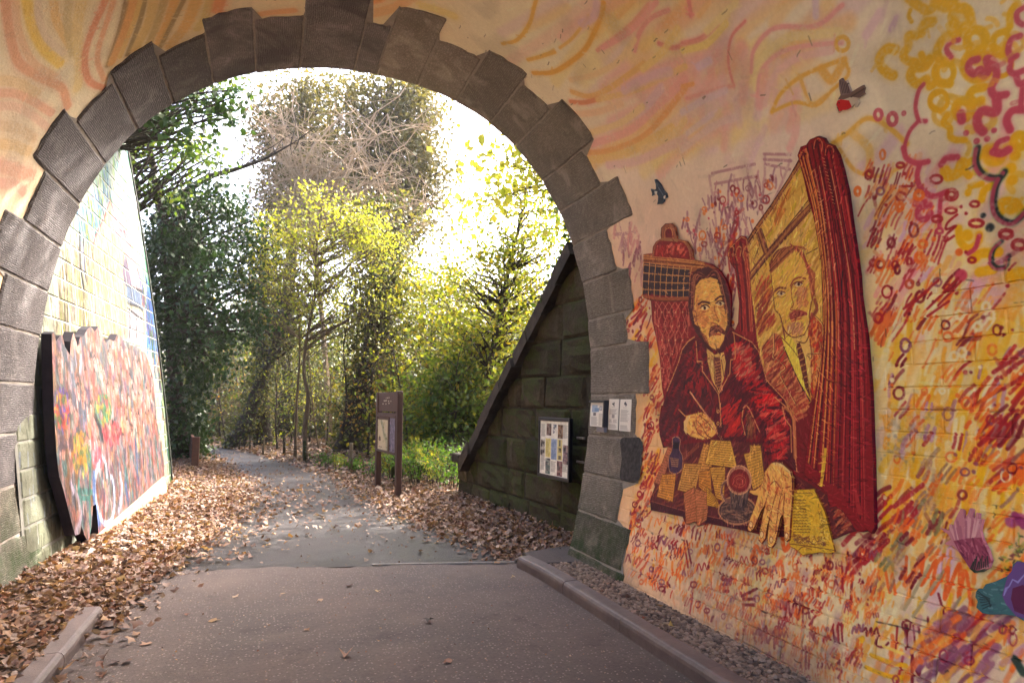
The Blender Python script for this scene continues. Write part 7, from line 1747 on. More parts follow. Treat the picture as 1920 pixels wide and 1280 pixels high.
def smooth_line3(pts, n):
    P = np.asarray(pts, float)
    if len(P) < 3: return np.array([P[0] + (P[-1] - P[0]) * t for t in np.linspace(0, 1, 5)])
    out = []
    for i in range(len(P) - 1):
        p1, p2 = P[i], P[i + 1]; p0 = P[i - 1] if i else 2 * p1 - p2; p3 = P[i + 2] if i + 2 < len(P) else 2 * p2 - p1
        for k in range(n):
            t = k / n; out.append(.5 * (2 * p1 + (p2 - p0) * t + (2 * p0 - 5 * p1 + 4 * p2 - p3) * t * t + (3 * p1 - p0 - 3 * p2 + p3) * t ** 3))
    out.append(P[-1]); return np.array(out)

def gz(x, y): return (pile(x, y) + (bank(x, y) if (x > 3.2 or x < -2.3) else 0)) if y > 5 else 0.0

def tp(pxs, depth, base=True):
    """trunk through photo pixels at one distance; foot set on the ground there"""
    P = [at_depth(x, y, depth) for x, y in pxs]
    if base: P[0] = np.array([P[0][0], P[0][1], gz(P[0][0], P[0][1]) - .05])
    return P

def ivy_on(root, T, radii, n, leaf, seed, lsize=.07, name='ivy'):
    rng = np.random.default_rng(seed); T = np.asarray(T, float)
    t = rng.uniform(0, len(T) - 1.001, n); i = t.astype(int); f = (t - i)[:, None]
    c = T[i] * (1 - f) + T[i + 1] * f; R = np.interp(t, range(len(T)), radii)
    a = rng.uniform(0, 6.28, n); q = R * (1 + rng.normal(0, .22, n))
    P = c + np.c_[np.cos(a) * q, np.sin(a) * q, rng.normal(0, .1, n)]
    P = P[P[:, 2] > .03]
    V, F_ = leaves_np(P, lsize * rng.uniform(.6, 1.3, len(P)), rng, .2, 1.25, .6)
    return link(name, big_mesh(name, V, F_), leaf, root)

def plant(name, cat, label, base, n, h, spread, leaf, seed, lsize, group=None, stemm=None, arch=.5, per=14):
    """low plant: arching stems carrying leaves along their length"""
    rng = np.random.default_rng(seed); base = np.asarray(base, float)
    root = empty(name, tuple(base), label, cat, group)
    mb = MB(); LP = []
    for _ in range(n):
        a = rng.uniform(0, 6.28); d = np.array([math.cos(a), math.sin(a), 0]) * spread * rng.uniform(.3, 1); hh = h * rng.uniform(.55, 1.1)
        s = base + np.r_[rng.normal(0, spread * .25, 2), 0]
        t = np.linspace(0, 1, 6)[:, None]
        p = s + d * t ** 1.4 + np.array([0, 0, hh]) * (t * (1 + arch) - arch * t * t)
        mb.tube(p, list(np.linspace(.008, .002, 6)), 3, False)
        k = np.linspace(.15, 1, per)
        q = np.stack([np.interp(k * 5, range(6), p[:, j]) for j in range(3)], 1); LP.append(q + rng.normal(0, lsize * .45, q.shape))
    mb.build('stems', stemm, root)
    P = np.vstack(LP); P = P[P[:, 2] > base[2] + .01]
    V, F_ = leaves_np(P, lsize * rng.uniform(.6, 1.3, len(P)), rng, .6, 2.0, .15)
    link('foliage', big_mesh('foliage', V, F_), leaf, root)
    return root

def build_woods():
    bark = simple('bark_dark', (.022, .016, .011, 1), (.065, .046, .032, 1), 6, .9, .02, 18, (6, 6, 1))
    barkl = simple('bark_pale', (.085, .058, .036, 1), (.17, .115, .072, 1), 6, .9, .015, 22, (6, 6, 1))
    twig = simple('twig_tan', (.24, .165, .10, 1), (.40, .30, .20, 1), 5, .9)
    ivyl = leaf_mat('ivy_leaf', [(.010, .030, .006, 1), (.018, .052, .008, 1), (.030, .076, .012, 1), (.013, .036, .007, 1), (.050, .100, .016, 1)], .2, .4)
    green = leaf_mat('green_leaf', [(.035, .070, .012, 1), (.060, .110, .016, 1), (.090, .150, .022, 1), (.13, .17, .03, 1)], .5)
    yellow = leaf_mat('yellow_leaf', [(.21, .25, .028, 1), (.29, .31, .036, 1), (.15, .21, .026, 1), (.35, .34, .045, 1), (.24, .24, .036, 1)], .5)
    lime = leaf_mat('lime_leaf', [(.13, .19, .022, 1), (.20, .25, .028, 1), (.30, .30, .034, 1), (.10, .15, .02, 1), (.36, .28, .03, 1)], .52)
    olive = leaf_mat('olive_leaf', [(.055, .060, .016, 1), (.095, .092, .022, 1), (.14, .12, .030, 1), (.075, .066, .02, 1)], .4)
    rust = leaf_mat('rust_leaf', [(.22, .10, .028, 1), (.28, .17, .035, 1), (.18, .14, .03, 1)], .45)
    dim = leaf_mat('deep_leaf', [(.028, .042, .012, 1), (.045, .060, .015, 1), (.070, .078, .02, 1), (.11, .11, .028, 1), (.16, .14, .03, 1)], .45)
    fern = leaf_mat('fern_leaf', [(.050, .125, .014, 1), (.080, .180, .020, 1), (.12, .21, .03, 1)], .5)

    # ivy-smothered tree at the end of the painted wall
    D = 16.5
    T = tp([(336, 868), (334, 780), (325, 680), (318, 560), (306, 440), (290, 330), (270, 220)], D)
    r = tree('ivy_clad_tree', 'tree', 'dark glossy ivy covered tree beyond the end of the cream wall', T, .24, [EP(395, 455, D, 95, 110, 1.3), EP(330, 560, D, 60, 120, 1.0), EP(420, 560, D - .6, 70, 110, 1.1), EP(350, 420, D, 70, 80, 1.0), EP(380, 660, D, 50, 70, .8)], ivyl, bark, 101, 150, 80, .33, .12, twigs=1, up=.2, droop=.6, aspect=1.3)
    ivy_on(r, T[:5], [.55, .6, .75, .8, .7], 7000, ivyl, 7, .115)
    wood = MB(); rg = np.random.default_rng(3)
    limb = smooth_line3([at_depth(285, 415, D), at_depth(330, 375, D), at_depth(385, 335, D), at_depth(440, 318, D), at_depth(500, 296, D), at_depth(560, 262, D)], 4); wood.tube(limb, list(np.linspace(.12, .012, len(limb))), 6)
    for k in range(26):
        i = rg.integers(5, len(limb)); b = limb[i] + np.array([rg.uniform(-.5, 1.2), rg.uniform(-.7, .7), rg.uniform(-.2, 1.4)]); wood.tube(curve(limb[i], b, rg, .05, .15, 5), [.018, .013, .009, .006, .004], 4, False)
    wood.build('limb', bark, r, True)
    # lighter leaves hanging above it
    tree('sycamore_tree', 'tree', 'tree with thin light green leaves over the top of the painted wall', tp([(215, 860), (222, 600), (228, 420), (240, 300), (262, 180), (290, 80)], 15), .17, [EP(300, 250, 14.5, 90, 50, 1.0), EP(285, 330, 14.5, 60, 45, .9), EP(370, 290, 14.2, 55, 34, .8), EP(250, 215, 14, 50, 60, .9), EP(330, 130, 14, 110, 60, 1.0)], green, bark, 102, 110, 26, .26, .13, droop=.5)
    # broad hanging sprays near the arch, top left
    tree('sycamore_tree', 'tree', 'bank tree whose dark leafy branch tips hang at the arch, top left', tp([(60, 520), (90, 300), (160, 120), (260, 40), (360, 70)], 11.5), .16, [EP(430, 178, 11, 44, 20, .4), EP(380, 205, 11, 60, 22, .5), EP(330, 245, 11, 55, 34, .6), EP(300, 120, 11, 90, 40, .6)], leaf_mat('dark_spray', [(.014, .035, .008, 1), (.025, .055, .012, 1), (.045, .09, .016, 1)], .35), bark, 103, 46, 22, .18, .12, droop=.6, lo=.6, aspect=1.25)
    # yellow maple by the path
    D = 17
    tree('yellow_maple', 'tree', 'slender crooked tree with a bright yellow crown beside the path', tp([(572, 868), (572, 800), (578, 745), (570, 700), (574, 640), (590, 560), (592, 480), (604, 390)], D), .075, [EP(600, 425, D, 120, 44, 1.5), EP(545, 440, D, 60, 40, .9), EP(660, 470, D, 80, 40, 1.1), EP(615, 385, D, 60, 26, .8), EP(560, 520, D, 100, 50, 1.2), EP(700, 450, D, 60, 54, .9), EP(640, 560, D, 110, 50, 1.2)], yellow, barkl, 104, 230, 30, .30, .09, twigs=2, lo=.45, up=.6)
    tree('yellow_maple', 'tree', 'thin straight young tree with sparse yellow leaves, twin to the crooked one', tp([(553, 872), (556, 760), (562, 660), (560, 560), (566, 470)], 17.4), .045, [EP(520, 560, 17.4, 70, 60, 1.0), EP(610, 590, 17.4, 70, 60, 1.0)], yellow, barkl, 105, 60, 9, .26, .08, lo=.4, up=.6)
    # tall ivy-topped pair behind
    D = 25
    T = tp([(700, 826), (702, 700), (704, 560), (710, 420), (722, 280), (735, 120)], D)
    r = tree('tall_tree', 'tree', 'tall broad tree with an olive brown crown rising highest in the arch', T, .48, [EP(735, 215, D, 78, 75, 2.0), EP(720, 330, D, 95, 75, 2.2), EP(765, 270, D, 58, 95, 1.6), EP(690, 410, D, 80, 55, 1.8), EP(660, 260, D, 60, 50, 1.4), EP(775, 390, D, 55, 60, 1.4), EP(790, 180, D, 26, 26, .8), EP(670, 190, D, 30, 24, .8), EP(810, 330, D, 24, 34, .8), EP(640, 330, D, 34, 34, .9), EP(745, 460, D, 50, 34, 1.0)], olive, bark, 106, 330, 62, .50, .20, twigs=1, shell=.6)
    ivy_on(r, T[:4], [.8, .75, .8, 1.0], 3800, dim, 8, .14)
    D = 27
    T = tp([(530, 828), (532, 700), (540, 560), (552, 420), (566, 290), (575, 150)], D)
    r = tree('tall_tree', 'tree', 'tall dark ivy covered tree on the left of the highest one', T, .42, [EP(560, 215, D, 66, 60, 1.8), EP(580, 300, D, 75, 60, 1.8), EP(535, 290, D, 50, 60, 1.4), EP(570, 400, D, 62, 50, 1.5), EP(505, 220, D, 26, 30, .8), EP(620, 180, D, 34, 26, .8), EP(510, 360, D, 30, 40, .9)], olive, bark, 107, 190, 60, .50, .20, twigs=1, shell=.6)
    ivy_on(r, T[:5], [.75, .75, .8, .9, .9], 4600, dim, 9, .14)
    # leafless tangle in front of them
    D = 21
    rng = np.random.default_rng(50); Tb = np.array(tp([(618, 840), (612, 700), (600, 560), (585, 430), (560, 330)], D)); root = empty('bare_tree', tuple(Tb[0]), 'leafless pale tree whose fine twigs tangle across the tall crowns', 'tree')
    w = MB(); w.tube(smooth_line3(Tb, 4), list(np.linspace(.12, .04, 17)), 6)
    hubs = [smooth_line3(Tb, 4)[i] for i in range(8, 17)]
    for k in range(46):
        a = hubs[rng.integers(0, len(hubs))]; tx, ty = rng.uniform(430, 800), rng.uniform(150, 430)
        b = at_depth(tx, ty, D + rng.uniform(-1.5, 1.5)); p = curve(a, b, rng, .12, .16, 8); w.tube(p, list(np.linspace(.045, .010, 8)), 4, False)
        for _ in range(16):
            i = rng.integers(2, 8); d = rng.normal(0, 1, 3) * (.75, .6, .6); d[2] -= .15
            q = curve(p[i], p[i] + d * rng.uniform(.5, 1.5), rng, -.1, .25, 6); w.tube(q, list(np.linspace(.015, .006, 6)), 3, False)
            for _ in range(2):
                j = rng.integers(1, 6); e = rng.normal(0, .35, 3); w.tube(curve(q[j], q[j] + e, rng, -.1, .25, 4), [.009, .008, .006, .005], 3, False)
    w.build('trunk', twig, root)
    # right-hand yellow-green trees above the sloping wall
    D = 15.5
    tree('hazel_tree', 'tree', 'spreading tree with yellow green leaves above the sloping wall', tp([(905, 850), (912, 720), (935, 600), (960, 480), (985, 380)], D), .10, [EP(960, 430, D, 110, 60, 1.5), EP(900, 500, D, 90, 60, 1.4), EP(1010, 500, D, 80, 80, 1.2), EP(930, 600, D, 100, 60, 1.4), EP(985, 350, D, 80, 44, 1.0), EP(860, 600, D, 60, 60, 1.1)], lime, bark, 108, 210, 34, .30, .12, lo=.3, up=.5, limbr=.5)
    tree('hazel_tree', 'tree', 'smaller bushy tree with dark stems and pale leaves left of the sloping wall', tp([(830, 850), (836, 740), (850, 640), (872, 540)], D + 3), .08, [EP(830, 560, D + 3, 80, 60, 1.2), EP(800, 660, D + 3, 80, 60, 1.2), EP(870, 690, D + 2, 70, 60, 1.2), EP(760, 560, D + 3, 60, 60, 1.2)], lime, bark, 109, 150, 34, .30, .12, lo=.2, up=.5, limbr=.6)
    D = 9.5
    tree('beech_tree', 'tree', 'tree on the right bank whose big translucent leaves hang close inside the arch', [(5.3, 9.6, 2.2), (5.2, 9.5, 4.2), (4.9, 9.4, 6.4), (4.3, 9.2, 8.0)], .17, [EP(960, 330, D, 60, 50, .6), EP(910, 280, D, 50, 40, .6), EP(1000, 300, D, 60, 70, .7), EP(940, 395, D, 40, 30, .5), EP(1030, 380, D, 40, 40, .6), EP(890, 350, D, 46, 40, .6), EP(980, 250, D, 60, 40, .6), Ell((4.6, 9.2, 7.6), (1.6, 1.6, 1.3)), Ell((5.6, 10, 6.6), (1.8, 1.8, 1.4))], leaf_mat('beech_leaf', [(.50, .50, .10, 1), (.42, .48, .08, 1), (.58, .54, .14, 1), (.34, .42, .07, 1)], .68), barkl, 110, 120, 17, .28, .13, lo=.5, limbr=.16, up=.6, aspect=1.5)
    # mostly hidden trees added on the right bank to shade the tunnel mouth
    for k, (x, y, h, R_) in enumerate(((7.2, 8.6, 13.5, 2.6), (10.2, 11.0, 14.5, 3.0), (7.0, 11.2, 14.0, 1.9), (10.5, 7.0, 12, 3.0), (5.6, 6.6, 9.0, 2.2))):
        b = gz(x, y); tree('sun_block_tree', 'tree', ['tall added shade tree rising right behind the top of the arch', 'broad tall added shade tree farthest right on the bank', 'slim tall added shade tree beside the hanging translucent leaves', 'broad added shade tree nearest the bridge, far right', 'smaller added shade tree close against the bridge wall'][k], [(x, y, b - .1), (x + .1, y, b + h * .4), (x - .2, y + .1, b + h * .75), (x, y, b + h)], .2, [Ell((x, y, b + h * .72), (R_, R_, h * .26)), Ell((x - .6, y - .5, b + h * .5), (R_ * .9, R_ * .9, h * .22)), Ell((x + .5, y + .3, b + h * .33), (R_ * .9, R_ * .9, h * .2))], green, bark, 130 + k, 95, 60, .5, .22, 'added shade trees on the right bank', twigs=0)
    # trunks of the wood beyond the bend
    trunks = [((436, 842), (466, 780), (486, 720), (520, 640), (540, 560), 21.5, .32), ((494, 832), (492, 740), (490, 620), (492, 520), (494, 430), 22, .30), ((742, 838), (738, 740), (730, 640), (722, 520), (716, 420), 19.5, .26), ((655, 842), (668, 760), (690, 680), (700, 600), (706, 520), 18.5, .40)]
    labs = ['leaning trunk rising from the far bend of the path', 'straight ivy dark trunk behind the far bend', 'dark trunk behind the information sign', 'thick dark leaning trunk left of the information sign']
    for k, t in enumerate(trunks):
        T = tp(t[:5], t[5]); r = tree('woodland_tree', 'tree', labs[k], T, t[6], [EP(t[4][0], t[4][1], t[5], 70, 60, 1.6), EP(t[3][0], t[3][1] - 20, t[5], 70, 60, 1.6)], dim, bark, 140 + k, 60, 36, .4, .13, twigs=1, lo=.4)
        ivy_on(r, T[:4], [t[6] * 1.2, t[6] * 1.15, t[6] * 1.2, .5], 1700, dim, 20 + k, .11)
    # saplings
    rng = np.random.default_rng(8)
    sap = [(385, 836, 24), (412, 832, 25), (425, 838, 23), (452, 836, 24), (470, 838, 23), (520, 846, 20), (598, 850, 19), (612, 846, 20), (636, 850, 18), (672, 846, 19), (690, 850, 17), (765, 850, 16), (790, 850, 17), (812, 850, 16), (850, 852, 15), (880, 850, 16), (845, 846, 19), (770, 842, 20), (720, 846, 18), (580, 842, 22), (545, 842, 22), (505, 840, 23)]
    SAP = ['just beyond the timber barrier', 'at the far bend, right of the barrier', 'at the far bend, nearest the path middle', 'beside the farthest fence stake', 'behind the second stake from the bend', 'left of the paired mossy stake', 'just right of the crooked yellow tree', 'second right of the yellow tree',
           'between the yellow tree and sign', 'behind the lone brown stake', 'right beside the left post of the sign', 'directly right of the sign', 'second to the right of the sign', 'beside the thick black stump', 'at the low end of the sloping wall', 'behind the sloping wall end', 'behind the black stump, farther in',
           'far behind the right post of the sign', 'seen between the two sign posts', 'far behind the crooked yellow tree', 'far behind the straight yellow tree', 'beside the straight dark trunk at the bend']
    for k, (px, py, d) in enumerate(sap):
        h = rng.uniform(130, 300); l = rng.uniform(-50, 60)
        P = [(px, py), (px + l * .2 + rng.uniform(-8, 8), py - h * .35), (px + l * .55 + rng.uniform(-10, 10), py - h * .7), (px + l, py - h)]
        tree('sapling', 'sapling', 'thin %s sapling, %s leaves, %s' % (['dark stemmed', 'pale stemmed'][k % 3 == 0], ['dull olive', 'yellow green', 'dull olive', 'green', 'rusty', 'yellow green'][k % 6], SAP[k]), tp(P, d), rng.uniform(.028, .05), [EP(px + l * .6, py - h * .75, d, 60, 60, 1.0), EP(px + l * .2, py - h * .4, d, 55, 50, .9)], [dim, lime, dim, green, rust, lime][k % 6], [bark, barkl][k % 3 == 0], 160 + k, 34, 14, .28, .085, 'saplings in the wood', twigs=2, lo=.25, limbr=.5, up=.5)
    # shrubs forming the understorey
    shr = [(300, 800, 19, 60, 60), (370, 780, 27, 60, 50), (410, 730, 28, 70, 80), (470, 700, 30, 70, 90), (540, 720, 29, 70, 90), (600, 740, 26, 60, 80), (640, 690, 28, 70, 90), (690, 760, 22, 50, 60), (760, 740, 22, 60, 60), (800, 760, 17, 60, 50), (860, 750, 15.5, 60, 60), (900, 700, 16, 60, 70), (950, 660, 17, 60, 80), (830, 660, 20, 60, 70), (470, 600, 33, 80, 80), (580, 620, 33, 90, 80), (700, 620, 31, 90, 80), (790, 580, 31, 80, 80), (420, 640, 33, 70, 80), (880, 600, 24, 80, 80), (980, 580, 20, 60, 80), (360, 690, 30, 60, 80)]
    SHR = ['at the foot of the ivy clad tree', 'right of the ivy trunk, behind the barrier', 'behind the far bend of the path', 'behind the leaning trunk', 'behind the straight dark trunk', 'far behind the crooked yellow tree', 'behind the thick leaning trunk', 'left of the information sign, behind the ferns', 'behind the right post of the sign', 'right of the sign above the ferns', 'just above the low end of the sloping wall',
           'along the middle of the sloping wall', 'along the upper slope of the sloping wall', 'between the sign and the sloping wall, farther in', 'tall and far, above the leaning trunk', 'tall and far, under the yellow crown', 'tall and far, right of the yellow crown', 'highest at the back, above the sign', 'far left, beside the ivy clad tree crown', 'far right, left of the spreading hazel', 'behind the spreading hazel', 'low and far, beside the ivy trunk']
    for k, (px, py, d, rx, ry) in enumerate(shr):
        c = at_depth(px, py, d); b = np.array([c[0], c[1], gz(c[0], c[1]) - .05])
        m_ = [dim, olive, dim, green, lime, dim][k % 6] if k not in (9, 10, 11, 12) else [lime, green, lime, lime][k - 9]
        tree('shrub', 'shrub', 'bushy %s understorey shrub %s' % ('yellow green' if m_ is lime else 'olive' if m_ is olive else 'green' if m_ is green else 'dark', SHR[k]), [b, b * .5 + c * .5 + rng.normal(0, .1, 3), c + (0, 0, ry * d / FPX * .5)], .05, [EP(px, py, d, rx, ry, rx * d / FPX * .9), EP(px + 10, min(py + ry, 830), d, rx * .9, ry * .7, rx * d / FPX)], m_, bark, 200 + k, 120, 34, .52, .10 + .0022 * d, 'shrubs of the understorey', twigs=2, lo=.1, limbr=.4, up=.4)
    # ferns and low growth behind the sign and along the fence
    fr = [(735, 838, 12.6), (760, 850, 12.2), (785, 858, 11.8), (815, 860, 11.5), (838, 862, 11.2), (770, 830, 13.6), (800, 834, 13.2), (830, 842, 12.4), (700, 872, 13), (640, 872, 14.5), (668, 870, 14), (612, 868, 15.2)]
    FRN = ['behind the right sign post', 'right of the sign posts', 'between the sign and the black stump', 'beside the black stump', 'at the end of the sloping wall', 'behind the sign, back row, left', 'in the back row, middle of the clump', 'in the back row by the wall end', 'left of the sign posts, low', 'left of the lone brown stake, low', 'right of the lone brown stake, low', 'farthest left, at the crooked yellow tree']
    for k, (px, py, d) in enumerate(fr):
        c = at_depth(px, py, d); plant('fern', 'fern', '%s fern arching %s' % ('bright green' if k % 3 else 'yellow green', FRN[k]), (c[0], c[1], gz(c[0], c[1])), 16 if k < 8 else 8, .62 if k < 8 else .3, .55 if k < 8 else .35, fern if k % 3 else lime, 300 + k, .075, 'ferns by the fence', bark, .6, 24)
    # brambles and ivy spilling over the sloping coping
    rng = np.random.default_rng(66)
    a, b = RWF.map([(1085, 470), (900, 840)]); P = []
    for _ in range(1500):
        f = rng.random() ** 1.6; s_ = a[0] + (b[0] - a[0]) * f; h_ = a[1] + (b[1] - a[1]) * f
        P.append(np.array(RWF(s_, h_ + .12 + abs(rng.normal(0, .16)), rng.uniform(-.5, .12) - .05)))
    P = np.array(P); V, F_ = leaves_np(P, .085 * rng.uniform(.6, 1.3, len(P)), rng, .5, 1.3, .4)
    r = empty('ivy', tuple(P[0]), 'dark ivy and bramble trailing along the top of the sloping coping', 'ivy'); link('leaves', big_mesh('leaves', V, F_), leaf_mat('ivy_bright', [(.03, .06, .012, 1), (.06, .11, .02, 1), (.10, .17, .03, 1), (.02, .04, .01, 1)], .4), r)
    w = MB()
    for _ in range(14):
        i, j = rng.integers(0, len(P), 2)
        if np.linalg.norm(P[i] - P[j]) < 1.4: w.tube(curve(P[i], P[j], rng, .1, .1, 5), .006, 3, False)
    w.tube(curve(P[0], P[1], rng), .006, 3); w.build('stems', bark, r)
    # the far wood
    rng = np.random.default_rng(90); LV = []
    for _ in range(900):
        x = rng.uniform(-26, 26); y = rng.uniform(38, 60); hmax = 5.5 + 3.0 * math.sin(x * .5) + 2.0 * math.sin(x * 1.3 + 1) + 1.5 * math.sin(x * 3.1)
        z = .3 + max(1.5, hmax) * rng.random() ** 1.3
        LV.append(np.array([x, y, z]) + rng.normal(0, .8, (34, 3)))
    P = np.vstack(LV); P = P[P[:, 2] > .2]; V, F_ = leaves_np(P, .30 * rng.uniform(.6, 1.3, len(P)), rng)
    o = link('far_woodland', big_mesh('far_woodland', V, F_), dim); o['kind'] = 'stuff'

# ------------------------------------------------------------------ furniture of the path
def build_furniture():
    wood = simple('red_brown_timber', (.050, .022, .016, 1), (.095, .045, .032, 1), 5, .55, .002, 40, (12, 12, 1))
    wood2 = simple('grey_stake', (.085, .062, .036, 1), (.16, .12, .075, 1), 7, .9, .004, 40, (8, 8, 1)); mossy = simple('mossy_stake', (.018, .024, .010, 1), (.050, .055, .022, 1), 7, .95, .006, 40)
    # information sign
    a, b = ground(708, 918), ground(746, 936); a[2] = b[2] = gz(a[0], a[1])
    mid = .5 * (a + b); ux = (b - a); W_ = float(np.linalg.norm(ux)); ux /= W_
    root = empty('information_sign', (mid[0], mid[1], 0), 'dark brown two post timber information sign beside the path', 'sign', rz=math.atan2(ux[1], ux[0]))
    h = W_ / 2; ht = 1.74
    for s, top in ((-1, ht), (1, ht + .01)): MB().obox((s * h, 0, top / 2 - .05), (1, 0, 0), (0, 1, 0), (0, 0, 1), .052, .046, top / 2 + .05, .006).build('post', wood, root, loc=(0, 0, 0))
    MB().obox((0, 0, ht - .17), (1, 0, 0), (0, 1, 0), (0, 0, 1), h - .052, .022, .165, .004).build('header_board', wood, root, loc=(0, 0, 0))
    fr = h - .055
    MB().obox((0, -.012, ht - .39 - .30), (1, 0, 0), (0, 1, 0), (0, 0, 1), fr, .02, .335, .004).build('panel_back', wood, root, loc=(0, 0, 0))
    # rendered lettering: too small to read in the photograph, so short pale bars cut in the header
    lt = MB(); rs = random.Random(6)
    for r_, (n, z) in enumerate(((6, ht - .10), (8, ht - .15), (3, ht - .20))):
        for k in range(n):
            if rs.random() < .7: x = -h * .45 + k * h * .9 / n; lt.obox((x, -.0235, z + rs.uniform(-.008, .008)), (1, 0, 0), (0, 1, 0), (0, 0, 1), rs.uniform(.012, .03), .002, .010)
    lt.build('lettering', simple('cream_letters', (.45, .40, .32, 1)), root, loc=(0, 0, 0))
    def poster(x0, x1, z0, z1, kind):
        w, hh = x1 - x0, z1 - z0; cv = Canvas(0, 0, w, hh, .003, C(196, 180, 150) if kind == 'map' else C(96, 88, 112)); rr = random.Random(len(kind))
        def U(u, v): return (u * w, (1 - v) * hh)
        if kind == 'map':
            cv.stroke([U(.3, .0), U(.5, .25), U(.62, .5), U(.85, .62), U(.9, 1)], w * .16, C(150, 150, 120), .9, .6); cv.stroke([U(.3, .0), U(.48, .25), U(.6, .5)], w * .04, C(100, 96, 80), .9); cv.poly([U(.1, .58), U(.3, .58), U(.3, .72), U(.1, .72)], C(84, 44, 40)); cv.poly([U(.1, .9), U(.45, .9), U(.45, .93), U(.1, .93)], C(110, 90, 74))
            for _ in range(30): x, y = rr.random(), rr.random(); cv.stroke([U(x, y), U(x + rr.uniform(.02, .12), y)], .006, C(130, 116, 96), .6)
        else:
            for _ in range(60): x, y = rr.random(), rr.random(); cv.stroke([U(x, y), U(x + .1, y + rr.uniform(0, .1))], rr.uniform(.01, .04), rr.choice([C(120, 110, 140), C(70, 66, 84), C(150, 140, 160), C(60, 70, 96)]), .8)
        m = painted('sign_poster_' + kind, cv, .3, .4, .0002, 50, False)
        V = [(x0, -.036, z0), (x1, -.036, z0), (x1, -.036, z1), (x0, -.036, z1), (x0, -.030, z0), (x1, -.030, z0), (x1, -.030, z1), (x0, -.030, z1)]
        link('poster', new_mesh('poster', V, [(0, 1, 2, 3), (0, 4, 5, 1), (1, 5, 6, 2), (2, 6, 7, 3), (3, 7, 4, 0)], [(0, 0), (1, 0), (1, 1), (0, 1)] * 2), m, root, (0, 0, 0))
    zt, zb = ht - .44, ht - 1.0; xm = -fr + 2 * fr * .60
    poster(-fr + .02, xm, zb, zt - .04, 'map'); poster(xm + .09, fr - .02, zb, zt, 'photo')
    for x in (-fr + .006, xm + .04, fr - .008): MB().obox((x, -.036, .5 * (zt + zb)), (1, 0, 0), (0, 1, 0), (0, 0, 1), .011 if x != xm + .04 else .035, .012, .5 * (zt - zb) + .04, .003).build('glazing_bar', wood, root, loc=(0, 0, 0))
    for z in (zt + .03, zb - .02): MB().obox((0, -.037, z), (1, 0, 0), (0, 1, 0), (0, 0, 1), fr, .014, .018, .003).build('rail', wood, root, loc=(0, 0, 0))
    # low timber barrier at the left of the path
    p = ground(365, 884); z0 = gz(p[0], p[1])
    root = empty('timber_barrier', (p[0], p[1], 0), 'low reddish brown timber barrier with a square end post at the left path edge', 'barrier')
    bw = simple('red_timber', (.060, .022, .013, 1), (.12, .05, .03, 1), 5, .7, .003, 40, (2, 2, 8))
    MB().obox((p[0], p[1], z0 + .30), (1, 0, 0), (0, 1, 0), (0, 0, 1), .075, .075, .36, .008).build('post', bw, root)
    q = at_depth(345, 850, 17.2)
    for k in range(4):
        d = np.array([q[0] - p[0], q[1] + 1.0 - p[1], 0]); L = np.linalg.norm(d); d /= L; n_ = np.array([d[1], -d[0], 0])
        MB().obox(np.array([p[0], p[1], z0 + .08 + k * .155]) + d * (L / 2 + .03) - n_ * .02, d, n_, (0, 0, 1), L / 2, .03, .073, .004).build('plank', bw, root)
    # fence stakes with a wire
    st = [(448, 843, 824, .028), (469, 846, 818, .03), (493, 852, 820, .032), (533, 854, 823, .045), (571, 868, 829, .045), (657, 889, 836, .045), (738, 906, 846, .06), (800, 905, 843, .07)]
    labs = ['short dark stake farthest along the path edge', 'second stake from the far bend of the path', 'pale stake in front of the far trunks', 'mossy stake with a leaning mate near the twin saplings', 'greenish stake at the foot of the crooked yellow tree', 'pale brown stake standing alone left of the sign', 'green mossy stake seen between the sign posts', 'thick black stump of a stake among the ferns']
    tops = []
    for k, (px, py, ty, r_) in enumerate(st):
        g = ground(px, py); g[2] = gz(g[0], g[1]) - .05; dep = np.dot(g - (0, 0, EYE), _F); h_ = (py - ty) * dep / FPX + .06
        rs = random.Random(k); tl = np.array([rs.uniform(-.03, .03), rs.uniform(-.03, .03), h_])
        root = empty('fence_post', tuple(g), labs[k], 'post')
        MB().tube([g, g + tl * .5 + (rs.uniform(-.006, .006), 0, 0), g + tl * .97, g + tl], [r_, r_ * .96, r_ * .94, r_ * .8], 8).build('stake', wood2 if k in (2, 5) else mossy if k > 3 else simple('old_stake', (.035, .026, .018, 1), (.08, .06, .04, 1), 8, .9), root, True)
        tops.append(g + tl * .78)
    tops.append(np.array(RWF(RWF.at(858, 900)[0] + .1, .45, -.1)))
    w = MB(); rg = np.random.default_rng(1)
    for z in (0, -.14):
        line = []
        for i in range(len(tops) - 1):
            for t in np.linspace(0, 1, 6)[:-1]: q = tops[i] * (1 - t) + tops[i + 1] * t; line.append(q + (0, -.03, z - .03 * math.sin(math.pi * t)))
        w.tube(line, .0035, 4)
    o = w.build('fence_wire', simple('galvanised_wire', (.18, .17, .16, 1), rough=.4, metal=.8)); tag(o, 'slack double wire strung along the low stakes', 'wire')
# ------------------------------------------------------------------ put the place together
MURAL = paint_mural()
M['mural'] = painted('mural', MURAL, 0.55)
bridge = build_bridge(M['mural'], MURAL, [M['stone_a']], M['masonry'], M['mortar'])
build_bricks(bridge, M['mural'], MURAL)
build_left_wall()
build_right_wall()
build_ground()
build_woods()
build_board()
build_birds()
build_jamb_notices()
build_furniture()
build_leaves()

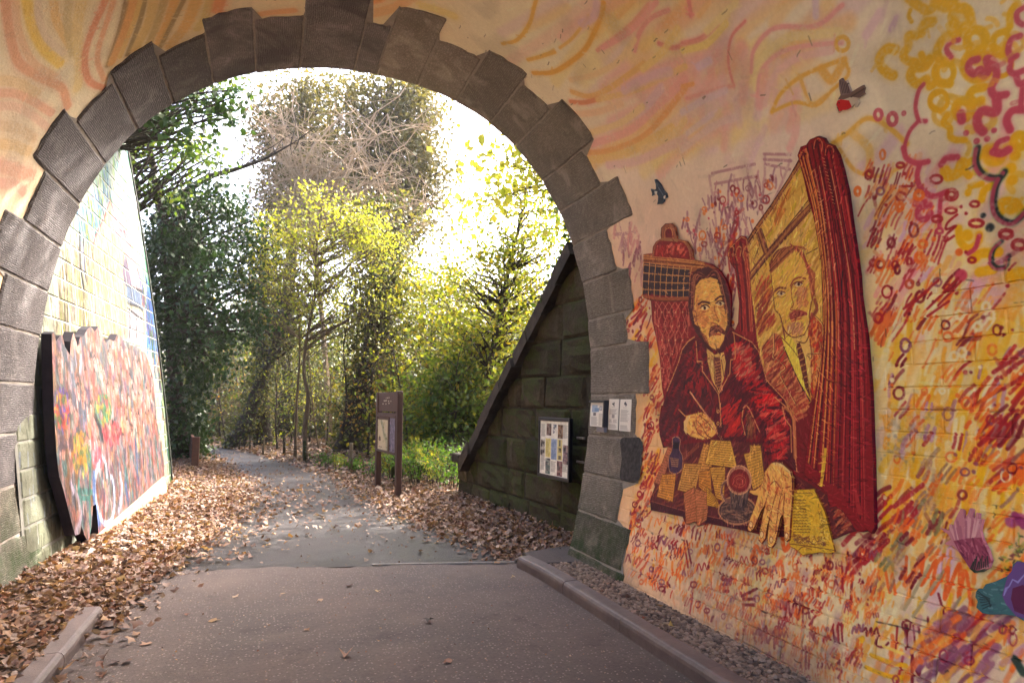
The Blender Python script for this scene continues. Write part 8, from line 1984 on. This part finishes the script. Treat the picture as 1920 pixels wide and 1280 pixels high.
# ------------------------------------------------------------------ thin sunlit autumn air
def build_haze(dens):
    m = bpy.data.materials.new('haze'); m.use_nodes = True; nt = m.node_tree
    for nd in list(nt.nodes):
        if nd.type != 'OUTPUT_MATERIAL': nt.nodes.remove(nd)
    v = nt.nodes.new('ShaderNodeVolumePrincipled'); v.inputs['Color'].default_value = (1, .97, .92, 1); v.inputs['Density'].default_value = dens; v.inputs['Anisotropy'].default_value = .45
    nt.links.new(v.outputs[0], nt.nodes['Material Output'].inputs['Volume'])
    x, y0, y1, z0, z1 = 45, -30, 80, -1.5, 19
    V = [(-x, y0, z0), (x, y0, z0), (x, y1, z0), (-x, y1, z0), (-x, y0, z1), (x, y0, z1), (x, y1, z1), (-x, y1, z1)]
    o = link('haze', new_mesh('haze', V, [(3, 2, 1, 0), (4, 5, 6, 7), (0, 1, 5, 4), (1, 2, 6, 5), (2, 3, 7, 6), (3, 0, 4, 7)]), m); o['kind'] = 'stuff'
HAZE = 0.0007
if HAZE: build_haze(HAZE)
